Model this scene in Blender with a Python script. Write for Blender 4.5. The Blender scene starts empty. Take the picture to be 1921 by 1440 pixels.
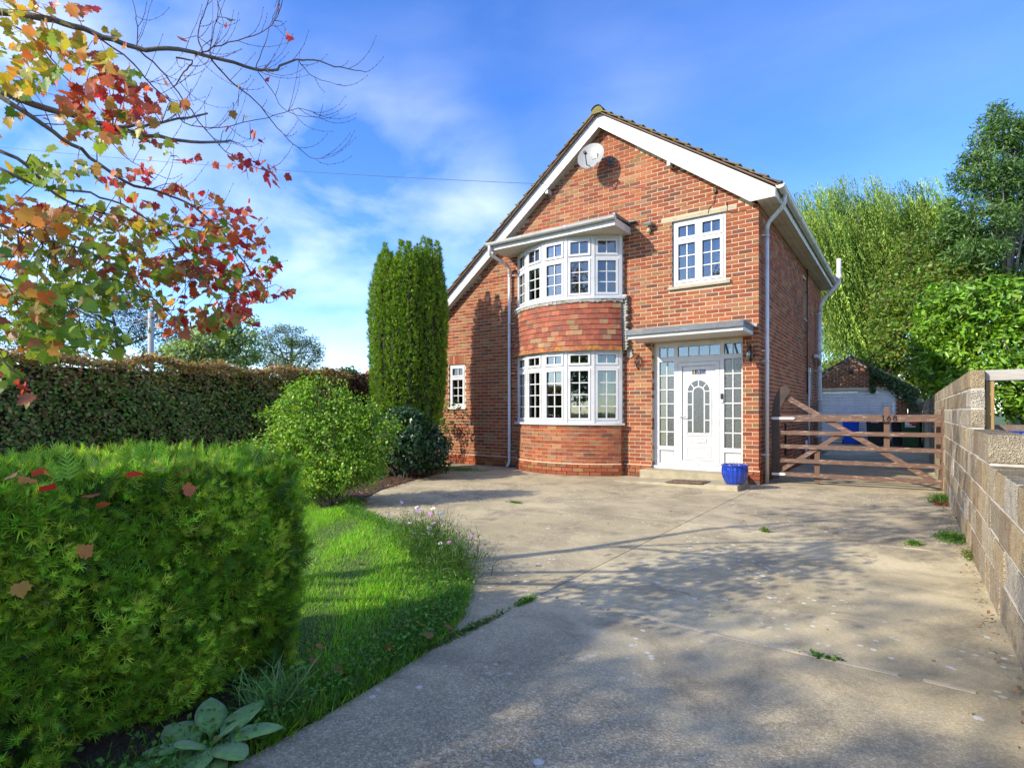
import bpy, bmesh, math, random
import numpy as np
from mathutils import Vector, Matrix

random.seed(7)
rng = np.random.default_rng(11)
SC = bpy.context.scene
COL = SC.collection

# ------------------------------------------------------------------ camera
CAMP = Vector((2.07, -10.17, 1.245))
YAW = math.atan((1703 - 960.5) / 1043.0)
FW = Vector((-math.sin(YAW), math.cos(YAW), 0.0))
RT = Vector((math.cos(YAW), math.sin(YAW), 0.0))
cam = bpy.data.cameras.new("camera")
cam_ob = bpy.data.objects.new("camera", cam)
COL.objects.link(cam_ob)
cam_ob.location = CAMP
cam_ob.rotation_euler = (math.radians(90), 0, YAW)
cam.sensor_width = 36.0
cam.lens = 1043.0 / 1921.0 * 36.0
cam.shift_y = 52.0 / 1921.0
cam.clip_start = 0.05
cam.clip_end = 2000.0
SC.camera = cam_ob

# ------------------------------------------------------------------ world, sun, exposure
SUN = Vector((-0.60, -1.0, 0.66)).normalized()          # towards the sun
SUN_EL = math.asin(SUN.z)
SUN_AZ = math.atan2(SUN.x, SUN.y)
world = bpy.data.worlds.new("World")
SC.world = world
world.use_nodes = True
wn, wl = world.node_tree.nodes, world.node_tree.links
wn.clear()
w_out = wn.new("ShaderNodeOutputWorld")
w_bg = wn.new("ShaderNodeBackground")
w_bg.inputs["Strength"].default_value = 0.15
sky = wn.new("ShaderNodeTexSky")
sky.sky_type = 'NISHITA'
sky.sun_disc = False
sky.sun_elevation = SUN_EL
sky.sun_rotation = SUN_AZ % (2 * math.pi)
sky.altitude = 50
sky.air_density = 0.85
sky.dust_density = 0.1
sky.ozone_density = 3.5
hsv = wn.new("ShaderNodeHueSaturation")
hsv.inputs["Saturation"].default_value = 1.22
hsv.inputs["Hue"].default_value = 0.513
hsv.inputs["Value"].default_value = 0.88
wl.new(sky.outputs[0], hsv.inputs["Color"])
w_tc = wn.new("ShaderNodeTexCoord")
w_map = wn.new("ShaderNodeMapping")
w_map.inputs["Rotation"].default_value = (0.0, 0.0, math.radians(35))
w_map.inputs["Scale"].default_value = (1.0, 2.2, 3.4)
wl.new(w_tc.outputs["Generated"], w_map.inputs["Vector"])
w_n1 = wn.new("ShaderNodeTexNoise")
w_n1.inputs["Scale"].default_value = 2.3
w_n1.inputs["Detail"].default_value = 7
w_n1.inputs["Roughness"].default_value = 0.52
w_n1.inputs["Distortion"].default_value = 0.35
w_n1.noise_dimensions = '4D'
w_n1.inputs["W"].default_value = 3.1
wl.new(w_map.outputs[0], w_n1.inputs["Vector"])
w_cr = wn.new("ShaderNodeValToRGB")
w_cr.color_ramp.elements[0].position = 0.36
w_cr.color_ramp.elements[1].position = 0.64
wl.new(w_n1.outputs["Fac"], w_cr.inputs["Fac"])
w_mul = wn.new("ShaderNodeMath"); w_mul.operation = 'MULTIPLY'
wl.new(w_cr.outputs[0], w_mul.inputs[0])
# the cloud banks stand in a few parts of the sky; faint wisps elsewhere
bank = None
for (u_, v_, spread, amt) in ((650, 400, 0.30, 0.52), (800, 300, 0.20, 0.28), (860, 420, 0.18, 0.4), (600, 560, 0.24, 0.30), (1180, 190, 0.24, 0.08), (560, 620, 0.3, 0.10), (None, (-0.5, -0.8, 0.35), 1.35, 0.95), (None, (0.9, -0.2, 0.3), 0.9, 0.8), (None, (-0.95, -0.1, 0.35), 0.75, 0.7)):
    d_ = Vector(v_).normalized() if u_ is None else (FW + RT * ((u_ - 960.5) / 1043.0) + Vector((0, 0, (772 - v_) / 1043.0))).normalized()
    dt = wn.new("ShaderNodeVectorMath"); dt.operation = 'DISTANCE'
    dt.inputs[1].default_value = d_
    wl.new(w_tc.outputs["Generated"], dt.inputs[0])
    mr = wn.new("ShaderNodeMapRange"); mr.interpolation_type = 'SMOOTHSTEP'
    mr.inputs["From Min"].default_value = 0.0; mr.inputs["From Max"].default_value = spread
    mr.inputs["To Min"].default_value = amt; mr.inputs["To Max"].default_value = 0.0
    wl.new(dt.outputs["Value"], mr.inputs["Value"])
    if bank is None: bank = mr.outputs[0]
    else:
        mx = wn.new("ShaderNodeMath"); mx.operation = 'MAXIMUM'
        wl.new(bank, mx.inputs[0]); wl.new(mr.outputs[0], mx.inputs[1]); bank = mx.outputs[0]
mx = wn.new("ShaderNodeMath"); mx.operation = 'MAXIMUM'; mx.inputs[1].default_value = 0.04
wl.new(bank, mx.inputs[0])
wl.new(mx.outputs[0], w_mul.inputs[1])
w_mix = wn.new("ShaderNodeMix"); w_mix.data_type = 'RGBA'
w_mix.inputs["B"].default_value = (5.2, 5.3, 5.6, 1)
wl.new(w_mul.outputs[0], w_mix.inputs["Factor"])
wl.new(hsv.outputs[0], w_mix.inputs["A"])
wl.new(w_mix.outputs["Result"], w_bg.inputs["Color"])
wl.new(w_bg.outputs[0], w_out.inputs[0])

sun = bpy.data.lights.new("sun", 'SUN')
sun.energy = 2.35
sun.angle = math.radians(0.53)
sun.color = (1.0, 0.915, 0.77)
sun_ob = bpy.data.objects.new("sun", sun)
COL.objects.link(sun_ob)
sun_ob.rotation_euler = SUN.to_track_quat('Z', 'Y').to_euler()
sun_ob.location = (0, 0, 20)

SC.render.engine = 'CYCLES'
SC.cycles.use_denoising = True
SC.cycles.denoising_prefilter = 'NONE'
SC.cycles.use_adaptive_sampling = False
SC.cycles.max_bounces = 7
SC.cycles.transparent_max_bounces = 12
SC.cycles.sample_clamp_indirect = 8
SC.view_settings.view_transform = 'Standard'
SC.view_settings.look = 'None'
SC.view_settings.exposure = 1.5
SC.view_settings.gamma = 1.0
SC.view_settings.use_curve_mapping = False


def at(u, v, s):
    """photo pixel (1921 wide) + distance along the view axis -> world point"""
    p = CAMP + FW * s + RT * ((u - 960.5) / 1043.0 * s)
    p.z = CAMP.z + (772.0 - v) * s / 1043.0
    return p


def pix(p):
    d = Vector(p) - CAMP
    s = d.dot(FW)
    if s < 0.05:
        return (-9999, -9999, s)
    return (960.5 + 1043 * d.dot(RT) / s, 772 - 1043 * d.z / s, s)


# ------------------------------------------------------------------ object helpers
def tag(o, label=None, cat=None, group=None, kind=None):
    if label: o["label"] = label
    if cat: o["category"] = cat
    if group: o["group"] = group
    if kind: o["kind"] = kind
    return o


def empty(name, loc=(0, 0, 0), rz=0.0, label=None, cat=None, group=None):
    o = bpy.data.objects.new(name, None)
    o.empty_display_size = 0.2
    COL.objects.link(o)
    o.location = loc
    o.rotation_euler = (0, 0, rz)
    return tag(o, label, cat, group)


def link_mesh(name, me, parent=None, loc=None):
    o = bpy.data.objects.new(name, me)
    COL.objects.link(o)
    if parent is not None:
        o.parent = parent
    if loc is not None:
        o.location = loc
    return o


def children(o):
    return [c for c in bpy.data.objects if c.parent is o]


def copy_tree(o, parent=None, kids=None):
    kids = kids or {}
    c = o.copy()
    COL.objects.link(c)
    c.parent = parent
    for ch in children(o):
        copy_tree(ch, c)
    return c


class MB:
    """collects shapes, builds one mesh object"""
    def __init__(s):
        s.v, s.f, s.t, s.sm = [], [], [], []

    def add(s, vs, fs, tint=(1, 1, 1), smooth=False):
        b = len(s.v)
        s.v.extend([tuple(p) for p in vs])
        for f in fs:
            s.f.append(tuple(b + i for i in f))
            s.t.append(tint)
            s.sm.append(smooth)

    def box(s, x0, x1, y0, y1, z0, z1, tint=(1, 1, 1), M=None):
        vs = [Vector(p) for p in ((x0, y0, z0), (x1, y0, z0), (x1, y1, z0), (x0, y1, z0), (x0, y0, z1), (x1, y0, z1), (x1, y1, z1), (x0, y1, z1))]
        if M is not None: vs = [M @ p for p in vs]
        s.add(vs, [(0, 3, 2, 1), (4, 5, 6, 7), (0, 1, 5, 4), (1, 2, 6, 5), (2, 3, 7, 6), (3, 0, 4, 7)], tint)

    def fbox(s, o, ax, up, nr, w, h, d, tint=(1, 1, 1)):
        """box with lower-left-back corner o, width along ax, height along up, depth along nr"""
        o, ax, up, nr = Vector(o), Vector(ax), Vector(up), Vector(nr)
        vs = [o, o + ax * w, o + ax * w + nr * d, o + nr * d]
        vs = vs + [p + up * h for p in vs]
        q = [(0, 3, 2, 1), (4, 5, 6, 7), (0, 1, 5, 4), (1, 2, 6, 5), (2, 3, 7, 6), (3, 0, 4, 7)]
        if ax.cross(nr).dot(up) < 0: q = [f[::-1] for f in q]
        s.add(vs, q, tint)

    def prism(s, poly, a, b, M=None, tint=(1, 1, 1), axis='y'):
        """2-D polygon (x,z) extruded y=a..b (axis y) or (x,y) extruded z (axis z)"""
        n = len(poly)
        if axis == 'y':
            vs = [Vector((p[0], a, p[1])) for p in poly] + [Vector((p[0], b, p[1])) for p in poly]
        elif axis == 'x':
            vs = [Vector((a, p[0], p[1])) for p in poly] + [Vector((b, p[0], p[1])) for p in poly]
        else:
            vs = [Vector((p[0], p[1], a)) for p in poly] + [Vector((p[0], p[1], b)) for p in poly]
        if M is not None: vs = [M @ p for p in vs]
        fs = [tuple(range(n)), tuple(range(2 * n - 1, n - 1, -1))]
        fs += [(i, i + n, (i + 1) % n + n, (i + 1) % n) for i in range(n)]
        s.add(vs, fs, tint)

    def tube(s, pts, rad, n=8, tint=(1, 1, 1), cap=True, smooth=True):
        pts = [Vector(p) for p in pts]
        m = len(pts)
        rs = rad if isinstance(rad, (list, tuple)) else [rad] * m
        vs = []
        ref = None
        for i, p in enumerate(pts):
            d = (pts[min(i + 1, m - 1)] - pts[max(i - 1, 0)])
            if d.length < 1e-9: d = Vector((0, 0, 1))
            d.normalize()
            if ref is None:
                ref = Vector((0, 0, 1)) if abs(d.z) < 0.9 else Vector((1, 0, 0))
            a = (ref - d * ref.dot(d))
            if a.length < 1e-6: a = d.orthogonal()
            a.normalize()
            ref = a
            b = d.cross(a)
            for k in range(n):
                t = 2 * math.pi * k / n
                vs.append(p + (a * math.cos(t) + b * math.sin(t)) * rs[i])
        fs = []
        for i in range(m - 1):
            for k in range(n):
                k2 = (k + 1) % n
                fs.append((i * n + k, i * n + k2, (i + 1) * n + k2, (i + 1) * n + k))
        base = len(s.f)
        s.add(vs, fs, tint, smooth)
        if cap:
            b0 = len(s.v) - len(vs)
            for f in (tuple(range(n))[::-1], tuple(range((m - 1) * n, m * n))):
                s.f.append(tuple(b0 + i for i in f)); s.t.append(tint); s.sm.append(False)

    def lathe(s, prof, c=(0, 0, 0), n=24, tint=(1, 1, 1), flute=0, depth=0.0, smooth=True):
        c = Vector(c)
        vs = []
        for (r, z) in prof:
            for k in range(n):
                t = 2 * math.pi * k / n
                rr = r * (1 - depth * (0.5 + 0.5 * math.cos(flute * t))) if flute else r
                vs.append(c + Vector((rr * math.cos(t), rr * math.sin(t), z)))
        fs = []
        for i in range(len(prof) - 1):
            for k in range(n):
                k2 = (k + 1) % n
                fs.append((i * n + k, i * n + k2, (i + 1) * n + k2, (i + 1) * n + k))
        s.add(vs, fs, tint, smooth)

    def build(s, name, m, parent=None, loc=None, kind=None, label=None, bevel=0):
        me = bpy.data.meshes.new(name)
        me.from_pydata(s.v, [], s.f)
        if m is not None: me.materials.append(m)
        a = me.attributes.new("tint", 'FLOAT_COLOR', 'FACE')
        arr = np.ones((len(s.f), 4), dtype=np.float32)
        if s.t: arr[:, :3] = np.array(s.t, dtype=np.float32)
        a.data.foreach_set("color", arr.ravel())
        me.polygons.foreach_set("use_smooth", s.sm)
        me.update()
        o = link_mesh(name, me, parent, loc)
        if kind: o["kind"] = kind
        if label: o["label"] = label
        if bevel:
            b = o.modifiers.new("bevel", 'BEVEL'); b.width = bevel; b.segments = 2; b.limit_method = 'ANGLE'
        return o


def np_mesh(name, V, F, tint, m, parent=None, kind=None, smooth=False):
    """V (n,3) F (m,k) tint (m,3)"""
    V = np.asarray(V, dtype=np.float32); F = np.asarray(F, dtype=np.int32)
    me = bpy.data.meshes.new(name)
    me.vertices.add(len(V)); me.vertices.foreach_set("co", V.ravel())
    k = F.shape[1]
    me.loops.add(F.size); me.loops.foreach_set("vertex_index", F.ravel())
    me.polygons.add(len(F))
    me.polygons.foreach_set("loop_start", np.arange(0, F.size, k, dtype=np.int32))
    if smooth: me.polygons.foreach_set("use_smooth", np.ones(len(F), dtype=bool))
    a = me.attributes.new("tint", 'FLOAT_COLOR', 'FACE')
    arr = np.ones((len(F), 4), dtype=np.float32); arr[:, :3] = tint
    a.data.foreach_set("color", arr.ravel())
    if m is not None: me.materials.append(m)
    me.update(calc_edges=True)
    o = link_mesh(name, me, parent)
    if kind: o["kind"] = kind
    return o


def norm(a):
    return a / np.maximum(np.linalg.norm(a, axis=-1, keepdims=True), 1e-9)


def frames(N, spin=None):
    """rotation matrices whose local z = N, local x random spin; returns (n,3,3) columns x,y,z"""
    N = norm(N)
    n = len(N)
    r = rng.normal(size=(n, 3)) if spin is None else spin
    X = norm(r - (r * N).sum(1, keepdims=True) * N)
    Y = np.cross(N, X)
    return np.stack([X, Y, N], axis=2)


def scatter(name, T, TF, P, R, S, tint, m, parent=None, kind='stuff', join=None):
    """copies of template T (k,3) / faces TF at P with frames R, scale S (n,) or (n,3); joined mesh"""
    P = np.asarray(P); n = len(P); k = len(T)
    S = np.asarray(S)
    if S.ndim == 1: S = np.repeat(S[:, None], 3, 1)
    L = T[None, :, :] * S[:, None, :]
    V = np.einsum('nij,nkj->nki', R, L) + P[:, None, :]
    F = TF[None, :, :] + (np.arange(n) * k)[:, None, None]
    tt = np.repeat(tint[:, None, :], len(TF), 1).reshape(-1, 3)
    out = (V.reshape(-1, 3), F.reshape(-1, TF.shape[1]), tt)
    if name is None: return out
    return np_mesh(name, *out, m, parent, kind)


def merge(parts):
    V, F, T, b = [], [], [], 0
    for v, f, t in parts:
        V.append(v); F.append(f + b); T.append(t); b += len(v)
    return np.concatenate(V), np.concatenate(F), np.concatenate(T)


def vtint(n, base, dv=0.2, dh=0.1, alt=None, frac=0.0):
    """n colours round base with brightness spread dv and channel spread dh; alt colours mixed for a fraction"""
    base = np.array(base, dtype=float)
    c = np.repeat(base[None, :], n, 0)
    if alt is not None:
        alt = np.atleast_2d(np.array(alt, dtype=float))
        pick = rng.random(n) < frac
        w = rng.random((n, 1)) * 0.6 + 0.4
        c2 = alt[rng.integers(0, len(alt), n)]
        c = np.where(pick[:, None], c * (1 - w) + c2 * w, c)
    c = c * (1 + rng.normal(size=(n, 1)) * dv) * (1 + rng.normal(size=(n, 3)) * dh)
    return np.clip(c, 0.003, 0.95)


# ------------------------------------------------------------------ materials
MATS = {}


class NT:
    def __init__(s, name):
        s.m = bpy.data.materials.new(name); s.m.use_nodes = True
        s.n, s.l = s.m.node_tree.nodes, s.m.node_tree.links
        s.n.clear()
        s.out = s.n.new("ShaderNodeOutputMaterial")
        s.b = s.n.new("ShaderNodeBsdfPrincipled")
        s.l.new(s.b.outputs[0], s.out.inputs[0])
        MATS[name] = s.m

    def pos(s):
        if not hasattr(s, "_p"):
            s._p = s.n.new("ShaderNodeNewGeometry").outputs["Position"]
        return s._p

    def mapped(s, scale, rot=(0, 0, 0), src=None):
        mp = s.n.new("ShaderNodeMapping"); mp.inputs["Scale"].default_value = scale; mp.inputs["Rotation"].default_value = rot
        s.l.new(src or s.pos(), mp.inputs["Vector"]); return mp.outputs[0]

    def noise(s, scale, detail=4, rough=0.55, vec=None, dist=0.0):
        t = s.n.new("ShaderNodeTexNoise"); t.inputs["Scale"].default_value = scale
        t.inputs["Detail"].default_value = detail; t.inputs["Roughness"].default_value = rough
        t.inputs["Distortion"].default_value = dist
        s.l.new(vec or s.pos(), t.inputs["Vector"]); return t.outputs["Fac"]

    def voro(s, scale, vec=None, feature='F1', rand=1.0):
        t = s.n.new("ShaderNodeTexVoronoi"); t.inputs["Scale"].default_value = scale; t.feature = feature
        t.inputs["Randomness"].default_value = rand
        s.l.new(vec or s.pos(), t.inputs["Vector"]); return t.outputs["Distance"], (t.outputs["Color"] if feature != 'DISTANCE_TO_EDGE' else None)

    def ramp(s, fac, stops):
        r = s.n.new("ShaderNodeValToRGB")
        el = r.color_ramp.elements
        while len(el) < len(stops): el.new(0.5)
        for e, (p, c) in zip(el, stops):
            e.position = p
            e.color = (c, c, c, 1) if isinstance(c, (int, float)) else (*c, 1)
        s.l.new(fac, r.inputs[0]); return r.outputs[0]

    def mix(s, fac, a, b, mode='MIX'):
        x = s.n.new("ShaderNodeMix"); x.data_type = 'RGBA'; x.blend_type = mode
        for inp, val in (("Factor", fac), ("A", a), ("B", b)):
            sock = x.inputs[inp]
            if inp != "Factor": sock = [i for i in x.inputs if i.name == inp and i.type == 'RGBA'][0]
            if hasattr(val, "is_output") or hasattr(val, "links"): s.l.new(val, sock)
            elif isinstance(val, (int, float)): sock.default_value = val if inp == "Factor" else (val, val, val, 1)
            else: sock.default_value = (*val, 1)
        return [o for o in x.outputs if o.type == 'RGBA'][0]

    def math(s, op, a, b=0.0):
        x = s.n.new("ShaderNodeMath"); x.operation = op
        for i, val in enumerate((a, b)):
            if hasattr(val, "links"): s.l.new(val, x.inputs[i])
            else: x.inputs[i].default_value = val
        return x.outputs[0]

    def tint(s):
        a = s.n.new("ShaderNodeAttribute"); a.attribute_name = "tint"; return a.outputs["Color"]

    def base(s, c):
        if hasattr(c, "links"): s.l.new(c, s.b.inputs["Base Color"])
        else: s.b.inputs["Base Color"].default_value = (*c, 1)

    def rough(s, r):
        if hasattr(r, "links"): s.l.new(r, s.b.inputs["Roughness"])
        else: s.b.inputs["Roughness"].default_value = r

    def bump(s, h, strength=0.5, dist=0.01):
        b = s.n.new("ShaderNodeBump"); b.inputs["Strength"].default_value = strength; b.inputs["Distance"].default_value = dist
        s.l.new(h, b.inputs["Height"]); s.l.new(b.outputs[0], s.b.inputs["Normal"]); return b


def leaf_mat(name, rough=0.5, trans=0.35, gain=(1.25, 1.35, 0.6), spec=0.4):
    t = NT(name)
    tin = t.tint()
    nz = t.noise(9.0, 3)
    c = t.mix(1.0, tin, t.ramp(nz, [(0.25, 0.78), (0.75, 1.2)]), 'MULTIPLY')
    t.base(c); t.rough(rough)
    t.b.inputs["Specular IOR Level"].default_value = spec
    tr = t.n.new("ShaderNodeBsdfTranslucent")
    c2 = t.mix(1.0, c, gain, 'MULTIPLY')
    t.l.new(c2, tr.inputs[0])
    ms = t.n.new("ShaderNodeMixShader"); ms.inputs[0].default_value = trans
    t.l.new(t.b.outputs[0], ms.inputs[1]); t.l.new(tr.outputs[0], ms.inputs[2])
    t.l.new(ms.outputs[0], t.out.inputs[0])
    return t.m


M_LEAF = leaf_mat("leaf")
M_GLOSSY_LEAF = leaf_mat("glossy_leaf", rough=0.38, trans=0.28, spec=0.45)
M_NEEDLE = leaf_mat("needle", rough=0.55, trans=0.32, spec=0.3)
M_MAPLE = leaf_mat("maple_leaf", rough=0.45, trans=0.42, gain=(1.35, 1.15, 0.8))
M_GRASS = leaf_mat("grass_blade", rough=0.5, trans=0.4, gain=(1.2, 1.35, 0.5))


def simple(name, col, rough=0.5, nscale=6.0, nvar=0.12, bump=0.0, bscale=40, metal=0.0, tinted=False, coat=0.0, dirt=None, dscale=2.0, spec=0.5):
    t = NT(name)
    n1 = t.noise(nscale, 5)
    r = t.ramp(n1, [(0.3, 1 - nvar), (0.7, 1 + nvar)])
    base = t.mix(1.0, col, t.tint(), 'MULTIPLY') if tinted else col
    c = t.mix(1.0, base, r, 'MULTIPLY')
    if dirt is not None:
        f = t.ramp(t.noise(dscale, 6, 0.65), [(0.52, 0.0), (0.75, 0.75)])
        c = t.mix(f, c, dirt)
    t.base(c)
    t.rough(t.ramp(t.noise(nscale * 2.3, 3), [(0.2, max(0.02, rough - 0.08)), (0.8, min(1, rough + 0.1))]))
    t.b.inputs["Metallic"].default_value = metal
    t.b.inputs["Specular IOR Level"].default_value = spec
    if coat: t.b.inputs["Coat Weight"].default_value = coat
    if bump: t.bump(t.noise(bscale, 4), bump, 0.005)
    return t.m


M_UPVC = simple("white_plastic", (0.6, 0.6, 0.59), 0.28, 1.3, 0.05, dirt=(0.42, 0.41, 0.36), dscale=3.6)
M_UPVC_OLD = simple("weathered_white_plastic", (0.6, 0.59, 0.56), 0.4, 2.5, 0.09, dirt=(0.42, 0.41, 0.35), dscale=5.0)
M_BARGE = simple("white_painted_board", (0.57, 0.56, 0.54), 0.45, 1.5, 0.05, dirt=(0.40, 0.385, 0.33), dscale=3.2)
M_SOFFIT = simple("soffit_board", (0.62, 0.6, 0.52), 0.5, 2.5, 0.08, dirt=(0.35, 0.33, 0.26), dscale=3.0)
M_BLACK_METAL = simple("black_iron", (0.018, 0.016, 0.016), 0.45, 20, 0.3, metal=0.2)
M_DARK_TRIM = simple("dark_grey_flashing", (0.10, 0.115, 0.13), 0.4, 5, 0.15, dirt=(0.25, 0.26, 0.25), dscale=6)
M_CEMENT = simple("cement_fillet", (0.36, 0.345, 0.30), 0.9, 12, 0.2, bump=0.8, bscale=60, dirt=(0.16, 0.155, 0.13), dscale=11)
M_STONE_SILL = simple("stone_sill", (0.42, 0.37, 0.25), 0.85, 9, 0.18, bump=0.5, bscale=80, dirt=(0.2, 0.19, 0.12), dscale=9)
M_DISH = simple("dish_grey", (0.3, 0.3, 0.29), 0.45, 7, 0.1, dirt=(0.3, 0.29, 0.26), dscale=12)
M_DARK = simple("dark_interior", (0.05, 0.045, 0.04), 0.9, 1, 0.2)
M_ROOM = simple("room_wall", (0.30, 0.28, 0.22), 0.9, 1, 0.1)
M_BROWN_WOOD = None


def m_brick():
    t = NT("brick")
    tin = t.tint()
    g = t.noise(34, 5, 0.62)
    c = t.mix(1.0, tin, t.ramp(g, [(0.2, 0.68), (0.8, 1.34)]), 'MULTIPLY')
    # creased wire-cut streaks and pale salts
    st = t.noise(10, 3, 0.6, t.mapped((9, 9, 1.2)))
    c = t.mix(t.ramp(st, [(0.60, 0.0), (0.78, 0.35)]), c, (0.40, 0.26, 0.13))
    salt = t.noise(1.3, 6, 0.7)
    c = t.mix(t.ramp(salt, [(0.6, 0.0), (0.78, 0.35)]), c, (0.40, 0.31, 0.25))
    dk = t.noise(2.6, 5, 0.65)
    c = t.mix(t.ramp(dk, [(0.60, 0.0), (0.8, 0.55)]), c, (0.12, 0.07, 0.045))
    c = t.mix(1.0, c, t.ramp(t.noise(0.7, 4, 0.6), [(0.3, 0.82), (0.7, 1.16)]), 'MULTIPLY')
    run = t.noise(1.0, 4, 0.6, t.mapped((5.5, 5.5, 0.45)))
    c = t.mix(t.ramp(run, [(0.58, 0.0), (0.74, 0.45)]), c, (0.14, 0.075, 0.05))
    t.base(c); t.rough(0.85); t.b.inputs["Specular IOR Level"].default_value = 0.25
    t.bump(t.noise(90, 4, 0.7), 0.55, 0.006)
    return t.m


def m_mortar():
    t = NT("mortar")
    c = t.ramp(t.noise(3.0, 6, 0.65), [(0.25, (0.50, 0.38, 0.245)), (0.6, (0.58, 0.455, 0.30)), (0.85, (0.44, 0.35, 0.25))])
    c = t.mix(1.0, c, t.ramp(t.noise(70, 3), [(0.2, 0.8), (0.8, 1.15)]), 'MULTIPLY')
    t.base(c); t.rough(0.95); t.bump(t.noise(160, 3), 0.5, 0.004)
    return t.m


def m_tile():
    t = NT("clay_tile")
    tin = t.tint()
    c = t.mix(1.0, tin, t.ramp(t.noise(22, 5, 0.6), [(0.2, 0.7), (0.8, 1.3)]), 'MULTIPLY')
    li = t.noise(7, 6, 0.7)
    c = t.mix(t.ramp(li, [(0.58, 0.0), (0.72, 0.6)]), c, (0.40, 0.27, 0.12))
    # orange lichen low on the apron
    z = t.n.new("ShaderNodeSeparateXYZ"); t.l.new(t.pos(), z.inputs[0])
    low = t.math('LESS_THAN', z.outputs["Z"], 2.54)
    lf = t.math('MULTIPLY', t.ramp(t.noise(9, 5), [(0.45, 0.0), (0.65, 0.85)]), low)
    c = t.mix(lf, c, (0.42, 0.20, 0.02))
    t.base(c); t.rough(0.8); t.bump(t.noise(70, 3), 0.4, 0.004)
    return t.m


def m_roof():
    t = NT("mossy_roof_tile")
    c = t.mix(1.0, t.tint(), t.ramp(t.noise(18, 6, 0.7), [(0.25, 0.6), (0.8, 1.4)]), 'MULTIPLY')
    c = t.mix(t.ramp(t.noise(4.5, 6, 0.7), [(0.45, 0.0), (0.62, 0.85)]), c, (0.22, 0.19, 0.045))
    t.base(c); t.rough(0.95); t.bump(t.noise(45, 5, 0.7), 1.0, 0.02)
    return t.m


def m_block():
    t = NT("concrete_block")
    tin = t.tint()
    v, vc = t.voro(120)
    ag = t.noise(55, 4, 0.7)
    c = t.mix(1.0, tin, t.ramp(ag, [(0.25, 0.6), (0.75, 1.5)]), 'MULTIPLY')
    c = t.mix(t.ramp(t.noise(8, 7, 0.75), [(0.5, 0.0), (0.68, 0.7)]), c, (0.17, 0.13, 0.07))
    c = t.mix(t.ramp(t.noise(5, 7, 0.75), [(0.56, 0.0), (0.7, 0.5)]), c, (0.42, 0.38, 0.31))
    gn = t.n.new("ShaderNodeSeparateXYZ"); t.l.new(t.n.new("ShaderNodeNewGeometry").outputs["Normal"], gn.inputs[0])
    c = t.mix(t.math("MULTIPLY", t.ramp(gn.outputs["Z"], [(0.5, 0.0), (0.9, 1.0)]), t.ramp(t.noise(16, 6, 0.75), [(0.3, 0.25), (0.6, 0.95)])), c, (0.13, 0.10, 0.045))
    c = t.mix(t.ramp(t.noise(28, 4, 0.75), [(0.58, 0.0), (0.66, 0.6)]), c, (0.22, 0.15, 0.07))
    t.base(c); t.rough(0.95)
    h = t.math('ADD', ag, t.math('MULTIPLY', v, 1.2))
    t.bump(h, 1.0, 0.012)
    return t.m


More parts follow.
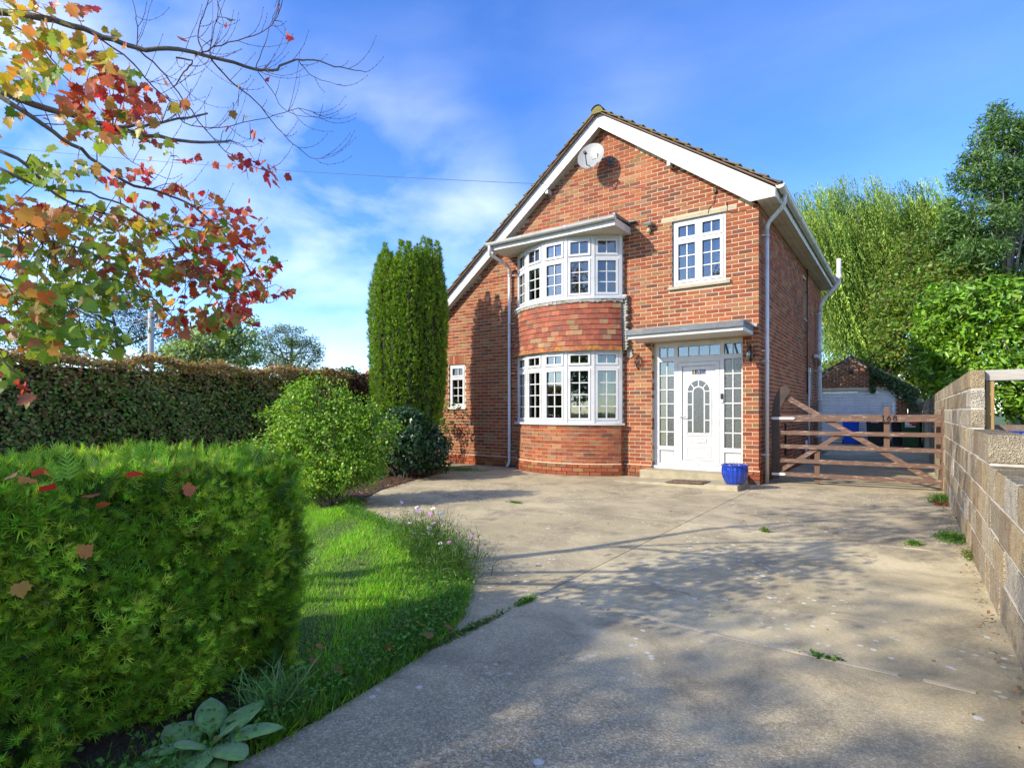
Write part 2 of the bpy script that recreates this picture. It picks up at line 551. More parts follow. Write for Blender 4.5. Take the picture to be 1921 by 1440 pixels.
def m_concrete():
    t = NT("driveway_concrete")
    tin = t.tint()
    big = t.noise(0.55, 6, 0.6)
    c = t.ramp(big, [(0.3, (0.37, 0.305, 0.185)), (0.5, (0.52, 0.435, 0.27)), (0.72, (0.64, 0.545, 0.345))])
    c = t.mix(1.0, c, tin, 'MULTIPLY')
    # stains
    c = t.mix(t.ramp(t.noise(1.7, 7, 0.68, dist=0.6), [(0.45, 0.0), (0.66, 0.75)]), c, (0.20, 0.17, 0.115))
    # oil spots, greenish bloom and hairline cracks
    c = t.mix(t.ramp(t.noise(2.9, 5, 0.6), [(0.61, 0.0), (0.70, 0.6)]), c, (0.12, 0.105, 0.08))
    c = t.mix(t.ramp(t.noise(0.9, 5, 0.65, t.mapped((1, 1, 1), (0, 0, 1.1))), [(0.55, 0.0), (0.75, 0.4)]), c, (0.22, 0.21, 0.10))
    wn_ = t.n.new('ShaderNodeTexNoise'); wn_.inputs['Scale'].default_value = 1.6; wn_.inputs['Detail'].default_value = 5; t.l.new(t.pos(), wn_.inputs['Vector'])
    va_ = t.n.new('ShaderNodeVectorMath'); va_.operation = 'SCALE'; va_.inputs['Scale'].default_value = 0.9; t.l.new(wn_.outputs['Color'], va_.inputs[0])
    vb_ = t.n.new('ShaderNodeVectorMath'); t.l.new(va_.outputs[0], vb_.inputs[0]); t.l.new(t.mapped((1, 1, 0.0)), vb_.inputs[1])
    cd, _ = t.voro(0.42, vb_.outputs[0], 'DISTANCE_TO_EDGE')
    c = t.mix(t.math('MULTIPLY', t.ramp(t.math('ADD', cd, t.math('MULTIPLY', t.noise(7, 5, 0.7), 0.02)), [(0.0105, 0.55), (0.0125, 0.0)]), t.ramp(t.noise(0.6, 2), [(0.52, 0.0), (0.6, 1.0)])), c, (0.06, 0.05, 0.035))
    # exposed aggregate
    v, vc = t.voro(135)
    sp = t.n.new("ShaderNodeSeparateColor"); t.l.new(vc, sp.inputs[0])
    stone = t.ramp(sp.outputs[0], [(0.0, (0.12, 0.095, 0.06)), (0.4, (0.34, 0.275, 0.17)), (0.72, (0.49, 0.405, 0.255)), (1.0, (0.82, 0.74, 0.56))])
    yy = t.n.new("ShaderNodeSeparateXYZ"); t.l.new(t.pos(), yy.inputs[0])
    near = t.math('MULTIPLY', t.ramp(t.noise(0.9, 4), [(0.3, 0.3), (0.6, 0.75)]), t.ramp(t.math('MULTIPLY', t.math('ADD', yy.outputs["Y"], 7.0), -0.4), [(0.0, 0.25), (0.5, 0.75)]))
    c = t.mix(near, c, stone)
    # white lichen spots, gathered in colonies
    v2, _ = t.voro(13)
    v2n = t.math('ADD', v2, t.math('MULTIPLY', t.noise(60, 3), 0.22))
    spots = t.ramp(v2n, [(0.27, 1.0), (0.33, 0.0)])
    col = t.ramp(t.noise(0.8, 3, 0.6), [(0.48, 0.0), (0.60, 0.85)])
    c = t.mix(t.math('MULTIPLY', spots, col), c, (0.74, 0.71, 0.6))
    v3, _ = t.voro(4.3)
    v3n = t.math('ADD', v3, t.math('MULTIPLY', t.noise(40, 3), 0.15))
    c = t.mix(t.math('MULTIPLY', t.ramp(v3n, [(0.155, 0.75), (0.18, 0.0)]), t.ramp(t.noise(0.35, 2), [(0.47, 0.0), (0.52, 1.0)])), c, (0.72, 0.71, 0.66))
    c = t.mix(1.0, c, t.ramp(t.noise(220, 2), [(0.2, 0.8), (0.8, 1.2)]), 'MULTIPLY')
    t.base(c); t.rough(0.92); t.b.inputs["Specular IOR Level"].default_value = 0.2
    h = t.math('ADD', t.math('MULTIPLY', v, 0.7), t.noise(150, 3))
    t.bump(h, 0.55, 0.006)
    return t.m


def m_soil(name, a, b2, sc=9):
    t = NT(name)
    c = t.ramp(t.noise(sc, 7, 0.7), [(0.3, a), (0.7, b2)])
    t.base(c); t.rough(1.0); t.bump(t.noise(30, 5, 0.7), 1.0, 0.04)
    return t.m


def m_wood(name, c1, c2, worn, wornfac=0.62, scale=(1, 1, 1)):
    t = NT(name)
    tc = t.n.new("ShaderNodeTexCoord").outputs["Object"]
    g = t.noise(7, 5, 0.6, t.mapped(scale, src=tc), dist=0.8)
    c = t.ramp(g, [(0.3, c1), (0.7, c2)])
    w = t.noise(11, 6, 0.7, t.mapped((scale[0] * 0.6, scale[1] * 0.6, scale[2] * 0.6), src=tc))
    c = t.mix(t.ramp(w, [(wornfac, 0.0), (wornfac + 0.04, 0.85)]), c, worn)
    c = t.mix(1.0, c, t.tint(), 'MULTIPLY')
    t.base(c); t.rough(0.7); t.bump(g, 0.5, 0.004)
    return t.m


def m_bark(name, c1, c2):
    t = NT(name)
    g = t.noise(14, 6, 0.65, t.mapped((1, 1, 0.35)))
    t.base(t.ramp(g, [(0.3, c1), (0.7, c2)])); t.rough(0.9); t.bump(g, 0.8, 0.02)
    return t.m


def m_glass(name, tint=(0.03, 0.035, 0.035), rough=0.02, mixf=0.75, frost=0.0, frost_col=(0.2, 0.2, 0.18)):
    t = NT(name)
    gl = t.n.new("ShaderNodeBsdfGlossy"); gl.inputs["Roughness"].default_value = rough
    gl.inputs["Color"].default_value = (0.88, 0.87, 0.84, 1)
    tr = t.n.new("ShaderNodeBsdfTransparent"); tr.inputs[0].default_value = (0.75, 0.8, 0.78, 1)
    fr = t.n.new("ShaderNodeFresnel"); fr.inputs["IOR"].default_value = 1.7
    f2 = t.math('MINIMUM', t.math('ADD', t.math('MULTIPLY', fr.outputs[0], 1.25), 0.05), 1.0)
    nb = t.n.new("ShaderNodeBump"); nb.inputs["Strength"].default_value = 0.35 if frost else 0.05
    nb.inputs["Distance"].default_value = 0.01
    t.l.new(t.noise(55 if frost else 2.2, 3), nb.inputs["Height"])
    t.l.new(nb.outputs[0], gl.inputs["Normal"])
    ms = t.n.new("ShaderNodeMixShader"); t.l.new(f2, ms.inputs[0])
    if frost:
        t.base(t.ramp(t.noise(60, 4, 0.7), [(0.3, frost_col), (0.75, tuple(min(1, q * 1.9) for q in frost_col))])); t.rough(0.3)
        m2 = t.n.new("ShaderNodeMixShader"); m2.inputs[0].default_value = frost
        t.l.new(tr.outputs[0], m2.inputs[1]); t.l.new(t.b.outputs[0], m2.inputs[2])
        t.l.new(m2.outputs[0], ms.inputs[1])
    else:
        t.l.new(tr.outputs[0], ms.inputs[1])
    t.l.new(gl.outputs[0], ms.inputs[2])
    t.l.new(ms.outputs[0], t.out.inputs[0])
    return t.m


M_BRICK, M_MORTAR, M_TILE, M_ROOF = m_brick(), m_mortar(), m_tile(), m_roof()
M_BLOCK, M_CONC = m_block(), m_concrete()
M_BLOCK_MORTAR = simple("block_mortar", (0.52, 0.48, 0.40), 0.95, 14, 0.15, bump=0.6, bscale=90)
M_JOINT = simple("joint_mortar", (0.50, 0.43, 0.31), 0.95, 9, 0.2, bump=0.5, bscale=80)
M_WIRE = simple("grey_cable", (0.10, 0.10, 0.11), 0.6)
M_SOIL = m_soil("soil", (0.035, 0.022, 0.014), (0.11, 0.07, 0.045))
M_TURF = m_soil("turf_soil", (0.05, 0.085, 0.015), (0.09, 0.14, 0.03))
M_FIELD = m_soil("far_ground", (0.05, 0.09, 0.02), (0.09, 0.12, 0.04), 0.6)
M_GATE = m_wood("brown_gate_wood", (0.10, 0.055, 0.036), (0.17, 0.098, 0.068), (0.42, 0.30, 0.22), 0.57, (1, 8, 8))
M_GATE_V = m_wood("brown_post_wood", (0.11, 0.06, 0.036), (0.17, 0.095, 0.055), (0.38, 0.25, 0.17), 0.66, (8, 8, 1))
M_RAIL = m_wood("grey_weathered_wood", (0.34, 0.31, 0.27), (0.48, 0.44, 0.38), (0.55, 0.52, 0.46), 0.7, (1, 8, 8))
M_POST = m_wood("green_treated_wood", (0.22, 0.17, 0.05), (0.42, 0.24, 0.09), (0.5, 0.33, 0.15), 0.7, (8, 8, 1))
M_BARK = m_bark("grey_bark", (0.09, 0.085, 0.07), (0.22, 0.2, 0.17))
M_BARK_D = m_bark("dark_bark", (0.04, 0.03, 0.022), (0.12, 0.09, 0.065))
M_TWIG = m_bark("red_twig", (0.10, 0.045, 0.035), (0.2, 0.1, 0.08))
M_GLASS = m_glass("window_glass")
M_FROST = m_glass("obscured_glass", frost=0.85, frost_col=(0.05, 0.048, 0.04))
M_FROST_L = m_glass("obscured_glass_green", frost=0.85, frost_col=(0.13, 0.135, 0.09))
M_CURTAIN = simple("pale_curtain", (0.55, 0.58, 0.36), 0.9, 8, 0.15)
M_NET = simple("net_curtain", (0.6, 0.68, 0.66), 0.9, 8, 0.12)
M_POT = None
# ================================================================== GROUND
def wy(u, v, y=0.0):
    a = FW + RT * ((u - 960.5) / 1043.0)
    s = (y - CAMP.y) / a.y
    return CAMP.x + s * a.x, CAMP.z + (772 - v) * s / 1043.0


def clip_poly(poly, nx, ny, c):
    """keep nx*x+ny*y <= c"""
    out = []
    for i in range(len(poly)):
        p, q = poly[i], poly[(i + 1) % len(poly)]
        dp, dq = nx * p[0] + ny * p[1] - c, nx * q[0] + ny * q[1] - c
        if dp <= 0: out.append(p)
        if (dp < 0) != (dq < 0) and abs(dp - dq) > 1e-12:
            t = dp / (dp - dq)
            out.append((p[0] + (q[0] - p[0]) * t, p[1] + (q[1] - p[1]) * t))
    return out


def grid_sheet(name, x0, x1, y0, y1, nx, ny, zf, m, parent=None):
    X, Y = np.meshgrid(np.linspace(x0, x1, nx), np.linspace(y0, y1, ny))
    Z = zf(X, Y)
    V = np.stack([X, Y, Z], -1).reshape(-1, 3)
    i, j = np.meshgrid(np.arange(nx - 1), np.arange(ny - 1))
    a = (j * nx + i).ravel()
    F = np.stack([a, a + 1, a + nx + 1, a + nx], 1)
    return np_mesh(name, V, F, np.ones(3), m, parent, smooth=True)


tag(grid_sheet("ground", -700, 700, -400, 900, 60, 60, lambda X, Y: -0.14 + 0 * X, M_FIELD), kind='structure')

LAWN_EDGE = [(0.20, -14.0), (0.17, -10.2), (0.14, -9.4), (0.135, -9.0), (0.125, -8.75), (0.10, -8.5), (0.05, -8.15), (-0.02, -7.85), (-0.14, -7.6),
             (-0.33, -7.3), (-0.55, -7.05), (-0.78, -6.83), (-1.16, -6.55), (-1.86, -6.16), (-2.84, -5.85), (-3.55, -5.6), (-3.95, -5.2),
             (-4.3, -4.85), (-4.75, -4.2), (-5.2, -3.1), (-5.5, -2.3), (-5.62, -1.75), (-6.0, -1.2), (-7.0, -0.9), (-8.4, -0.8)]
# driveway with its slabs
drive = empty("driveway", (0, 0, 0)); drive["kind"] = 'structure'
DR = LAWN_EDGE + [(-8.4, 0.1), (2.56, 0.1), (2.56, -14.0)]
cutx = [(-1e3, -2.9), (-2.9, 0.03), (0.03, 1e3)]
SL = []
for (xa, xb), cuts in (((-1e3, 0.03), [-14.5, -3.96, 0.5]), ((0.03, 1e3), [-14.5, -10.6, -6.97, -3.92, 0.5])):
    for ya, yb in zip(cuts[:-1], cuts[1:]):
        p = clip_poly(DR, 1, 0, xb - 0.004 + (0 if xb < 100 else 1))
        p = clip_poly(p, -1, 0, -(xa + 0.004))
        p = clip_poly(p, 0, 1, yb - 0.009)
        p = clip_poly(p, 0, -1, -(ya + 0.009))
        if xb < 1 and ya < -5:      # left strip: one more joint, where the lawn corner meets it
            SL.append(p); continue
        if xb < 1 and yb > -1:
            k1 = clip_poly(p, -0.78, 0.62, 0.62 * -3.94 + 0.78 * 2.35 - 0.004)
            k2 = clip_poly(p, 0.78, -0.62, -(0.62 * -3.94 + 0.78 * 2.35) - 0.004)
            SL += [k1, k2]; continue
        SL.append(p)
SL.append([(0.034, 0.105), (2.56, 0.105), (2.56, 5.2), (0.034, 5.2)])
SL.append([(0.034, 5.212), (2.56, 5.212), (2.56, 10.1), (0.034, 10.1)])
SL.append([(-2.6, 10.112), (2.56, 10.112), (2.56, 15.0), (-2.6, 15.0)])
for i, p in enumerate(SL):
    if len(p) < 3: continue
    b = MB()
    tn = random.uniform(0.90, 1.10)
    b.prism(p[::1], -0.10, 0.0 + random.uniform(-0.002, 0.002), axis='z', tint=(tn, tn * random.uniform(0.98, 1.01), tn * random.uniform(0.95, 1.02)))
    o = b.build("concrete_slab", M_CONC, drive)
    bm = bmesh.new(); bm.from_mesh(o.data); bmesh.ops.recalc_face_normals(bm, faces=bm.faces); bm.to_mesh(o.data); bm.free()
b = MB(); b.box(-8.6, 2.6, -14.2, 15.2, -0.13, -0.03)
b.build("joint_bed", M_SOIL, drive)
b = MB()
for i in range(26):      # pale pointing left in the cross joint
    if random.random() < (0.45 if i < 9 else 0.12): continue
    x0_ = 0.06 + i * 0.094
    b.box(x0_, x0_ + 0.094, -6.982 + random.uniform(-0.006, 0.003), -6.958 + random.uniform(-0.003, 0.006), -0.03, 0.004 + random.uniform(0, 0.002))
for i in range(9):
    if random.random() < 0.35: continue
    x0_ = 0.5 + i * 0.22
    b.box(x0_, x0_ + 0.2, -3.93, -3.915, -0.03, 0.003)
b.build("joint_filler", M_JOINT, drive, kind='stuff')

# lawn base and beds
lawn = MB()
LP = [(-9.6, -14.0)] + [(x - 0.004, y) for x, y in LAWN_EDGE[:17]] + [(-4.5, -5.0), (-5.3, -4.5), (-6.2, -3.6), (-9.6, -3.2)]
lawn.prism(LP, -0.12, 0.004, axis='z')
o = lawn.build("lawn", M_TURF); tag(o, kind='structure')
bm = bmesh.new(); bm.from_mesh(o.data); bmesh.ops.recalc_face_normals(bm, faces=bm.faces); bm.to_mesh(o.data); bm.free()
bed = MB()
BP = [(-9.6, -3.204), (-6.2, -3.604), (-5.3, -4.504), (-4.5, -5.004)] + [(x - 0.004, y) for x, y in LAWN_EDGE[16:]] + [(-8.41, 1.5), (-9.6, 1.5)]
bed.prism(BP, -0.12, 0.012, axis='z')
o = bed.build("planting_bed", M_SOIL); tag(o, kind='structure')
bm = bmesh.new(); bm.from_mesh(o.data); bmesh.ops.recalc_face_normals(bm, faces=bm.faces); bm.to_mesh(o.data); bm.free()
b = MB(); b.box(-1.35, -0.02, -14, -8.85, 0.0, 0.012)
tag(b.build("hedge_bed", M_SOIL), kind='structure')

# ================================================================== HOUSE
house = empty("house", (-4.0, 4.0, 0.0), 0, "two storey red brick gabled house with white bow windows and a tile hung panel", "house")


def H(o):
    """parent while keeping world coordinates (house empty is only translated)"""
    o.parent = house
    o.matrix_parent_inverse = Matrix.Translation(-house.location)
    return o


PAL = [((0.30, 0.078, 0.036), 28), ((0.34, 0.105, 0.045), 26), ((0.35, 0.135, 0.062), 16), ((0.25, 0.068, 0.038), 12), ((0.19, 0.078, 0.048), 8), ((0.16, 0.085, 0.065), 4), ((0.28, 0.155, 0.07), 8), ((0.36, 0.18, 0.09), 5)]


def brick_tint(x=0.0, pale=0.0):
    c = random.choices([p[0] for p in PAL], [p[1] for p in PAL])[0]
    k = random.uniform(0.72, 1.02)
    c = (c[0] * 1.03, c[1] * 1.0, c[2] * 0.94)
    if random.random() < pale: c = (c[0] * 0.6 + 0.16, c[1] * 0.6 + 0.085, c[2] * 0.5 + 0.05)
    return tuple(q * k for q in c)


BR = []      # (origin(lower left front), ax, nr, w, h, tint)


def bricks(O, ax, nr, L, z0, z1, openings=(), top=None, store=None, pale=0.0, start=0.0, proud=0.0, odd=0):
    """stretcher bond on a wall; O at face level, z counted from 0; openings (s0,s1,z0,z1); top(s)->z"""
    store = BR if store is None else store
    O, ax, nr = Vector(O), Vector(ax), Vector(nr)
    k = 0
    z = z0
    while z < z1 - 0.01:
        h = 0.063
        off = (0.225 - ((L - 0.212) % 0.225) + (0.0 if (k + odd) % 2 else 0.1125)) % 0.225
        s = -off
        while s < L:
            a, b2 = max(s, 0.0) + 0.0, min(s + 0.212, L)
            s += 0.225
            if b2 - a < 0.03: continue
            segs = [(a, b2)]
            for (o0, o1, oz0, oz1) in openings:
                if z + h > oz0 + 0.012 and z < oz1 - 0.012:
                    ns = []
                    for (p, q) in segs:
                        if q <= o0 or p >= o1: ns.append((p, q)); continue
                        if p < o0: ns.append((p, o0))
                        if q > o1: ns.append((o1, q))
                    segs = ns
            for (p, q) in segs:
                if q - p < 0.025: continue
                if top is not None and min(top(p), top(q)) < z + h: continue
                jz = random.uniform(-0.0015, 0.0015)
                store.append((O + ax * p + Vector((0, 0, z + 0.005 + jz)) + nr * (proud + random.uniform(-0.0015, 0.0015)), ax, nr, q - p, h, brick_tint(0, pale)))
        z += 0.075
        k += 1


LEFT_X = -7.9
RIDGE = (-2.93, 6.93)


def gable(x):
    return RIDGE[1] - (0.782 * (RIDGE[0] - x) if x < RIDGE[0] else 0.745 * (x - RIDGE[0]))


DOOR = (-1.905, -0.262, 0.0, 2.55)
UWIN = (-1.510, -0.547, 3.575, 4.780)
LWIN = (-7.064, -6.549, 1.30, 2.385)
BAY = (-4.92, -2.49, 0.0, 4.72)
OPEN = [(o[0] - LEFT_X, o[1] - LEFT_X, o[2], o[3]) for o in (DOOR, UWIN, LWIN, BAY)]
OPEN.append((-1.72 - LEFT_X, -0.36 - LEFT_X, 4.782, 4.848))     # lintel
OPEN.append((-1.575 - LEFT_X, -0.46 - LEFT_X, 3.50, 3.574))     # sill
bricks((LEFT_X, 0, 0), (1, 0, 0), (0, -1, 0), -LEFT_X, 0.225, 7.0, OPEN, lambda s: gable(s + LEFT_X) + 0.10, pale=0.12)
bricks((LEFT_X, 0, 0), (1, 0, 0), (0, -1, 0), -LEFT_X + 0.02, 0.0, 0.225, OPEN, None, proud=0.02, pale=0.0)
n_front = len(BR)
# reveals of the door
bricks((DOOR[0], 0.031, 0), (0, 1, 0), (1, 0, 0), 0.10, 0.225, 2.5, odd=1)
# side wall: a bricked recess high up
SW = [(4.87 - 0.03, 5.42 - 0.03, 3.50, 4.52)]
bricks((0, 0.031, 0), (0, 1, 0), (1, 0, 0), 8.27, 0.225, 4.80, SW, None, pale=0.05)
bricks((0, 0.031, 0), (0, 1, 0), (1, 0, 0), 8.27, 0.0, 0.225, (), None, proud=0.02)
bricks((-0.07, 4.87, 0), (0, 1, 0), (1, 0, 0), 0.55, 3.525, 4.5)

# bay geometry -------------------------------------------------------
BX0, BX1, BY0, BP_ = -4.92, -2.49, -0.12, 0.50
half = (BX1 - BX0) / 2
RB = (half * half + BP_ * BP_) / (2 * BP_)
AB = math.asin(half / RB)
BC = Vector(((BX0 + BX1) / 2, BY0 + (RB - BP_), 0))     # centre of the arc


def bay_pt(q, r=0.0, z=0.0):
    """point on the arc, q from -1 (left) to 1 (right), r outwards"""
    a = q * AB
    return Vector((BC.x + (RB + r) * math.sin(a), BC.y - (RB + r) * math.cos(a), z))


def bay_dir(q):
    a = q * AB
    return Vector((math.cos(a), math.sin(a), 0)), Vector((math.sin(a), -math.cos(a), 0))


arc_len = 2 * AB * (RB + 0.03)
for k in range(13):
    z = k * 0.075
    r = 0.05 if k < 3 else 0.03
    off = 0.0 if k % 2 else 0.1125
    s = -off
    while s < arc_len:
        a0, a1 = max(0, s), min(s + 0.215, arc_len)
        s += 0.225
        if a1 - a0 < 0.03: continue
        qm = ((a0 + a1) / 2 / arc_len) * 2 - 1
        ax, nr = bay_dir(qm)
        w = a1 - a0
        BR.append((bay_pt(qm, r, z + 0.005) - ax * (w / 2), ax, nr, w, 0.065, brick_tint(0, 0.25)))
# short cheeks between arc and wall
for k in range(13):
    for xx, sg in ((BX1, 1), (BX0, -1)):
        e = bay_pt(1 if sg > 0 else -1, 0.03, 0)
        BR.append((Vector((e.x, e.y if sg > 0 else -0.0, k * 0.075 + 0.005)), Vector((0, 1 if sg > 0 else -1, 0)), Vector((sg, 0, 0)), abs(e.y) - 0.004, 0.065, brick_tint()))

BD = 0.03
wall = MB()
T = 0.24


def strips(mb, x0, x1, openings, topf, y0, y1, zb=-0.1):
    xs = sorted(set([x0, x1, RIDGE[0]] + [o[0] for o in openings] + [o[1] for o in openings]))
    xs = [x for x in xs if x0 <= x <= x1]
    for a, b2 in zip(xs[:-1], xs[1:]):
        if b2 - a < 1e-4: continue
        m = (a + b2) / 2
        iv = sorted([(o[2], o[3]) for o in openings if o[0] < m < o[1]])
        z = zb
        for (p, q) in iv:
            if p > z + 1e-3: mb.prism([(a, z), (b2, z), (b2, p), (a, p)], y0, y1)
            z = q
        mb.prism([(a, z), (b2, z), (b2, topf(b2)), (a, topf(a))], y0, y1)


strips(wall, LEFT_X + 0.005, -0.005, [DOOR, UWIN, LWIN, (BAY[0], BAY[1], -0.2, BAY[3]), (-1.575, -0.46, 3.50, 3.5749), (-1.72, -0.36, 4.7801, 4.848)], lambda x: gable(x) + 0.02, 0.005, T)
wall.box(-T, -0.005, T + 0.001, 4.87, -0.1, 4.79)
wall.box(-T, -0.008, 4.8701, 5.42, -0.1, 3.50)
wall.box(-T, -0.078, 4.8701, 5.42, 3.5001, 4.52)
wall.box(-T, -0.008, 4.8701, 5.42, 4.5201, 4.79)
wall.box(-T, -0.005, 5.4201, 8.30, -0.1, 4.79)
wall.box(LEFT_X + 0.01, -T - 0.001, 8.05, 8.30, -0.1, 3.0)
wall.prism([(LEFT_X + 0.01, 3.001), (-T - 0.001, 3.001), (-T - 0.001, 4.78), (RIDGE[0], 6.85), (LEFT_X + 0.01, gable(LEFT_X) - 0.05)], 8.05, 8.30)
wall.box(LEFT_X + 0.008, LEFT_X + T, T + 0.001, 8.049, -0.1, 3.0)
wall_o = H(wall.build("wall", M_MORTAR))
bayw = MB()
NQ = 20
bayw2 = MB()
for (r0, z0, z1) in ((0.025, -0.1, 0.985), ):
    out = [bay_pt(-1 + 2 * i / NQ, r0) for i in range(NQ + 1)]
    inn = [bay_pt(-1 + 2 * i / NQ, r0 - 0.2) for i in range(NQ + 1)]
    for i in range(NQ):
        poly = [(out[i].x, out[i].y), (out[i + 1].x, out[i + 1].y), (inn[i + 1].x, inn[i + 1].y), (inn[i].x, inn[i].y)]
        bayw.prism(poly, z0, z1, axis='z')
        poly2 = [(p[0] , p[1]) for p in poly]
        bayw2.prism(poly2, 2.46, 3.45, axis='z')
for sx in (-1, 1):
    e = bay_pt(sx, 0.022)
    for z0, z1 in ((-0.1, 0.985), (2.46, 3.45)):
        (bayw if z0 < 1 else bayw2).box(min(e.x, e.x - sx * 0.2), max(e.x, e.x - sx * 0.2), e.y, 0.006, z0, z1)
H(bayw.build("bay_wall", M_MORTAR))
H(bayw2.build("bay_apron", M_MORTAR))

# brick objects: the 300 that show largest are parts, the rest one piece of real geometry
def barea(b):
    p = pix(b[0]); q = pix(b[0] + b[1] * b[3] + Vector((0, 0, b[4])))
    if p[2] < 0 or p[0] < 850: return 0
    return abs(q[0] - p[0]) * abs(b[4] * 1043 / p[2])


order = sorted(range(len(BR)), key=lambda i: -barea(BR[i]))
single = set(order[:300])
cache = {}
stuff = MB()


def brick_mesh(w, h, tint, key):
    k = (round(w, 3), round(h, 3), key)
    if k not in cache:
        me = MB()
        e = 0.004
        # slightly irregular arris
        j = lambda: random.uniform(0, e)
        vs = [(j(), 0, j()), (w - j(), 0, j()), (w - j(), 0, h - j()), (j(), 0, h - j()), (0, 0.006, 0), (w, 0.006, 0), (w, 0.006, h), (0, 0.006, h), (0, BD, 0), (w, BD, 0), (w, BD, h), (0, BD, h)]
        fs = [(0, 1, 2, 3)] + [(i, 4 + i, 4 + (i + 1) % 4, (i + 1) % 4) for i in range(4)] + [(4 + i, 8 + i, 8 + (i + 1) % 4, 4 + (i + 1) % 4) for i in range(4)] + [(8, 11, 10, 9)]
        me.add(vs, fs, tint)
        o = me.build("brick", M_BRICK)
        bm = bmesh.new(); bm.from_mesh(o.data); bmesh.ops.recalc_face_normals(bm, faces=bm.faces); bm.to_mesh(o.data); bm.free()
        d = o.data
        bpy.data.objects.remove(o)
        cache[k] = d
    return cache[k]


VARI = [brick_tint(0, 0.2) for _ in range(28)]
for i, (o, ax, nr, w, h, tn) in enumerate(BR):
    if i in single:
        key = random.randrange(len(VARI))
        me = brick_mesh(w, h, VARI[key], key)
        ob = link_mesh("brick", me, wall_o)
        X, Y = Vector(ax), -Vector(nr)
        if X.cross(Y).z > 0:
            M = Matrix(((X.x, Y.x, 0, o.x), (X.y, Y.y, 0, o.y), (0, 0, 1, o.z), (0, 0, 0, 1)))
        else:
            X = -X; o2 = o + Vector(ax) * w
            M = Matrix(((X.x, Y.x, 0, o2.x), (X.y, Y.y, 0, o2.y), (0, 0, 1, o2.z), (0, 0, 0, 1)))
        ob.matrix_parent_inverse = Matrix.Identity(4)
        ob.matrix_basis = M            # wall origin sits at the world origin
    else:
        stuff.fbox(o - Vector(nr) * BD, ax, (0, 0, 1), nr, w, h, BD, tn)
so = stuff.build("brick_courses", M_BRICK, wall_o, kind='stuff')

# plinth line
for a, c in ((LEFT_X, BX0 - 0.02), (BX1 + 0.02, DOOR[0]), (DOOR[1], 0.018)):
    b = MB()
    b.prism([(0.003, 0.219), (-0.021, 0.219), (-0.021, 0.222), (-0.001, 0.236), (0.003, 0.236)], a, c, axis='x')
    H(b.build("plinth_fillet", M_MORTAR))
b = MB()
vs = []
for i in range(NQ + 1):
    q = -1 + 2 * i / NQ
    vs += [bay_pt(q, 0.051, 0.219), bay_pt(q, 0.051, 0.222), bay_pt(q, 0.030, 0.238)]
b.add(vs, [(3 * i + k, 3 * i + k + 1, 3 * i + k + 4, 3 * i + k + 3) for i in range(NQ) for k in (0, 1)])
H(b.build("plinth_fillet", M_MORTAR))

# lintel and sill of the upper right window, side recess sill
b = MB(); b.box(-1.719, -0.361, -0.002, 0.2, 4.7805, 4.8475)
H(b.build("lintel", M_STONE_SILL))
b = MB(); b.prism([(0.2, 3.5745), (0.2, 3.505), (-0.055, 3.505), (-0.055, 3.555), (0.03, 3.5745)], -1.574, -0.461, axis='x')
H(b.build("stone_sill", M_STONE_SILL))
b = MB(); b.prism([(-0.07, 3.525), (0.035, 3.505), (0.035, 3.47), (-0.07, 3.47)], 4.84, 5.45)
o = b.build("stone_sill", M_STONE_SILL); H(o)
# (profile above is x,z extruded along y)


# ------------------------------------------------------------------ windows
def light(parent, o, ax, nr, w, h, cols, rows, sash=0.05, depth=0.05, glass=None, bar=0.02, jitter=True):
    """a glazed light: sash ring, glazing grid, individual panes. o = lower-left corner at frame face"""
    glass = glass or M_GLASS
    o, ax, nr = Vector(o), Vector(ax), Vector(nr)
    up = Vector((0, 0, 1))
    if sash > 0:
        r = MB()
        bk = o - nr * (depth - 0.012)
        r.fbox(bk, ax, up, nr, w, sash, depth)
        r.fbox(bk + up * (h - sash), ax, up, nr, w, sash, depth)
        r.fbox(bk + up * sash, ax, up, nr, sash, h - 2 * sash, depth)
        r.fbox(bk + up * sash + ax * (w - sash), ax, up, nr, sash, h - 2 * sash, depth)
        r.build("sash", M_UPVC, parent)
    gw, gh = w - 2 * sash, h - 2 * sash
    g0 = o + ax * sash + up * sash
    # gasket line
    g = MB()
    t = 0.006
    bk = g0 - nr * 0.022
    g.fbox(bk, ax, up, nr, gw, t, 0.006); g.fbox(bk + up * (gh - t), ax, up, nr, gw, t, 0.006)
    g.fbox(bk + up * t, ax, up, nr, t, gh - 2 * t, 0.006); g.fbox(bk + up * t + ax * (gw - t), ax, up, nr, t, gh - 2 * t, 0.006)
    g.build("gasket", M_BLACK_METAL, parent)
    gr = MB()
    for c in range(1, cols):
        gr.fbox(g0 + ax * (gw * c / cols - bar / 2) - nr * 0.028, ax, up, nr, bar, gh, 0.016)
    for r_ in range(1, rows):
        for c in range(cols):
            a0 = gw * c / cols + (bar / 2 if c else 0); a1 = gw * (c + 1) / cols - (bar / 2 if c < cols - 1 else 0)
            gr.fbox(g0 + ax * a0 + up * (gh * r_ / rows - bar / 2) - nr * 0.028, ax, up, nr, a1 - a0, bar, 0.0155)
    if gr.v: gr.build("glazing_grid", M_UPVC, parent)
    for r_ in range(rows):
        for c in range(cols):
            p = MB()
            p.fbox(g0 + ax * (gw * c / cols + 0.0005) + up * (gh * r_ / rows + 0.0005) - nr * 0.034, ax, up, nr, gw / cols - 0.001, gh / rows - 0.001, 0.004)
            p.build("pane", glass(r_, c) if callable(glass) else glass, parent)


def part(name):
    o = bpy.data.objects.new(name, None); o.empty_display_size = 0.1
    COL.objects.link(o); H(o)
    o.matrix_parent_inverse = Matrix.Translation(-house.location)
    return o


# five-sided bow windows
FAC = [bay_pt(-1 + 2 * i / 5) for i in range(6)]


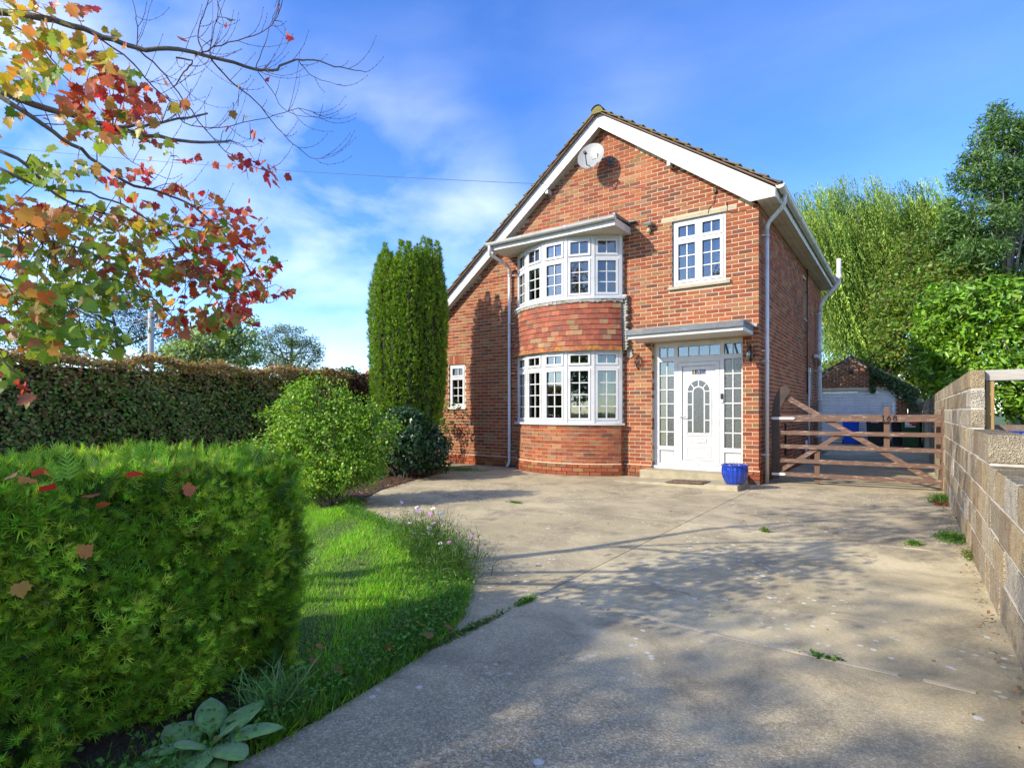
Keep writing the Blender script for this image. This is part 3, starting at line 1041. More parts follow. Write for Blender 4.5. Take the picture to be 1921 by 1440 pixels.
def bow(zs, zt, zl0, zl1, rows, name, glass_low=None):
    """zs sill top, zt head, zl0/zl1 transom band, rows in the lower light"""
    W = part(name)
    fr = MB()
    for i in range(5):
        a, c = FAC[i], FAC[i + 1]
        ax = (c - a).normalized(); nr = Vector((ax.y, -ax.x, 0)); L = (c - a).length
        up = Vector((0, 0, 1))
        A = a + up * 0
        d = 0.07
        m = 0.045
        bk = A - nr * d
        fr.fbox(bk + up * zs, ax, up, nr, L, 0.05, d)
        fr.fbox(bk + up * (zt - 0.07), ax, up, nr, L, 0.07, d)
        fr.fbox(bk + up * (zs + 0.05) , ax, up, nr, m, zt - zs - 0.12, d)
        fr.fbox(bk + up * (zs + 0.05) + ax * (L - m), ax, up, nr, m, zt - zs - 0.12, d)
        fr.fbox(bk + up * zl0 + ax * m, ax, up, nr, L - 2 * m, zl1 - zl0, d)
        e = 0.004
        light(W, A + ax * (m + e) + up * (zs + 0.05 + e), ax, nr, L - 2 * m - 2 * e, zl0 - zs - 0.05 - 2 * e, 2, rows, 0.042)
        light(W, A + ax * (m + e) + up * (zl1 + e) + nr * (0.008 if i in (1, 2, 3) else 0), ax, nr, L - 2 * m - 2 * e, zt - 0.07 - zl1 - 2 * e, 2, 1, 0.045)
    # corner posts
    for i in range(6):
        p = FAC[i]
        q = -1 + 2 * i / 5
        ax, nr = bay_dir(q)
        fr.fbox(p - ax * 0.03 - nr * 0.06 + Vector((0, 0, zs)), ax, (0, 0, 1), nr, 0.06, zt - zs, 0.066)
    for sx, q in ((-1, -1), (1, 1)):
        e = bay_pt(q)
        fr.box(min(e.x, e.x - sx * 0.06), max(e.x, e.x - sx * 0.06), e.y, 0.007, zs, zt)
    fr.build("frame", M_UPVC, W)
    # projecting sill, follows the bow
    s = MB()
    n = 25
    pts = [bay_pt(-1.045 + 2.09 * i / n, 0.075) for i in range(n + 1)]
    pin = [bay_pt(-1.045 + 2.09 * i / n, -0.10) for i in range(n + 1)]
    for i in range(n):
        s.prism([(pts[i].x, pts[i].y), (pts[i + 1].x, pts[i + 1].y), (pin[i + 1].x, pin[i + 1].y), (pin[i].x, pin[i].y)], zs - 0.04, zs - 0.001, axis='z')
    s.build("sill", M_UPVC, W)
    return W


bow(1.025, 2.47, 2.09, 2.15, 4, "bow_window")
bow(3.475, 4.69, 4.235, 4.29, 3, "bow_window")

# tile hanging between the bows: every tile its own
th = part("tile_hanging")
rowsn = 9
for r_ in range(rowsn + 1):
    z0 = 2.435 + r_ * 0.103
    hgt = 0.125 if r_ < rowsn else 0.07
    rr = 0.085 - 0.004 * r_
    al = 2 * AB * (RB + rr)
    tw = 0.163
    nt = int(al / tw) + 1
    s = -(tw / 2 if r_ % 2 else 0)
    while s < al - 0.01:
        a0, a1 = max(0, s) + 0.001, min(al, s + tw) - 0.001
        s += tw
        if a1 - a0 < 0.02: continue
        qm = (a0 + a1) / al - 1
        ax, nr = bay_dir(qm)
        if r_ >= rowsn: pass
        tb = MB()
        c = random.choices([(0.27, 0.068, 0.034), (0.31, 0.09, 0.042), (0.23, 0.065, 0.036), (0.31, 0.135, 0.065), (0.29, 0.17, 0.08), (0.17, 0.068, 0.042)], [30, 26, 18, 12, 9, 9])[0]
        k = random.uniform(0.8, 1.2)
        w = a1 - a0
        jr = random.uniform(-0.002, 0.002); jz = random.uniform(-0.0025, 0.0025)
        base = bay_pt(qm, rr + jr, z0 + jz) - ax * (w / 2)
        lean = 0.022
        v = [base - nr * 0.014, base + ax * w - nr * 0.014, base + ax * w, base]
        t2 = [p - nr * lean + Vector((0, 0, hgt)) for p in v]
        tb.add(v + t2, [(0, 3, 2, 1), (4, 5, 6, 7), (0, 1, 5, 4), (1, 2, 6, 5), (2, 3, 7, 6), (3, 0, 4, 7)], tuple(q * k for q in c))
        o = tb.build("tile", M_TILE, th)
        bm = bmesh.new(); bm.from_mesh(o.data); bmesh.ops.recalc_face_normals(bm, faces=bm.faces); bm.to_mesh(o.data); bm.free()
# cement flashing over the tiles, stepped cement edge at the right
b = MB()
n = 60
for i in range(n):
    q0, q1 = -1.01 + 2.03 * i / n, -1.01 + 2.03 * (i + 1) / n
    r0 = 0.055 + random.uniform(0, 0.012)
    o0, o1, i0, i1 = bay_pt(q0, r0), bay_pt(q1, r0), bay_pt(q0, 0.0), bay_pt(q1, 0.0)
    b.prism([(o0.x, o0.y), (o1.x, o1.y), (i1.x, i1.y), (i0.x, i0.y)], 3.385 + random.uniform(-0.02, 0.008), 3.434, axis='z')
H(b.build("cement_flashing", M_CEMENT))
b = MB()
z = 2.30
while z < 3.47:
    hh = random.uniform(0.04, 0.07)
    t = (z - 2.3) / 1.17
    w = 0.035 + 0.05 * random.random()
    bx = bay_pt(1, 0.09 - 0.004 * 9 * t).x + (0.05 if z < 2.42 else 0)
    b.prism([(bx - 0.02, z), (bx + w * 0.6, z - 0.01), (bx + w + 0.03, z + hh * 0.6), (bx + w * 0.7, z + hh), (bx - 0.02, z + hh)], -0.105 if z > 2.42 else -0.02, 0.004)
    z += hh * 0.97
H(b.build("cement_fillet", M_CEMENT))
bpy.data.objects["cement_fillet"]


# flat roof over the upper bow
BRX0, BRX1, BRY = -5.24, -2.33, -0.72
b = MB(); b.box(BRX0 + 0.012, BRX1 - 0.012, BRY + 0.015, 0.003, 4.702, 4.716)
n = 9
for i in range(n):      # soffit boards running along the front
    y0 = BRY + 0.02 + i * (0.70 / n)
    b.box(BRX0 + 0.016, BRX1 - 0.016, y0, y0 + 0.70 / n - 0.006, 4.692, 4.7015)
H(b.build("bay_soffit", M_SOFFIT))
b = MB()
b.box(BRX0, BRX1, BRY, BRY + 0.012, 4.69, 4.83)
b.box(BRX0, BRX0 + 0.012, BRY + 0.0125, 0.003, 4.69, 4.83)
b.box(BRX1 - 0.012, BRX1, BRY + 0.0125, 0.003, 4.69, 4.83)
H(b.build("bay_fascia", M_UPVC))
b = MB()
b.prism([(BRY - 0.03, 4.832), (0.003, 4.875), (0.003, 4.90), (BRY - 0.03, 4.86)], BRX0 - 0.02, BRX1 + 0.02, axis='x')
b.box(BRX1 - 0.03, BRX1 + 0.022, BRY - 0.032, -0.0, 4.8605, 4.905)
H(b.build("bay_flat_roof", M_DARK_TRIM))


def gutter(path, r=0.056, name="gutter", m=None, joints=()):
    """half-round gutter along a straight path"""
    a, c = Vector(path[0]), Vector(path[1])
    ax = (c - a).normalized(); sd = Vector((ax.y, -ax.x, 0)); up = Vector((0, 0, 1))
    b = MB()
    n = 10
    for (rr, rev) in ((r, False), (r - 0.004, True)):
        vs = []
        for p in (a, c):
            for k in range(n + 1):
                t = math.pi * k / n
                vs.append(p + sd * math.cos(t) * rr - up * math.sin(t) * rr)
        fs = [(k, k + 1, n + 2 + k, n + 1 + k) for k in range(n)]
        if rev: fs = [f[::-1] for f in fs]
        b.add(vs, fs, smooth=True)
    for p, s in ((a, -1), (c, 1)):     # stop ends
        vs = [p + ax * s * 0.002 + sd * math.cos(math.pi * k / n) * (r + 0.006) - up * math.sin(math.pi * k / n) * (r + 0.006) for k in range(n + 1)]
        b.add(vs, [tuple(range(n + 1))])
    L = (c - a).length
    for j in joints:
        p = a + ax * j
        vs = []
        for q in (p - ax * 0.035, p + ax * 0.035):
            for k in range(n + 1):
                t = math.pi * k / n
                vs.append(q + sd * math.cos(t) * (r + 0.006) - up * math.sin(t) * (r + 0.006))
        b.add(vs, [(k, k + 1, n + 2 + k, n + 1 + k) for k in range(n)], smooth=False)
    # lips
    for sg in (1, -1):
        b.tube([a + sd * sg * r, c + sd * sg * r], 0.006, 6)
    return b.build(name, m or M_UPVC)


H(gutter([(BRX0 - 0.03, BRY - 0.065, 4.825), (BRX1 + 0.03, BRY - 0.065, 4.835)], joints=(0.9, 1.95)))
# front downpipe
dp = MB()
gx, gy = -5.20, BRY - 0.065
dp.tube([(gx, gy, 4.79), (gx, gy, 4.66), (gx, gy + 0.03, 4.60), (-5.19, -0.16, 4.50), (-5.19, -0.075, 4.42), (-5.19, -0.075, 4.30)], 0.036, 12)
dp.tube([(-5.19, -0.075, 4.30), (-5.19, -0.075, 0.14), (-5.19, -0.10, 0.08), (-5.19, -0.17, 0.035)], 0.034, 12)
for z in (4.28, 3.2, 2.1, 0.36):
    dp.tube([(-5.19, -0.075, z - 0.02), (-5.19, -0.075, z + 0.02)], 0.041, 12)
    dp.box(-5.20, -5.18, -0.045, 0.004, z - 0.01, z + 0.01)
    dp.box(-5.13, -5.05, -0.06, -0.045, z - 0.008, z + 0.008)
H(dp.build("downpipe", M_UPVC))

# casement windows in the wall
def casement(W, x0, x1, z0, z1, y, lights):
    fr = MB()
    o = 0.045
    fr.box(x0, x1, y, y + 0.07, z0, z0 + o); fr.box(x0, x1, y, y + 0.07, z1 - o, z1)
    fr.box(x0, x0 + o, y, y + 0.07, z0 + o, z1 - o); fr.box(x1 - o, x1, y, y + 0.07, z0 + o, z1 - o)
    for (a, c, p, q, cols, rows, sash) in lights:
        light(W, (a, y, p), (1, 0, 0), (0, -1, 0), c - a, q - p, cols, rows, sash)
    return fr


W = part("casement_window")
x0, x1, z0, z1, y = UWIN[0] + 0.005, UWIN[1] - 0.005, UWIN[2] + 0.003, UWIN[3] - 0.004, 0.045
xm = (x0 + x1) / 2
zt = z1 - 0.365
L_ = []
for a, c in ((x0 + 0.05, xm - 0.015), (xm + 0.015, x1 - 0.05)):
    L_.append((a, c, z0 + 0.05, zt - 0.015, 2, 3, 0.05)); L_.append((a, c, zt + 0.015, z1 - 0.05, 2, 1, 0.05))
fr = casement(W, x0, x1, z0, z1, y, L_)
fr.box(xm - 0.0148, xm + 0.0148, y, y + 0.07, z0 + 0.045, z1 - 0.045)
fr.box(x0 + 0.045, xm - 0.015, y, y + 0.07, zt - 0.0148, zt + 0.0148); fr.box(xm + 0.015, x1 - 0.045, y, y + 0.07, zt - 0.0148, zt + 0.0148)
fr.build("frame", M_UPVC, W)
W = part("casement_window")
x0, x1, z0, z1, y = LWIN[0] + 0.004, LWIN[1] - 0.004, LWIN[2] + 0.05, LWIN[3] - 0.004, 0.035
zt = z1 - 0.31
fr = casement(W, x0, x1, z0, z1, y, [(x0 + 0.05, x1 - 0.05, z0 + 0.05, zt - 0.015, 2, 3, 0.04), (x0 + 0.05, x1 - 0.05, zt + 0.015, z1 - 0.05, 2, 1, 0.04)])
fr.box(x0 + 0.045, x1 - 0.045, y, y + 0.07, zt - 0.0148, zt + 0.0148)
fr.build("frame", M_UPVC, W)
b = MB(); b.box(x0 - 0.04, x1 + 0.05, -0.045, 0.1, LWIN[2] + 0.005, z0 - 0.002)
b.build("sill", M_UPVC, W)
# soldier course over the left window
b = MB()
for i in range(8):
    xx = LWIN[0] + 0.0 + i * 0.068
    b.box(xx, xx + 0.058, -0.004, 0.02, 2.39, 2.60, brick_tint(0, 0.5))
H(b.build("brick_arch", M_BRICK))

# ------------------------------------------------------------------ door set
D = part("door_surround")
FY = 0.12
X = lambda u: wy(u, 700, FY)[0]
zz = lambda u, v: wy(u, v, FY)[1]
dx0, dx1, dz0, dz1 = DOOR[0] + 0.004, DOOR[1] - 0.004, 0.205, 2.545
lx0, lx1 = X(1237), X(1264.5)
cx0, cx1 = X(1271.5), X(1350.5)
rx0, rx1 = X(1358.5), X(1391)
zT = 2.165     # top of the door leaf opening
fb = MB()
fb.box(dx0, dx1, FY, FY + 0.07, dz0, dz0 + 0.06)
fb.box(dx0, dx1, FY, FY + 0.07, 2.46, dz1)
fb.box(dx0, lx0, FY, FY + 0.07, dz0 + 0.06, 2.46)
fb.box(rx1, dx1, FY, FY + 0.07, dz0 + 0.06, 2.46)
fb.box(lx1, cx0, FY, FY + 0.07, dz0 + 0.06, 2.46)
fb.box(cx1, rx0, FY, FY + 0.07, dz0 + 0.06, 2.46)
fb.box(lx0, lx1, FY, FY + 0.07, 2.19, 2.27); fb.box(rx0, rx1, FY, FY + 0.07, 2.19, 2.27)
fb.box(cx0, cx1, FY, FY + 0.07, zT, 2.27)
fb.box(lx0, lx1, FY, FY + 0.07, 0.52, 0.60); fb.box(rx0, rx1, FY, FY + 0.07, 0.52, 0.60)
fb.box(lx0, lx1, FY + 0.025, FY + 0.07, dz0 + 0.06, 0.52); fb.box(rx0, rx1, FY + 0.025, FY + 0.07, dz0 + 0.06, 0.52)
fb.box(dx0 - 0.0, dx1 + 0.0, FY - 0.07, FY - 0.001, dz0 - 0.03, dz0 + 0.022)
fb.build("frame", M_UPVC, D)
A = (1, 0, 0); N_ = (0, -1, 0)
light(D, (lx0, FY, 0.60), A, N_, lx1 - lx0, 1.59, 2, 6, 0.0, glass=lambda r, c: M_FROST_L if c == 0 and r < 5 else (M_FROST if r < 5 else M_GLASS), bar=0.02)
light(D, (rx0, FY, 0.60), A, N_, rx1 - rx0, 1.59, 2, 6, 0.0, glass=M_FROST, bar=0.02)
light(D, (lx0, FY, 2.27), A, N_, lx1 - lx0, 0.19, 2, 1, 0.0)
light(D, (rx0, FY, 2.27), A, N_, rx1 - rx0, 0.19, 2, 1, 0.0)
light(D, (cx0, FY, 2.27), A, N_, cx1 - cx0, 0.19, 4, 1, 0.0, bar=0.012)
door = part("front_door")
m0, m1 = cx0 + 0.006, cx1 - 0.006
dxm = (m0 + m1) / 2
b = MB(); b.box(m0, m1, FY + 0.018, FY + 0.06, dz0 + 0.065, zT - 0.006)
# raised sash border
e0, e1, ez0, ez1 = m0 + 0.075, m1 - 0.075, dz0 + 0.14, zT - 0.075
b.box(m0, m1, FY - 0.002, FY + 0.0179, dz0 + 0.065, ez0); b.box(m0, m1, FY - 0.002, FY + 0.0179, ez1, zT - 0.006)
b.box(m0, e0, FY - 0.002, FY + 0.0179, ez0, ez1); b.box(e1, m1, FY - 0.002, FY + 0.0179, ez0, ez1)
b.build("door_leaf", M_UPVC, door)
b = MB()
def outline(x0_, x1_, z0_, z1_, w_, y_):
    b.box(x0_, x1_, y_ - 0.001, y_ + 0.002, z0_, z0_ + w_); b.box(x0_, x1_, y_ - 0.001, y_ + 0.002, z1_ - w_, z1_)
    b.box(x0_, x0_ + w_, y_ - 0.001, y_ + 0.002, z0_ + w_, z1_ - w_); b.box(x1_ - w_, x1_, y_ - 0.001, y_ + 0.002, z0_ + w_, z1_ - w_)
outline(e0 + 0.0005, e1 - 0.0005, ez0 + 0.0005, ez1 - 0.0005, 0.007, FY + 0.0165)
outline(m0 - 0.0055, m1 + 0.0055, dz0 + 0.0605, zT - 0.0005, 0.006, FY + 0.012)
outline(dxm - 0.225, dxm + 0.225, 0.395, 0.605, 0.004, FY + 0.0165)  # shadow lines drawn dark round panel, letter plate and side panels
outline(dxm - 0.14, dxm + 0.14, 0.675, 0.75, 0.004, FY + 0.0165)
outline(lx0 + 0.012, lx1 - 0.012, 0.285, 0.505, 0.005, FY + 0.0235); outline(rx0 + 0.012, rx1 - 0.012, 0.285, 0.505, 0.005, FY + 0.0235)
b.build("seal_and_shade_line", simple("seal_and_shade_grey", (0.12, 0.12, 0.12), 0.6), door)  # real door seals joined with the drawn shadow lines
dxm = (m0 + m1) / 2
gy0 = 0.86
gwid = 0.20
gtop = 1.62      # springing line of the outer arch
yf = FY + 0.0175
# outer moulding
def ring(mb, pts_o, pts_i, y0, y1):
    n = len(pts_o)
    for i in range(n - 1):
        mb.prism([pts_o[i], pts_o[i + 1], pts_i[i + 1], pts_i[i]], y0, y1)
def archpts(w, z0, zs, n=14):
    p = [(dxm - w, z0)] + [(dxm - w * math.cos(math.pi * i / n), zs + w * math.sin(math.pi * i / n)) for i in range(n + 1)] + [(dxm + w, z0)]
    return p
mo = MB()
ring(mo, archpts(gwid + 0.035, gy0 - 0.035, gtop), archpts(gwid, gy0, gtop), yf - 0.012, yf)
mo.box(dxm - gwid - 0.035, dxm + gwid + 0.035, yf - 0.0121, yf, gy0 - 0.06, gy0 - 0.036)
for (a0, a1, b0, b1) in ((dxm - 0.22, dxm + 0.22, 0.40, 0.60),):
    mo.box(a0, a1, yf - 0.010, yf, b0, b0 + 0.018); mo.box(a0, a1, yf - 0.010, yf, b1 - 0.018, b1)
    mo.box(a0, a0 + 0.018, yf - 0.010, yf, b0 + 0.018, b1 - 0.018); mo.box(a1 - 0.018, a1, yf - 0.010, yf, b0 + 0.018, b1 - 0.018)
    mo.box(a0 + 0.045, a1 - 0.045, yf - 0.007, yf, b0 + 0.045, b1 - 0.045)
mo.build("moulding", M_UPVC, door)
gp = MB(); gp.prism(archpts(gwid - 0.001, gy0 + 0.001, gtop)[::-1], yf - 0.005, yf - 0.001)
gp.build("pane", M_FROST, door)
gb = MB()
iw = 0.105
ring(gb, archpts(iw + 0.011, gy0, gtop - 0.02), archpts(iw - 0.011, gy0, gtop - 0.02), yf - 0.010, yf - 0.0055)
for zc in (gy0 + 0.23, gy0 + 0.52, gtop + 0.0):
    gb.box(dxm - gwid + 0.002, dxm - iw - 0.011, yf - 0.010, yf - 0.0056, zc - 0.009, zc + 0.009)
    gb.box(dxm + iw + 0.011, dxm + gwid - 0.002, yf - 0.010, yf - 0.0056, zc - 0.009, zc + 0.009)
for aa in (45, 90, 135):
    t = math.radians(aa)
    d = Vector((math.cos(t), 0, math.sin(t))); p = Vector((-d.z, 0, d.x)) * 0.009
    c0 = Vector((dxm, 0, gtop - 0.02)) + d * (iw + 0.008); c1 = Vector((dxm, 0, gtop)) + d * (gwid - 0.001)
    gb.prism([((c0 + p).x, (c0 + p).z), ((c0 - p).x, (c0 - p).z), ((c1 - p).x, (c1 - p).z), ((c1 + p).x, (c1 + p).z)], yf - 0.0101, yf - 0.0057)
gb.build("glazing_grid", M_UPVC, door)
lb = MB(); lb.box(dxm - 0.135, dxm + 0.135, yf - 0.012, yf, 0.68, 0.745)
lb.build("letter_plate", M_UPVC, door, bevel=0.003)
hb = MB()
hx = m0 + 0.035
hb.box(hx - 0.016, hx + 0.016, FY - 0.012, FY - 0.002, 1.02, 1.25)
hb.tube([(hx, FY - 0.012, 1.17), (hx, FY - 0.055, 1.17), (hx + 0.03, FY - 0.06, 1.165), (hx + 0.13, FY - 0.058, 1.145)], 0.010, 8)
hb.build("handle", simple("satin_metal", (0.7, 0.7, 0.68), 0.3, metal=0.6), door)


# ------------------------------------------------------------------ digits as solid shapes
def digit(mb, ch, ox, oz, w, h, y0, y1, st=0.2):
    """stroke digits from thin prisms; ox left, oz bottom"""
    s = st * w
    def seg(pts, wd=s):
        for (a, c) in zip(pts[:-1], pts[1:]):
            a, c = Vector((a[0], a[1])), Vector((c[0], c[1]))
            d = (c - a)
            if d.length < 1e-6: continue
            d.normalize(); n = Vector((-d.y, d.x)) * wd / 2
            a2, c2 = a - d * wd * 0.2, c + d * wd * 0.2
            mb.prism([(ox + p.x * 1, oz + p.y * 1) for p in (a2 + n, a2 - n, c2 - n, c2 + n)], y0, y1 + random.uniform(0, 0.0004))
    def arc(cx, cz, rx, rz, t0, t1, n=12):
        return [(cx + rx * math.cos(math.radians(t0 + (t1 - t0) * i / n)), cz + rz * math.sin(math.radians(t0 + (t1 - t0) * i / n))) for i in range(n + 1)]
    if ch == '1':
        seg([(w * 0.5, 0), (w * 0.5, h)]); seg([(w * 0.5, h - s * 0.3), (w * 0.22, h * 0.8)]); seg([(w * 0.25, s / 2), (w * 0.75, s / 2)], s * 0.8)
    if ch == '6':
        seg(arc(w * 0.5, h * 0.3, w * 0.36, h * 0.26, 0, 360, 18)); seg([(w * 0.16, h * 0.36), (w * 0.3, h * 0.68), (w * 0.66, h * 0.98)])
    if ch == '8':
        seg(arc(w * 0.5, h * 0.27, w * 0.36, h * 0.23, 0, 360, 18)); seg(arc(w * 0.5, h * 0.74, w * 0.28, h * 0.2, 0, 360, 18))


M_BLACK = simple("black_enamel", (0.012, 0.012, 0.015), 0.35)
M_GOLD = simple("gold_digit", (0.75, 0.52, 0.12), 0.35)
M_WHITE_D = simple("white_digit", (0.8, 0.8, 0.78), 0.4)
nx = dxm - 0.115
for i, ch in enumerate("168"):
    pb = MB(); pb.box(nx, nx + 0.074, yf - 0.006, yf, 1.935, 2.015)
    pl = pb.build("number_plaque", M_BLACK if i == 0 else simple("navy_enamel", (0.03, 0.04, 0.16), 0.35), door)
    db = MB(); digit(db, ch, nx + 0.010, 1.943, 0.054, 0.064, yf - 0.0085, yf - 0.0062, 0.22)
    db.build("digit", M_GOLD if i == 0 else M_WHITE_D, door)
    nx += 0.082
# bell push on the frame
bb = MB(); bx = (cx1 + rx0) / 2
bb.box(bx - 0.022, bx + 0.022, FY - 0.022, FY - 0.0005, 1.47, 1.57)
bo = bb.build("doorbell", M_BLACK, bevel=0.004); tag(bo, "small black doorbell with a camera, on the white frame right of the front door", "doorbell")
bb = MB(); bb.box(bx - 0.02, bx + 0.024, FY - 0.026, FY - 0.0005, 1.40, 1.466)
bb.build("bell_push", M_UPVC, bo, bevel=0.008)

# door canopy
CX0, CX1, CY = -2.07, -0.09, -0.73
b = MB(); b.box(CX0, CX1, CY, 0.003, 2.56, 2.625)
H(b.build("canopy", M_BARGE))
b = MB()
b.box(CX0 - 0.012, CX1 + 0.012, CY - 0.03, 0.003, 2.6255, 2.69)
b.box(CX0 - 0.016, CX1 + 0.016, CY - 0.045, CY - 0.0301, 2.622, 2.715)
b.box(CX1 - 0.03, CX1 + 0.02, CY - 0.05, 0.002, 2.6905, 2.725)
b.box(CX0 - 0.02, CX0 + 0.03, CY - 0.05, 0.002, 2.6905, 2.72)
H(b.build("canopy_roof", M_DARK_TRIM))
b = MB()
n = 40
for i in range(n):
    a0 = CX0 - 0.1 + (CX1 - CX0 + 0.17) * i / n; a1 = CX0 - 0.1 + (CX1 - CX0 + 0.17) * (i + 1) / n
    b.prism([(0.003, 2.69), (-0.09, 2.69), (-0.02, 2.755 + random.uniform(-0.008, 0.012)), (0.003, 2.77 + random.uniform(-0.01, 0.012))], a0, a1, axis='x')
H(b.build("cement_flashing", M_CEMENT))

# ------------------------------------------------------------------ interior seen through the glass
b = MB()
b.box(-7.65, -0.25, 3.6, 3.7, 0.1, 2.5); b.box(-5.2, -0.25, 3.6, 3.7, 2.5, 4.85)
b.box(-7.65, -0.25, 0.25, 3.6, 0.0, 0.12); b.box(-7.65, -0.25, 0.25, 3.6, 2.52, 2.66); b.box(-5.2, -0.25, 0.25, 3.6, 4.86, 4.95)
b.box(-2.2, -2.1, 0.25, 3.6, 0.13, 2.51); b.box(-2.2, -2.1, 0.25, 3.6, 2.67, 4.85); b.box(-5.3, -5.2, 0.25, 3.6, 0.13, 2.51); b.box(-5.3, -5.2, 0.25, 3.6, 2.67, 4.75)
b.box(-4.88, -2.53, -0.1, 0.25, 2.47, 2.52)
H(b.build("interior_wall", M_ROOM))


def curtain(pts, z0, z1, m, amp=0.03, waves=5, name="curtain"):
    P0 = [Vector(p) for p in pts]
    n = 12 * waves
    vs = []
    for i in range(n + 1):
        t = i / n * (len(P0) - 1)
        k = min(int(t), len(P0) - 2)
        p = P0[k].lerp(P0[k + 1], t - k)
        d = (P0[k + 1] - P0[k]).normalized(); nn = Vector((d.y, -d.x, 0))
        p = p + nn * amp * math.sin(i / n * waves * 2 * math.pi)
        vs += [(p.x, p.y, z0), (p.x, p.y, z1)]
    b = MB(); b.add(vs, [(2 * i, 2 * i + 2, 2 * i + 3, 2 * i + 1) for i in range(n)], smooth=True)
    o = H(b.build(name, m))
    s = o.modifiers.new("thickness", 'SOLIDIFY'); s.thickness = 0.004
    return o


def inb(q, r): return bay_pt(q, r)


curtain([inb(0.74, -0.13), inb(0.98, -0.15), (-2.62, 0.1, 0)], 1.07, 2.45, M_CURTAIN, 0.022, 6)
curtain([(-4.8, 0.05, 0), inb(-0.97, -0.15), inb(-0.66, -0.13)], 1.07, 2.45, simple("curtain_dim", (0.28, 0.3, 0.18), 0.9), 0.022, 6)
curtain([inb(0.80, -0.13), inb(0.98, -0.15), (-2.62, 0.1, 0)], 3.5, 4.68, M_NET, 0.02, 6)
curtain([(-4.8, 0.05, 0), inb(-0.97, -0.15), inb(-0.8, -0.13)], 3.5, 4.68, M_CURTAIN, 0.02, 5)
curtain([(-0.78, 0.19, 0), (-0.56, 0.2, 0)], 3.6, 4.76, M_NET, 0.012, 4)
curtain([(-1.49, 0.19, 0), (-1.22, 0.22, 0)], 3.6, 4.76, M_NET, 0.008, 3)

# ------------------------------------------------------------------ roof
ROOF = part("roof")
RY0, RY1 = -0.27, 8.55
def slope_frame(side):
    if side > 0:
        a = Vector((RIDGE[0], 0, 7.20)); c = Vector((0.36, 0, 4.955))
    else:
        a = Vector((RIDGE[0], 0, 7.20)); c = Vector((-8.35, 0, 7.20 - 0.785 * (8.35 + RIDGE[0])))
    d = (c - a); L = d.length; d.normalize()
    n = Vector((-d.z, 0, d.x)) if side < 0 else Vector((-d.z, 0, d.x))
    if n.z < 0: n = -n
    return a, d, n, L
rt = MB()
for side in (1, -1):
    a, d, n, L = slope_frame(side)
    g = 0.262
    k = 0
    s = 0.02
    while s < L:
        e = min(L, s + g + 0.03)
        tn = random.uniform(0.7, 1.2)
        cbase = (0.17 * tn, 0.125 * tn, 0.085 * tn)
        # course
        p0 = a + d * s + n * 0.012; p1 = a + d * e + n * 0.052
        q0, q1 = p0 - n * 0.012, p1 - n * 0.022
        rt.prism([(p0.x, p0.z), (p1.x, p1.z), (q1.x, q1.z), (q0.x, q0.z)], RY0 + 0.331, RY1, tint=cbase)
        # verge tile
        v = MB()
        j = random.uniform(-0.004, 0.004)
        p0 = a + d * (s - 0.01) + n * (0.016 + j * 0.5); p1 = a + d * (e + random.uniform(0, 0.02)) + n * (0.056 + j)
        q0, q1 = p0 - n * 0.014, p1 - n * 0.03
        v.prism([(p0.x, p0.z), (p1.x, p1.z), (q1.x, q1.z), (q0.x, q0.z)], RY0 + random.uniform(-0.012, 0.012), RY0 + 0.33, tint=cbase)
        m1_ = p1 - d * 0.0
        v.box(m1_.x - 0.05, m1_.x + 0.01, RY0 + 0.02, RY0 + 0.3, m1_.z - 0.005, m1_.z + random.uniform(0.002, 0.016), (0.16, 0.14, 0.05))
        v.build("verge_tile", M_ROOF, ROOF)
        s += g
        k += 1
rt.build("roof_tiles", M_ROOF, ROOF, kind='stuff')
# ridge tiles
y = RY0 - 0.01
i = 0
while y < RY1 - 0.2:
    b = MB()
    n = 8
    for (r0, rev) in ((0.135, 0), (0.115, 1)):
        vs = []
        for yy in (y, y + 0.44):
            for k in range(n + 1):
                t = math.pi * (0.12 + 0.76 * k / n)
                vs.append((RIDGE[0] + r0 * math.cos(t), yy, 7.155 + r0 * math.sin(t)))
        fs = [(k, k + 1, n + 2 + k, n + 1 + k) for k in range(n)]
        b.add(vs, fs if rev else [f[::-1] for f in fs], (0.2, 0.15, 0.06), True)
    if i == 0:
        vs = [(RIDGE[0] + 0.132 * math.cos(math.pi * k / 12), y + 0.01, 7.13 + 0.145 * math.sin(math.pi * k / 12)) for k in range(13)]
        b.add(vs, [tuple(range(13))[::-1]], (0.24, 0.2, 0.07))
    b.build("ridge_tile", M_ROOF, ROOF)
    y += 0.45; i += 1
# underlay closing the roof and undercloak strip
b = MB()
a, d, n, L = slope_frame(1); p1 = a + d * (L - 0.02)
b.prism([(a.x, a.z - 0.01), (p1.x, p1.z - 0.01), (p1.x, p1.z - 0.03), (a.x, a.z - 0.03)], RY0 + 0.02, RY1 - 0.02, tint=(1, 1, 1))
a, d, n, L = slope_frame(-1); p2 = a + d * (L - 0.02)
b.prism([(a.x - 0.001, a.z - 0.01), (a.x - 0.001, a.z - 0.03), (p2.x, p2.z - 0.03), (p2.x, p2.z - 0.01)], RY0 + 0.02, RY1 - 0.02)
b.build("undercloak", simple("undercloak_mortar", (0.20, 0.13, 0.095), 0.9), ROOF)
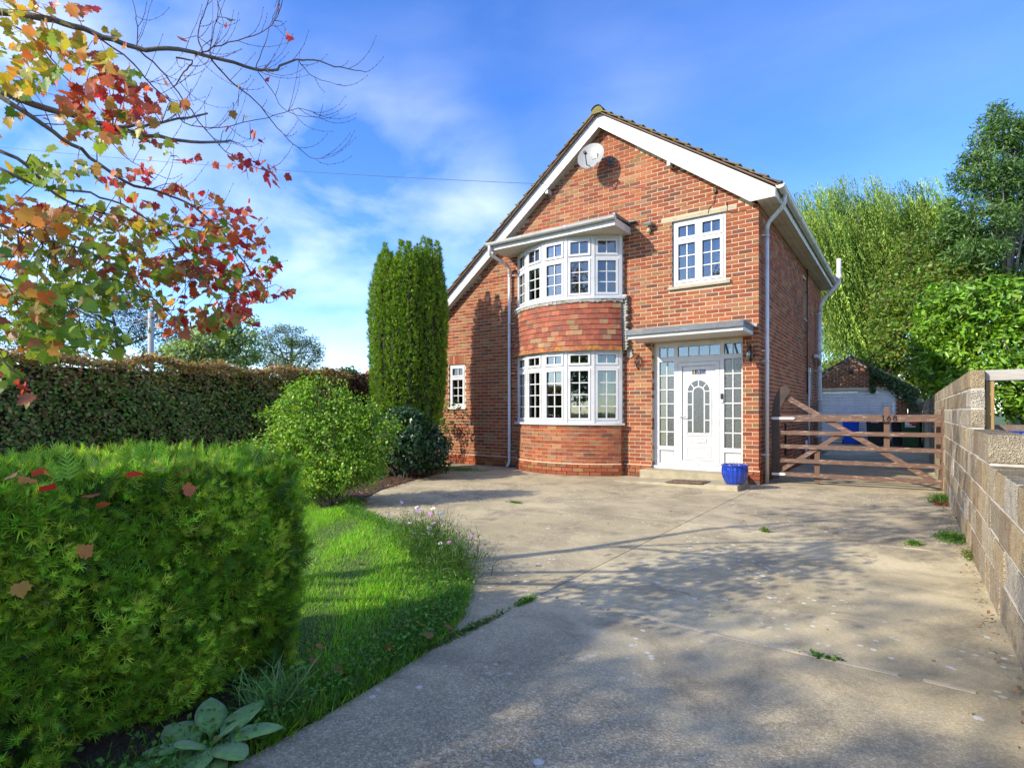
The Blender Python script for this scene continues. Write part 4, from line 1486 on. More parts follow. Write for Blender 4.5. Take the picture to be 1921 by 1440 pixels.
# barge boards
BYF = -0.18
b = MB()
b.prism([(RIDGE[0] + 0.002, 7.167), (0.29, 4.945), (0.29, 4.80), (-0.10, 4.795), (RIDGE[0] + 0.002, 6.895)], BYF, BYF + 0.022)
H(b.build("bargeboard", M_BARGE))
b = MB()
b.prism([(RIDGE[0] - 0.002, 7.167), (RIDGE[0] - 0.002, 6.895), (-8.30, 6.895 - 0.782 * 5.37 + 0.0), (-8.30, 7.167 - 0.787 * 5.37)], BYF, BYF + 0.022)
H(b.build("bargeboard", M_BARGE))
# joint cap near the foot of the right board
b = MB(); b.prism([(-0.175, 5.235), (-0.165, 5.228), (-0.262, 4.925), (-0.272, 4.932)], BYF - 0.003, BYF - 0.0002)
H(b.build("board_joint", simple("joint_grey", (0.5, 0.5, 0.48), 0.5)))
b = MB()   # soffit under the verge
for sgn in (1, -1):
    sl = 0.742 if sgn > 0 else 0.782
    e = -0.12 if sgn > 0 else -8.25
    x_a, x_b = RIDGE[0] + sgn * 0.03, e
    za = 6.93 - sl * abs(x_a - RIDGE[0]); zb2 = 6.93 - sl * abs(x_b - RIDGE[0])
    b.prism([(x_a, za), (x_b, zb2), (x_b, zb2 + 0.012), (x_a, za + 0.012)], BYF + 0.0225, 0.006)
H(b.build("verge_soffit", M_SOFFIT))
# purlin ends
for xx in (-4.16, -1.52):
    zz_ = gable(xx) - 0.075
    b = MB(); b.box(xx - 0.03, xx + 0.03, BYF + 0.02, 0.004, zz_ - 0.03, zz_ + 0.06)
    H(b.build("purlin_end", M_UPVC_OLD))
# side eaves: soffit boards and fascia, gutter, pipes
b = MB()
for i, (a0, a1) in enumerate(((0.003, 0.095), (0.1, 0.19), (0.195, 0.285))):
    b.box(a0, a1, BYF + 0.03, 8.45, 4.793, 4.805)
b.box(0.0, 0.29, BYF + 0.03, 8.45, 4.8055, 4.812)
H(b.build("eaves_soffit", M_SOFFIT))
b = MB(); b.box(0.2855, 0.305, BYF + 0.023, 8.45, 4.785, 4.95)
H(b.build("eaves_fascia", M_SOFFIT))
H(gutter([(0.372, BYF - 0.06, 4.962), (0.372, 8.5, 4.945)], r=0.062, m=M_UPVC_OLD, joints=(1.9, 3.9, 5.9, 7.6)))
dp = MB()
P_ = [(0.372, 0.16, 4.92), (0.372, 0.16, 4.80), (0.34, 0.18, 4.72), (0.12, 0.27, 4.55), (0.075, 0.28, 4.47), (0.075, 0.28, 4.35)]
dp.tube(P_, 0.037, 12)
dp.tube([(0.075, 0.28, 4.35), (0.075, 0.28, 0.0)], 0.034, 12)
for z in (4.30, 2.30, 2.12, 0.50):
    dp.tube([(0.075, 0.28, z - 0.015), (0.075, 0.28, z + 0.015)], 0.042, 12)
    dp.box(0.0, 0.06, 0.19, 0.21, z - 0.01, z + 0.01)
H(dp.build("downpipe", M_UPVC))
# soil pipe
sp = MB()
SY = 7.1
sp.tube([(0.10, SY, 0.0), (0.10, SY, 3.95)], 0.057, 14)
sp.tube([(0.10, SY, 3.95), (0.13, SY, 4.15), (0.20, SY + 0.0, 4.32), (0.50, SY, 4.62), (0.56, SY, 4.72), (0.56, SY, 5.35)], 0.055, 14)
for z in (0.55, 1.55, 2.35, 2.9, 3.9):
    sp.tube([(0.10, SY, z - 0.03), (0.10, SY, z), (0.10, SY, z + 0.05)], [0.066, 0.074, 0.064], 14)
    sp.box(0.0, 0.06, SY - 0.1, SY - 0.08, z, z + 0.02)
sp.tube([(0.56, SY, 4.78), (0.56, SY, 4.92)], 0.066, 14)
sp.tube([(0.02, SY - 0.55, 2.72), (0.10, SY - 0.5, 2.72), (0.13, SY - 0.3, 2.66), (0.11, SY - 0.06, 2.55)], 0.05, 12)
sp.tube([(0.10, SY, 2.5), (0.10, SY + 0.2, 2.6), (0.10, SY + 0.3, 2.75)], 0.03, 10)
M_SOILP = simple("flaking_white_pipe", (0.62, 0.60, 0.56), 0.5, 5, 0.1, dirt=(0.13, 0.10, 0.09), dscale=14)
H(sp.build("soil_pipe", M_SOILP))
wp = MB()
wp.tube([(0.045, 5.55, 2.25), (0.045, 5.55, 0.0)], 0.022, 10)
wp.box(0.0, 0.08, 5.5, 5.6, 2.22, 2.34)
wp.tube([(0.045, 5.62, 2.3), (0.045, 5.75, 2.3), (0.045, 5.75, 1.6), (0.045, 5.9, 1.58)], 0.022, 10)
wp.tube([(0.05, 5.05, 0.55), (0.05, 5.05, 0.0)], 0.03, 10)
H(wp.build("waste_pipe", M_UPVC))
bp = MB(); bp.tube([(0.035, 5.35, 4.78), (0.035, 5.35, 1.7)], 0.014, 8)
for z in (4.2, 3.2, 2.6): bp.box(0.0, 0.05, 5.3, 5.4, z, z + 0.02)
H(bp.build("black_pipe", M_BLACK_METAL))
b = MB(); b.box(0.0, 0.03, 2.42, 2.50, 0.35, 1.0)
H(b.build("meter_pipe", M_BLACK_METAL))
# ================================================================== GARDEN WALL
gw = empty("block_wall", (2.62, -3.0, 0), 0, "stepped rough concrete block wall along the right side of the driveway", "wall")


def P(o, par):
    o.parent = par
    o.matrix_parent_inverse = Matrix.Translation(par.location).inverted() if par.rotation_euler.z == 0 else par.matrix_basis.inverted()
    return o


BLK = [(0.37, 0.31, 0.21), (0.44, 0.37, 0.25), (0.33, 0.26, 0.17), (0.48, 0.43, 0.34), (0.30, 0.22, 0.13), (0.42, 0.32, 0.18)]
far_blocks = MB()


def block(x0, x1, y0, y1, z0, z1, par, far=False):
    c = random.choice(BLK); k = random.uniform(0.85, 1.15)
    if far:
        far_blocks.box(x0, x1, y0, y1, z0, z1, tuple(q * k for q in c)); return
    me = MB()
    lx, ly, lz = x1 - x0, y1 - y0, z1 - z0
    n = 5
    # rounded, uneven arrises from a coarse grid on each face
    e = 0.009
    def jit(p):
        return (p[0] + random.uniform(-0.003, 0.003), p[1] + random.uniform(-0.003, 0.003), p[2] + random.uniform(-0.003, 0.003))
    me.box(0, lx, 0, ly, 0, lz, tuple(q * k for q in c))
    me.v = [jit(p) for p in me.v]
    o = me.build("block", M_BLOCK)
    o.location = (x0, y0, z0)
    P(o, par)
    b = o.modifiers.new("arris", 'BEVEL'); b.width = e; b.segments = 2
    return o


MW = MB()


def wall_run(y0, y1, xs, zrows, par, odd=0, far=False):
    """wall along y; xs = (x0,x1); zrows list of (z0,z1)"""
    x0, x1 = xs
    MW.box(x0 + 0.006, x1 - 0.006, y0 + 0.008, y1 - 0.004, -0.05, zrows[-1][1] - 0.022)
    for k, (z0, z1) in enumerate(zrows):
        off = 0.0 if (k + odd) % 2 else 0.225
        y = y0 - off
        while y < y1 - 0.02:
            a, c = max(y, y0), min(y + 0.44, y1)
            y += 0.452
            if c - a < 0.05: continue
            block(x0 + random.uniform(-0.003, 0.003), x1, a + 0.001, c - 0.001, z0 + 0.007, z1 - 0.007, par, far)


low = [(-0.04, 0.234), (0.234, 0.45), (0.45, 0.666), (0.666, 0.883)]
r4 = [(0.884, 1.099)]
r7 = [(1.10, 1.272), (1.273, 1.445), (1.446, 1.618)]
WX = 2.52
wall_run(-10.9, -5.195, (WX, WX + 0.19), low, gw)
wall_run(-5.19, -3.845, (WX, WX + 0.19), low + r4, gw)
wall_run(-3.84, 6.3, (WX, WX + 0.10), low + r4 + r7, gw, 1)
wall_run(6.305, 15.2, (WX, WX + 0.10), low + r4 + r7, gw, 0, far=True)
# broad mossy top of the near length, in one piece with pads
for i in range(13):
    y0 = -10.9 + i * 0.4389
    block(WX + 0.193, WX + 0.56, y0 + 0.004, y0 + 0.4349, -0.04, 0.880, gw)
# return running away from the drive
MW.box(WX + 0.20, 5.2, -5.18, -4.99, -0.05, 1.09)
x = WX + 0.195
while x < 5.2:
    block(x, x + 0.44, -5.191, -4.98, 0.889, 1.095, gw)
    x += 0.452
for k, (z0, z1) in enumerate(low):
    x = WX + 0.57
    while x < 5.2:
        block(x, x + 0.44, -5.191, -4.98, z0 + 0.006, z1 - 0.006, gw); x += 0.452
# short return beside the garage
MW.box(2.075, 2.51, 15.22, 15.38, -0.05, 1.74)
for k in range(7):
    far_blocks.box(2.075, 2.28 + 0.1 * (k % 2), 15.2, 15.4, 0.25 * k, 0.25 * k + 0.24, random.choice(BLK))
    far_blocks.box(2.29 + 0.1 * (k % 2), 2.515, 15.2, 15.4, 0.25 * k, 0.25 * k + 0.24, random.choice(BLK))
P(MW.build("mortar", M_BLOCK_MORTAR), gw)
P(far_blocks.build("far_blocks", M_BLOCK), gw)["kind"] = 'stuff'

# timber frame standing behind the wall
tf = empty("timber_frame", (2.66, -3.7, 0), 0, "timber frame of a green-brown post and a grey top rail behind the block wall", "fence")
b = MB(); b.box(2.628, 2.688, -3.76, -3.68, 0.0, 1.515)
P(b.build("post", M_POST, bevel=0.004), tf)
b = MB(); b.box(2.624, 6.2, -3.77, -3.66, 1.516, 1.61)
P(b.build("top_rail", M_RAIL, bevel=0.006), tf)
b = MB(); b.box(5.9, 6.0, -3.76, -3.68, 0.0, 1.515)
P(b.build("post", M_POST), tf)
b = MB(); b.box(2.76, 9.5, 0.2, 0.35, 0.0, 1.06, (0.16, 0.12, 0.09))
tag(b.build("low_wall", M_BRICK), "low dark brick wall seen through the timber frame under the shrubs", "wall")

# ================================================================== GATE
gate = empty("five_bar_gate", (0.15, 0.46, 0), math.atan2(0.30, 2.38), "brown five bar wooden gate across the driveway, numbered 168", "gate")
def G(mb, name, m=M_GATE, bevel=0.004, rot=None):
    o = mb.build(name, m, gate, bevel=bevel); return o
GL = 2.37
for (z0a, z1a, z0b, z1b, lab) in ((1.075, 1.185, 1.085, 1.20, None), (0.845, 0.915, 0.845, 0.915, None), (0.61, 0.68, 0.60, 0.67, None), (0.365, 0.435, 0.355, 0.425, None), (0.125, 0.20, 0.115, 0.185, None)):
    mb = MB()
    n = 8
    for i in range(n):
        t0, t1 = i / n, (i + 1) / n
        a0, a1 = z0a + (z0b - z0a) * t0, z0a + (z0b - z0a) * t1
        b0, b1 = z1a + (z1b - z1a) * t0, z1a + (z1b - z1a) * t1
        mb.prism([(0.03 + GL * t0, a0), (0.03 + GL * t1, a1), (0.03 + GL * t1, b1), (0.03 + GL * t0, b0)], -0.032, 0.0)
    bm_o = G(mb, "bar")
    bm = bmesh.new(); bm.from_mesh(bm_o.data); bmesh.ops.remove_doubles(bm, verts=bm.verts, dist=1e-5)
    bmesh.ops.delete(bm, geom=[f for f in bm.faces if abs(f.normal.x) > 0.9 and 0.05 < f.calc_center_median().x < GL], context='FACES'); bm.to_mesh(bm_o.data); bm.free()
# swept heel
poly = [(-0.03, 0.08), (0.085, 0.08), (0.085, 1.12), (0.10, 1.24), (0.135, 1.36), (0.19, 1.48), (0.24, 1.54), (0.265, 1.60), (0.25, 1.655), (0.20, 1.69), (0.14, 1.685), (0.08, 1.64), (0.03, 1.54), (-0.01, 1.38), (-0.03, 1.2)]
mb = MB(); mb.prism(poly, -0.045, 0.035); G(mb, "heel_post", simple("shaded_heel_wood", (0.05, 0.032, 0.022), 0.6, 12, 0.3), bevel=0.006)  # wood colour darkened to carry the shade on the heel
# shutting stile
poly = [(GL - 0.01, 0.03), (GL + 0.165, 0.03), (GL + 0.165, 1.26), (GL + 0.14, 1.325), (GL + 0.08, 1.345), (GL + 0.02, 1.325), (GL - 0.01, 1.26)]
mb = MB(); mb.prism(poly, -0.06, 0.03); G(mb, "latch_stile", M_GATE_V, bevel=0.006)
def brace(x0, z0, x1, z1, w, name="brace"):
    mb = MB(); a, c = Vector((x0, z0)), Vector((x1, z1)); d = (c - a).normalized(); n_ = Vector((-d.y, d.x)) * w / 2
    mb.prism([tuple(a + n_), tuple(a - n_), tuple(c - n_), tuple(c + n_)], 0.002, 0.026)
    return G(mb, name)
brace(0.20, 1.50, 2.30, 0.14, 0.085)
brace(0.08, 0.20, 1.02, 0.87, 0.07)
mb = MB(); mb.box(0.63, 0.71, 0.0265, 0.05, 0.03, 0.62); G(mb, "upright", M_GATE_V)
mb = MB(); mb.prism([(1.62, 0.66), (1.70, 0.66), (1.70, 1.29), (1.68, 1.325), (1.64, 1.325), (1.62, 1.29)], 0.0266, 0.05); G(mb, "upright", M_GATE_V)
for z in (1.10, 0.13):
    mb = MB()
    L2 = 0.34 if z > 1 else 0.2
    mb.prism([(-0.03, z + 0.008), (L2 - 0.03, z + 0.008), (L2, z + 0.03), (L2 - 0.03, z + 0.052), (-0.03, z + 0.052)], -0.0535, -0.0455)
    G(mb, "hinge_strap", M_UPVC_OLD, bevel=0.002)
dgt = MB()
for i, ch in enumerate("168"):
    digit(dgt, ch, 1.575 + i * 0.078, 1.098, 0.062, 0.085, -0.037, -0.0325, 0.22)
G(dgt, "number", M_BLACK, bevel=0)
gp_ = MB(); gp_.box(2.44, 2.517, 1.02, 1.12, 0.50, 1.19)
tag(gp_.build("gatepost", M_GATE_V, bevel=0.005), "short brown wooden post fixed to the block wall behind the gate's free end", "post")

# ================================================================== DOORSTEP, MAT, POT
b = MB(); b.box(-2.0, -0.17, -0.36, 0.19, -0.05, 0.172)
o = b.build("doorstep", simple("step_concrete", (0.36, 0.31, 0.20), 0.9, 6, 0.16, bump=0.5, bscale=70, dirt=(0.2, 0.18, 0.12), dscale=4), bevel=0.012); tag(o, "raised concrete doorstep under the white front door", "step")
b = MB()
b.add([(-2.25, -0.95, -0.03), (-0.085, -1.06, -0.03), (-0.075, -0.30, -0.03), (-2.2, -0.36, -0.03), (-2.25, -0.95, 0.008), (-0.10, -1.045, 0.085), (-0.09, -0.3605, 0.095), (-2.2, -0.3605, 0.014)],
      [(0, 3, 2, 1), (4, 5, 6, 7), (0, 1, 5, 4), (1, 2, 6, 5), (2, 3, 7, 6), (3, 0, 4, 7)])
o = b.build("entrance_slab", MATS["step_concrete"], bevel=0.012); tag(o, "low sloping concrete slab in front of the doorstep", "step")
mat = empty("doormat", (-0.95, -0.83, 0.062), math.radians(-3), "dark rubber and bristle doormat in front of the front door", "doormat")
mat.rotation_euler.y = -math.atan(0.075 / 2.15)
b = MB(); b.box(-0.32, 0.32, -0.20, 0.20, 0, 0.012); b.build("mat_base", M_BLACK, mat, bevel=0.003)
b = MB()
for i in range(6):
    for j in range(4):
        b.box(-0.285 + i * 0.097, -0.285 + i * 0.097 + 0.08, -0.165 + j * 0.085, -0.165 + j * 0.085 + 0.07, 0.012, 0.02)
b.build("bristle_pad", simple("coir", (0.17, 0.10, 0.06), 0.95, 60, 0.35, bump=0.8, bscale=300), mat, kind='stuff')

tpot = NT("blue_glaze")
tpot.base(tpot.ramp(tpot.noise(9, 4), [(0.3, (0.002, 0.022, 0.22)), (0.7, (0.006, 0.05, 0.42))])); tpot.rough(0.12); tpot.b.inputs["Coat Weight"].default_value = 0.6
M_POT = tpot.m
pot = empty("plant_pot", (-0.20, -0.80, 0.083), 0, "glossy cobalt blue ribbed ceramic pot with a dead plant beside the front door", "plant pot")
b = MB()
b.lathe([(0.0, 0.0), (0.13, 0.0), (0.14, 0.008), (0.165, 0.06), (0.195, 0.14), (0.205, 0.21), (0.20, 0.265), (0.196, 0.285)], n=96, flute=18, depth=0.055)
b.lathe([(0.196, 0.283), (0.212, 0.293), (0.216, 0.308), (0.206, 0.318), (0.188, 0.314), (0.18, 0.28), (0.178, 0.262)], n=48)
b.build("pot_body", M_POT, pot)
b = MB(); b.lathe([(0.0, 0.268), (0.09, 0.272), (0.179, 0.263)], n=24); b.build("pot_soil", M_SOIL, pot)
b = MB()
for i in range(26):
    a = random.uniform(0, 6.28); r = random.uniform(0, 0.13); l = random.uniform(0.06, 0.16)
    p = Vector((r * math.cos(a), r * math.sin(a), 0.265)); t = Vector((math.cos(a) * random.uniform(0, 0.6), math.sin(a) * random.uniform(0, 0.6), 1)).normalized()
    q = p + t * l * 0.6 + Vector((random.uniform(-.01, .01), random.uniform(-.01, .01), 0)); e = q + (t + Vector((random.uniform(-.5, .5), random.uniform(-.5, .5), 0))) * l * 0.5
    b.tube([p, q, e], [0.0022, 0.0016, 0.0008], 4, tint=random.choice([(0.5, 0.4, 0.3), (0.3, 0.18, 0.12), (0.6, 0.52, 0.42)]))
    b.add([e, e + Vector((0.012, 0, 0.004)), e + Vector((0.012, 0.002, 0.016)), e + Vector((0, 0, 0.012))], [(0, 1, 2, 3)], (0.6, 0.52, 0.42))
b.build("dead_plant", M_LEAF, pot)

# ================================================================== DISH, LIGHTS, BRACKETS, WIRES
dish = empty("satellite_dish", (-2.86, 0.0, 6.18), 0, "grey satellite dish mounted on the gable just below the ridge", "satellite dish")
dc = Vector((*[wy(1108, 292, -0.36)[i] for i in (0,)], -0.36, wy(1108, 292, -0.36)[1])) - dish.location
dn = Vector((0.10, -0.965, 0.22)).normalized()
Q = dn.to_track_quat('Z', 'Y').to_matrix().to_4x4()
b = MB()
n = 40
rings = [0, 0.25, 0.5, 0.75, 0.93, 1.0]
for zoff, rev in ((0.0, False), (-0.006, True)):
    vs = []; fs = []
    for ri, r in enumerate(rings):
        for k in range(n):
            t = 2 * math.pi * k / n
            vs.append(dc + Q @ Vector((r * 0.275 * math.cos(t), r * 0.27 * math.sin(t), 0.055 * r * r - 0.055 + zoff)))
    for ri in range(len(rings) - 1):
        for k in range(n):
            k2 = (k + 1) % n
            f = (ri * n + k, ri * n + k2, (ri + 1) * n + k2, (ri + 1) * n + k)
            fs.append(f[::-1] if rev else f)
    b.add(vs, fs, smooth=True)
b.build("reflector", M_DISH, dish)
b = MB()
lo = dc + Q @ Vector((0.0, -0.25, 0.0)); 
lnb = dc + dn * 0.30 + Vector((0, 0, -0.13))
b.tube([lo + Vector((0, 0, 0.02)), lo + dn * 0.15 + Vector((0, 0, -0.05)), lnb], 0.010, 8)
b.build("feed_arm", M_BLACK_METAL, dish)
b = MB(); b.tube([lnb + dn * 0.03, lnb - dn * 0.0, lnb - dn * 0.06 + Vector((0, 0, 0.02))], [0.03, 0.03, 0.022], 12); b.build("receiver", M_BLACK_METAL, dish)
b = MB()
b.tube([dc - dn * 0.06, dc - dn * 0.13 + Vector((0.06, 0, -0.02)), Vector((0.09, -0.16, dc.z - 0.05)), Vector((0.11, -0.01, dc.z - 0.06))], 0.018, 8)
b.box(0.05, 0.17, -0.018, -0.001, dc.z - 0.13, dc.z + 0.02)
b.box(dc.x + 0.01, dc.x + 0.13, dc.y + 0.03, dc.y + 0.10, dc.z - 0.07, dc.z + 0.03)
b.build("mount", M_DARK_TRIM, dish)
# cable from the dish
b = MB(); b.tube([(-2.75, -0.012, 6.1), (-2.6, -0.012, 5.75), (-2.45, -0.012, 5.6), (-2.36, -0.012, 4.95)], 0.004, 5)

def seclight(x, z):
    t = empty("security_light", (x, -0.0, z), 0, "small security floodlight with a round sensor, beside the upper right window", "light")
    b = MB(); b.box(-0.03, 0.03, -0.03, -0.001, -0.06, 0.03); b.tube([(0.0, -0.03, 0), (0.0, -0.08, 0.02)], 0.016, 8); b.build("bracket", M_DISH, t)
    b = MB(); b.prism([(-0.16, 0.03), (-0.05, 0.085), (-0.04, 0.03), (-0.13, -0.01)], -0.075, 0.075, axis='x'); b.build("lamp_head", simple("grey_green_metal", (0.22, 0.25, 0.23), 0.5), t, bevel=0.005)
    b = MB(); b.lathe([(0.0, -0.13), (0.03, -0.12), (0.042, -0.09), (0.03, -0.05), (0.018, -0.03), (0.018, 0.0)], (0, -0.055, -0.0), 16); b.build("sensor", simple("yellowed_plastic", (0.45, 0.38, 0.2), 0.4), t)
    b = MB(); b.tube([(0.0, -0.01, 0.03), (0.005, -0.008, 0.2)], 0.004, 5); b.build("flex", M_UPVC, t)
seclight(*wy(1218, 425, -0.03))
b = MB(); b.box(-0.06, 0.06, -0.1, -0.001, -0.012, 0.012)
o = b.build("alarm_plate", M_DARK_TRIM); o.location = (wy(1186, 418)[0] + 0.03, 0, wy(1186, 418)[1]); tag(o, "small dark vent cowl on the brick above the end of the flat bay roof", "vent")


def scroll(x, z, label, mirror=1, side=0.0):
    """wrought-iron hanging basket bracket standing out from the wall"""
    t = empty("basket_bracket", (x, 0, z), 0, label, "bracket", "wrought iron brackets either side of the door")
    b = MB()
    r = 0.0055
    b.box(-0.012, 0.012, -0.006, -0.001, -0.17, 0.13)
    b.tube([(0, -0.006, 0.12), (0, -0.10, 0.125), (0, -0.22, 0.13), (0, -0.27, 0.15)], r, 6)
    b.tube([(0, -0.006, -0.15), (0, -0.06, -0.12), (0, -0.14, -0.02), (0, -0.24, 0.11)], r, 6)
    b.build("arm", M_BLACK_METAL, t)
    b = MB()
    def spiral(cy, cz, r0, turns, s0, k=1, off=0):
        pts = []
        n = int(26 * turns)
        for i in range(n + 1):
            a = s0 + k * 2 * math.pi * turns * i / n
            rr = r0 * (1 - 0.8 * i / n)
            pts.append((off, cy + rr * math.cos(a), cz + rr * math.sin(a)))
        return pts
    b.tube(spiral(-0.07, 0.05, 0.055, 1.6, 0.3), 0.0045, 5)
    b.tube(spiral(-0.16, 0.06, 0.05, 1.6, 2.6, -1), 0.0045, 5)
    b.tube(spiral(-0.045, -0.05, 0.04, 1.5, 1.2), 0.0045, 5)
    for dx in (-0.05, 0.05):
        b.tube([(0, -0.012, 0.1), (dx, -0.02, 0.05), (dx * 1.6, -0.025, -0.02), (dx * 0.7, -0.02, -0.1), (0, -0.012, -0.16)], 0.0045, 5)
        b.tube([(dx * 0.3, -0.03, 0.0), (dx, -0.05, -0.04), (dx * 1.5, -0.05, -0.11)], 0.0045, 5)
    b.tube([(0, -0.27, 0.15), (0, -0.29, 0.13), (0, -0.285, 0.10), (0, -0.26, 0.10)], 0.005, 6)
    b.build("scrollwork", M_BLACK_METAL, t)
    return t


scroll(-2.17, 2.22, "black wrought iron basket bracket on the brick between the bow window and the front door")
s2 = scroll(-0.13, 2.27, "black wrought iron basket bracket with a glass float, on the brick right of the door")
b = MB(); b.lathe([(0.0, -0.13), (0.02, -0.12), (0.034, -0.06), (0.036, 0.0), (0.0, 0.03)], (0, -0.20, -0.02), 10); b.build("glass_float", M_FROST, s2)


def wire(name, pts, sag, label, r=0.006, m=None):
    a, c = Vector(pts[0]), Vector(pts[1])
    P_ = []
    for i in range(25):
        t = i / 24
        p = a.lerp(c, t); p.z -= sag * 4 * t * (1 - t)
        P_.append(p)
    b = MB(); b.tube(P_, r, 5); return tag(b.build(name, m or M_BLACK_METAL), label, "cable")


wp0 = Vector((wy(1342, 359, -0.02)[0], -0.02, wy(1342, 359)[1]))
wire("telephone_wire", [wp0 + Vector((0, -0.03, 0)), at(-350, 235, 15)], 0.25, "thin telephone wire crossing the sky to the gable of the brick house", 0.0045, M_WIRE)
b = MB()
b.tube([wp0, (wp0.x - 0.02, -0.008, wp0.z - 0.2), (wp0.x - 0.12, -0.008, 4.88), (wp0.x - 0.13, -0.008, 4.80)], 0.005, 5)
b.tube([(-0.52, -0.008, 4.93), (-0.52, -0.008, 4.78), (-0.45, -0.008, 4.72), (-0.20, -0.008, 4.72)], 0.005, 5)
b.box(wp0.x - 0.02, wp0.x + 0.02, -0.05, -0.001, wp0.z - 0.03, wp0.z + 0.03)
H(b.build("wall_cable", M_BLACK_METAL))

# ================================================================== GARAGE
GY = 15.0
gar = empty("garage", (0.3, GY, 0), 0, "small red brick garage with a white door at the end of the driveway", "garage")
GX0, GX1, GA, GZ, GS = -1.48, 2.06, 0.29, 3.33, 0.62
b = MB()
gt = lambda x: GZ - GS * abs(x - GA)
b.prism([(GX0, -0.1), (-1.08, -0.1), (-1.08, gt(-1.08)), (GX0, gt(GX0))], GY + 0.008, GY + 0.2)
b.prism([(-1.08, 2.13), (GA, 2.13), (GA, GZ), (-1.08, gt(-1.08))], GY + 0.008, GY + 0.2)
b.prism([(GA, 2.13), (1.70, 2.13), (1.70, gt(1.70)), (GA, GZ)], GY + 0.008, GY + 0.2)
b.prism([(1.70, -0.1), (GX1, -0.1), (GX1, gt(GX1)), (1.70, gt(1.70))], GY + 0.008, GY + 0.2)
b.box(GX0, GX0 + 0.2, GY + 0.201, GY + 5.5, -0.1, 2.2); b.box(GX1 - 0.2, GX1, GY + 0.201, GY + 5.5, -0.1, 2.2)
gwall = P(b.build("wall", M_MORTAR), gar)
GB = []
bricks((GX0, GY, 0), (1, 0, 0), (0, -1, 0), GX1 - GX0, 0.0, 3.4, [(-1.08 - GX0, 1.70 - GX0, -0.1, 2.13)], lambda s: gt(s + GX0) + 0.0, store=GB)
idx = sorted(range(len(GB)), key=lambda i: -GB[i][0].z)
gst = MB()
for j, i in enumerate(idx):
    o_, ax_, nr_, w_, h_, tn_ = GB[i]
    tn_ = tuple(q * 0.62 for q in tn_)
    if j < 300:
        key = 100 + random.randrange(14)
        me = brick_mesh(w_, h_, tn_, key)
        ob = link_mesh("brick", me, gwall)
        ob.matrix_basis = Matrix.Translation(o_)
    else:
        gst.fbox(o_ - Vector(nr_) * 0.03, ax_, (0, 0, 1), nr_, w_, h_, 0.03, tn_)
if gst.v: gst.build("brick_courses", M_BRICK, gwall, kind='stuff')
b = MB(); b.box(-1.12, 1.74, GY - 0.02, GY + 0.1, 2.045, 2.129)
P(b.build("lintel", M_STONE_SILL), gar)
b = MB(); b.box(-1.08, -1.02, GY + 0.02, GY + 0.1, 0.0, 2.044); b.box(1.63, 1.70, GY + 0.02, GY + 0.1, 0.0, 2.044); b.box(-1.019, 1.629, GY + 0.02, GY + 0.1, 2.0, 2.044)
P(b.build("door_frame", M_UPVC), gar)
b = MB()
nrib = 18
for i in range(nrib):
    z0 = 0.02 + i * 1.975 / nrib
    z1 = z0 + 1.975 / nrib
    b.prism([(GY + 0.035, z0 + 0.006), (GY + 0.028, z0 + 0.02), (GY + 0.028, z1 - 0.012), (GY + 0.05, z1 - 0.004), (GY + 0.05, z0 + 0.006)], -1.018, 1.628, axis='x')
b.box(-1.018, 1.628, GY + 0.0505, GY + 0.07, 0.02, 1.995)
P(b.build("garage_door", M_UPVC), gar)
for sg in (1, -1):
    b = MB()
    xe = GX1 + 0.15 if sg > 0 else GX0 - 0.15
    za, ze = GZ + 0.06, gt(xe) + 0.06
    b.prism([(GA, za), (xe, ze), (xe, ze - 0.10), (GA, za - 0.10)], GY - 0.06, GY - 0.035)
    P(b.build("bargeboard", simple("brown_board", (0.09, 0.065, 0.05), 0.7, 8, 0.2)), gar)
    b = MB()
    b.prism([(GA, za + 0.03), (xe + sg * 0.05, ze + 0.0), (xe + sg * 0.05, ze - 0.02), (GA, za + 0.01)], GY - 0.09, GY + 5.6, tint=(0.12, 0.09, 0.07))
    P(b.build("roof_slope", M_ROOF), gar)
gl = empty("bulkhead_light", (GA + 0.0, GY, 2.78), 0, "small black lamp on the gable of the garage", "light")
b = MB(); b.box(-0.05, 0.05, -0.03, -0.001, -0.06, 0.06); b.build("back_plate", M_BLACK_METAL, gl)
b = MB(); b.lathe([(0, -0.07), (0.05, -0.06), (0.07, 0.0), (0.05, 0.05), (0.0, 0.07)], (0, -0.09, -0.0), 12); b.build("lamp_globe", M_BLACK, gl)
gl = empty("wall_lantern", (1.87, GY, 1.85), 0, "pale square lantern on the brick pillar right of the garage door", "light")
b = MB(); b.box(-0.06, 0.06, -0.12, -0.02, -0.12, 0.1); b.build("lantern_glass", simple("milky_glass", (0.6, 0.6, 0.5), 0.3), gl, bevel=0.01)
b = MB(); b.box(-0.07, 0.07, -0.13, -0.001, 0.101, 0.125); b.box(-0.03, 0.03, -0.0199, -0.001, -0.1, 0.1); b.build("lantern_cap", M_DISH, gl)


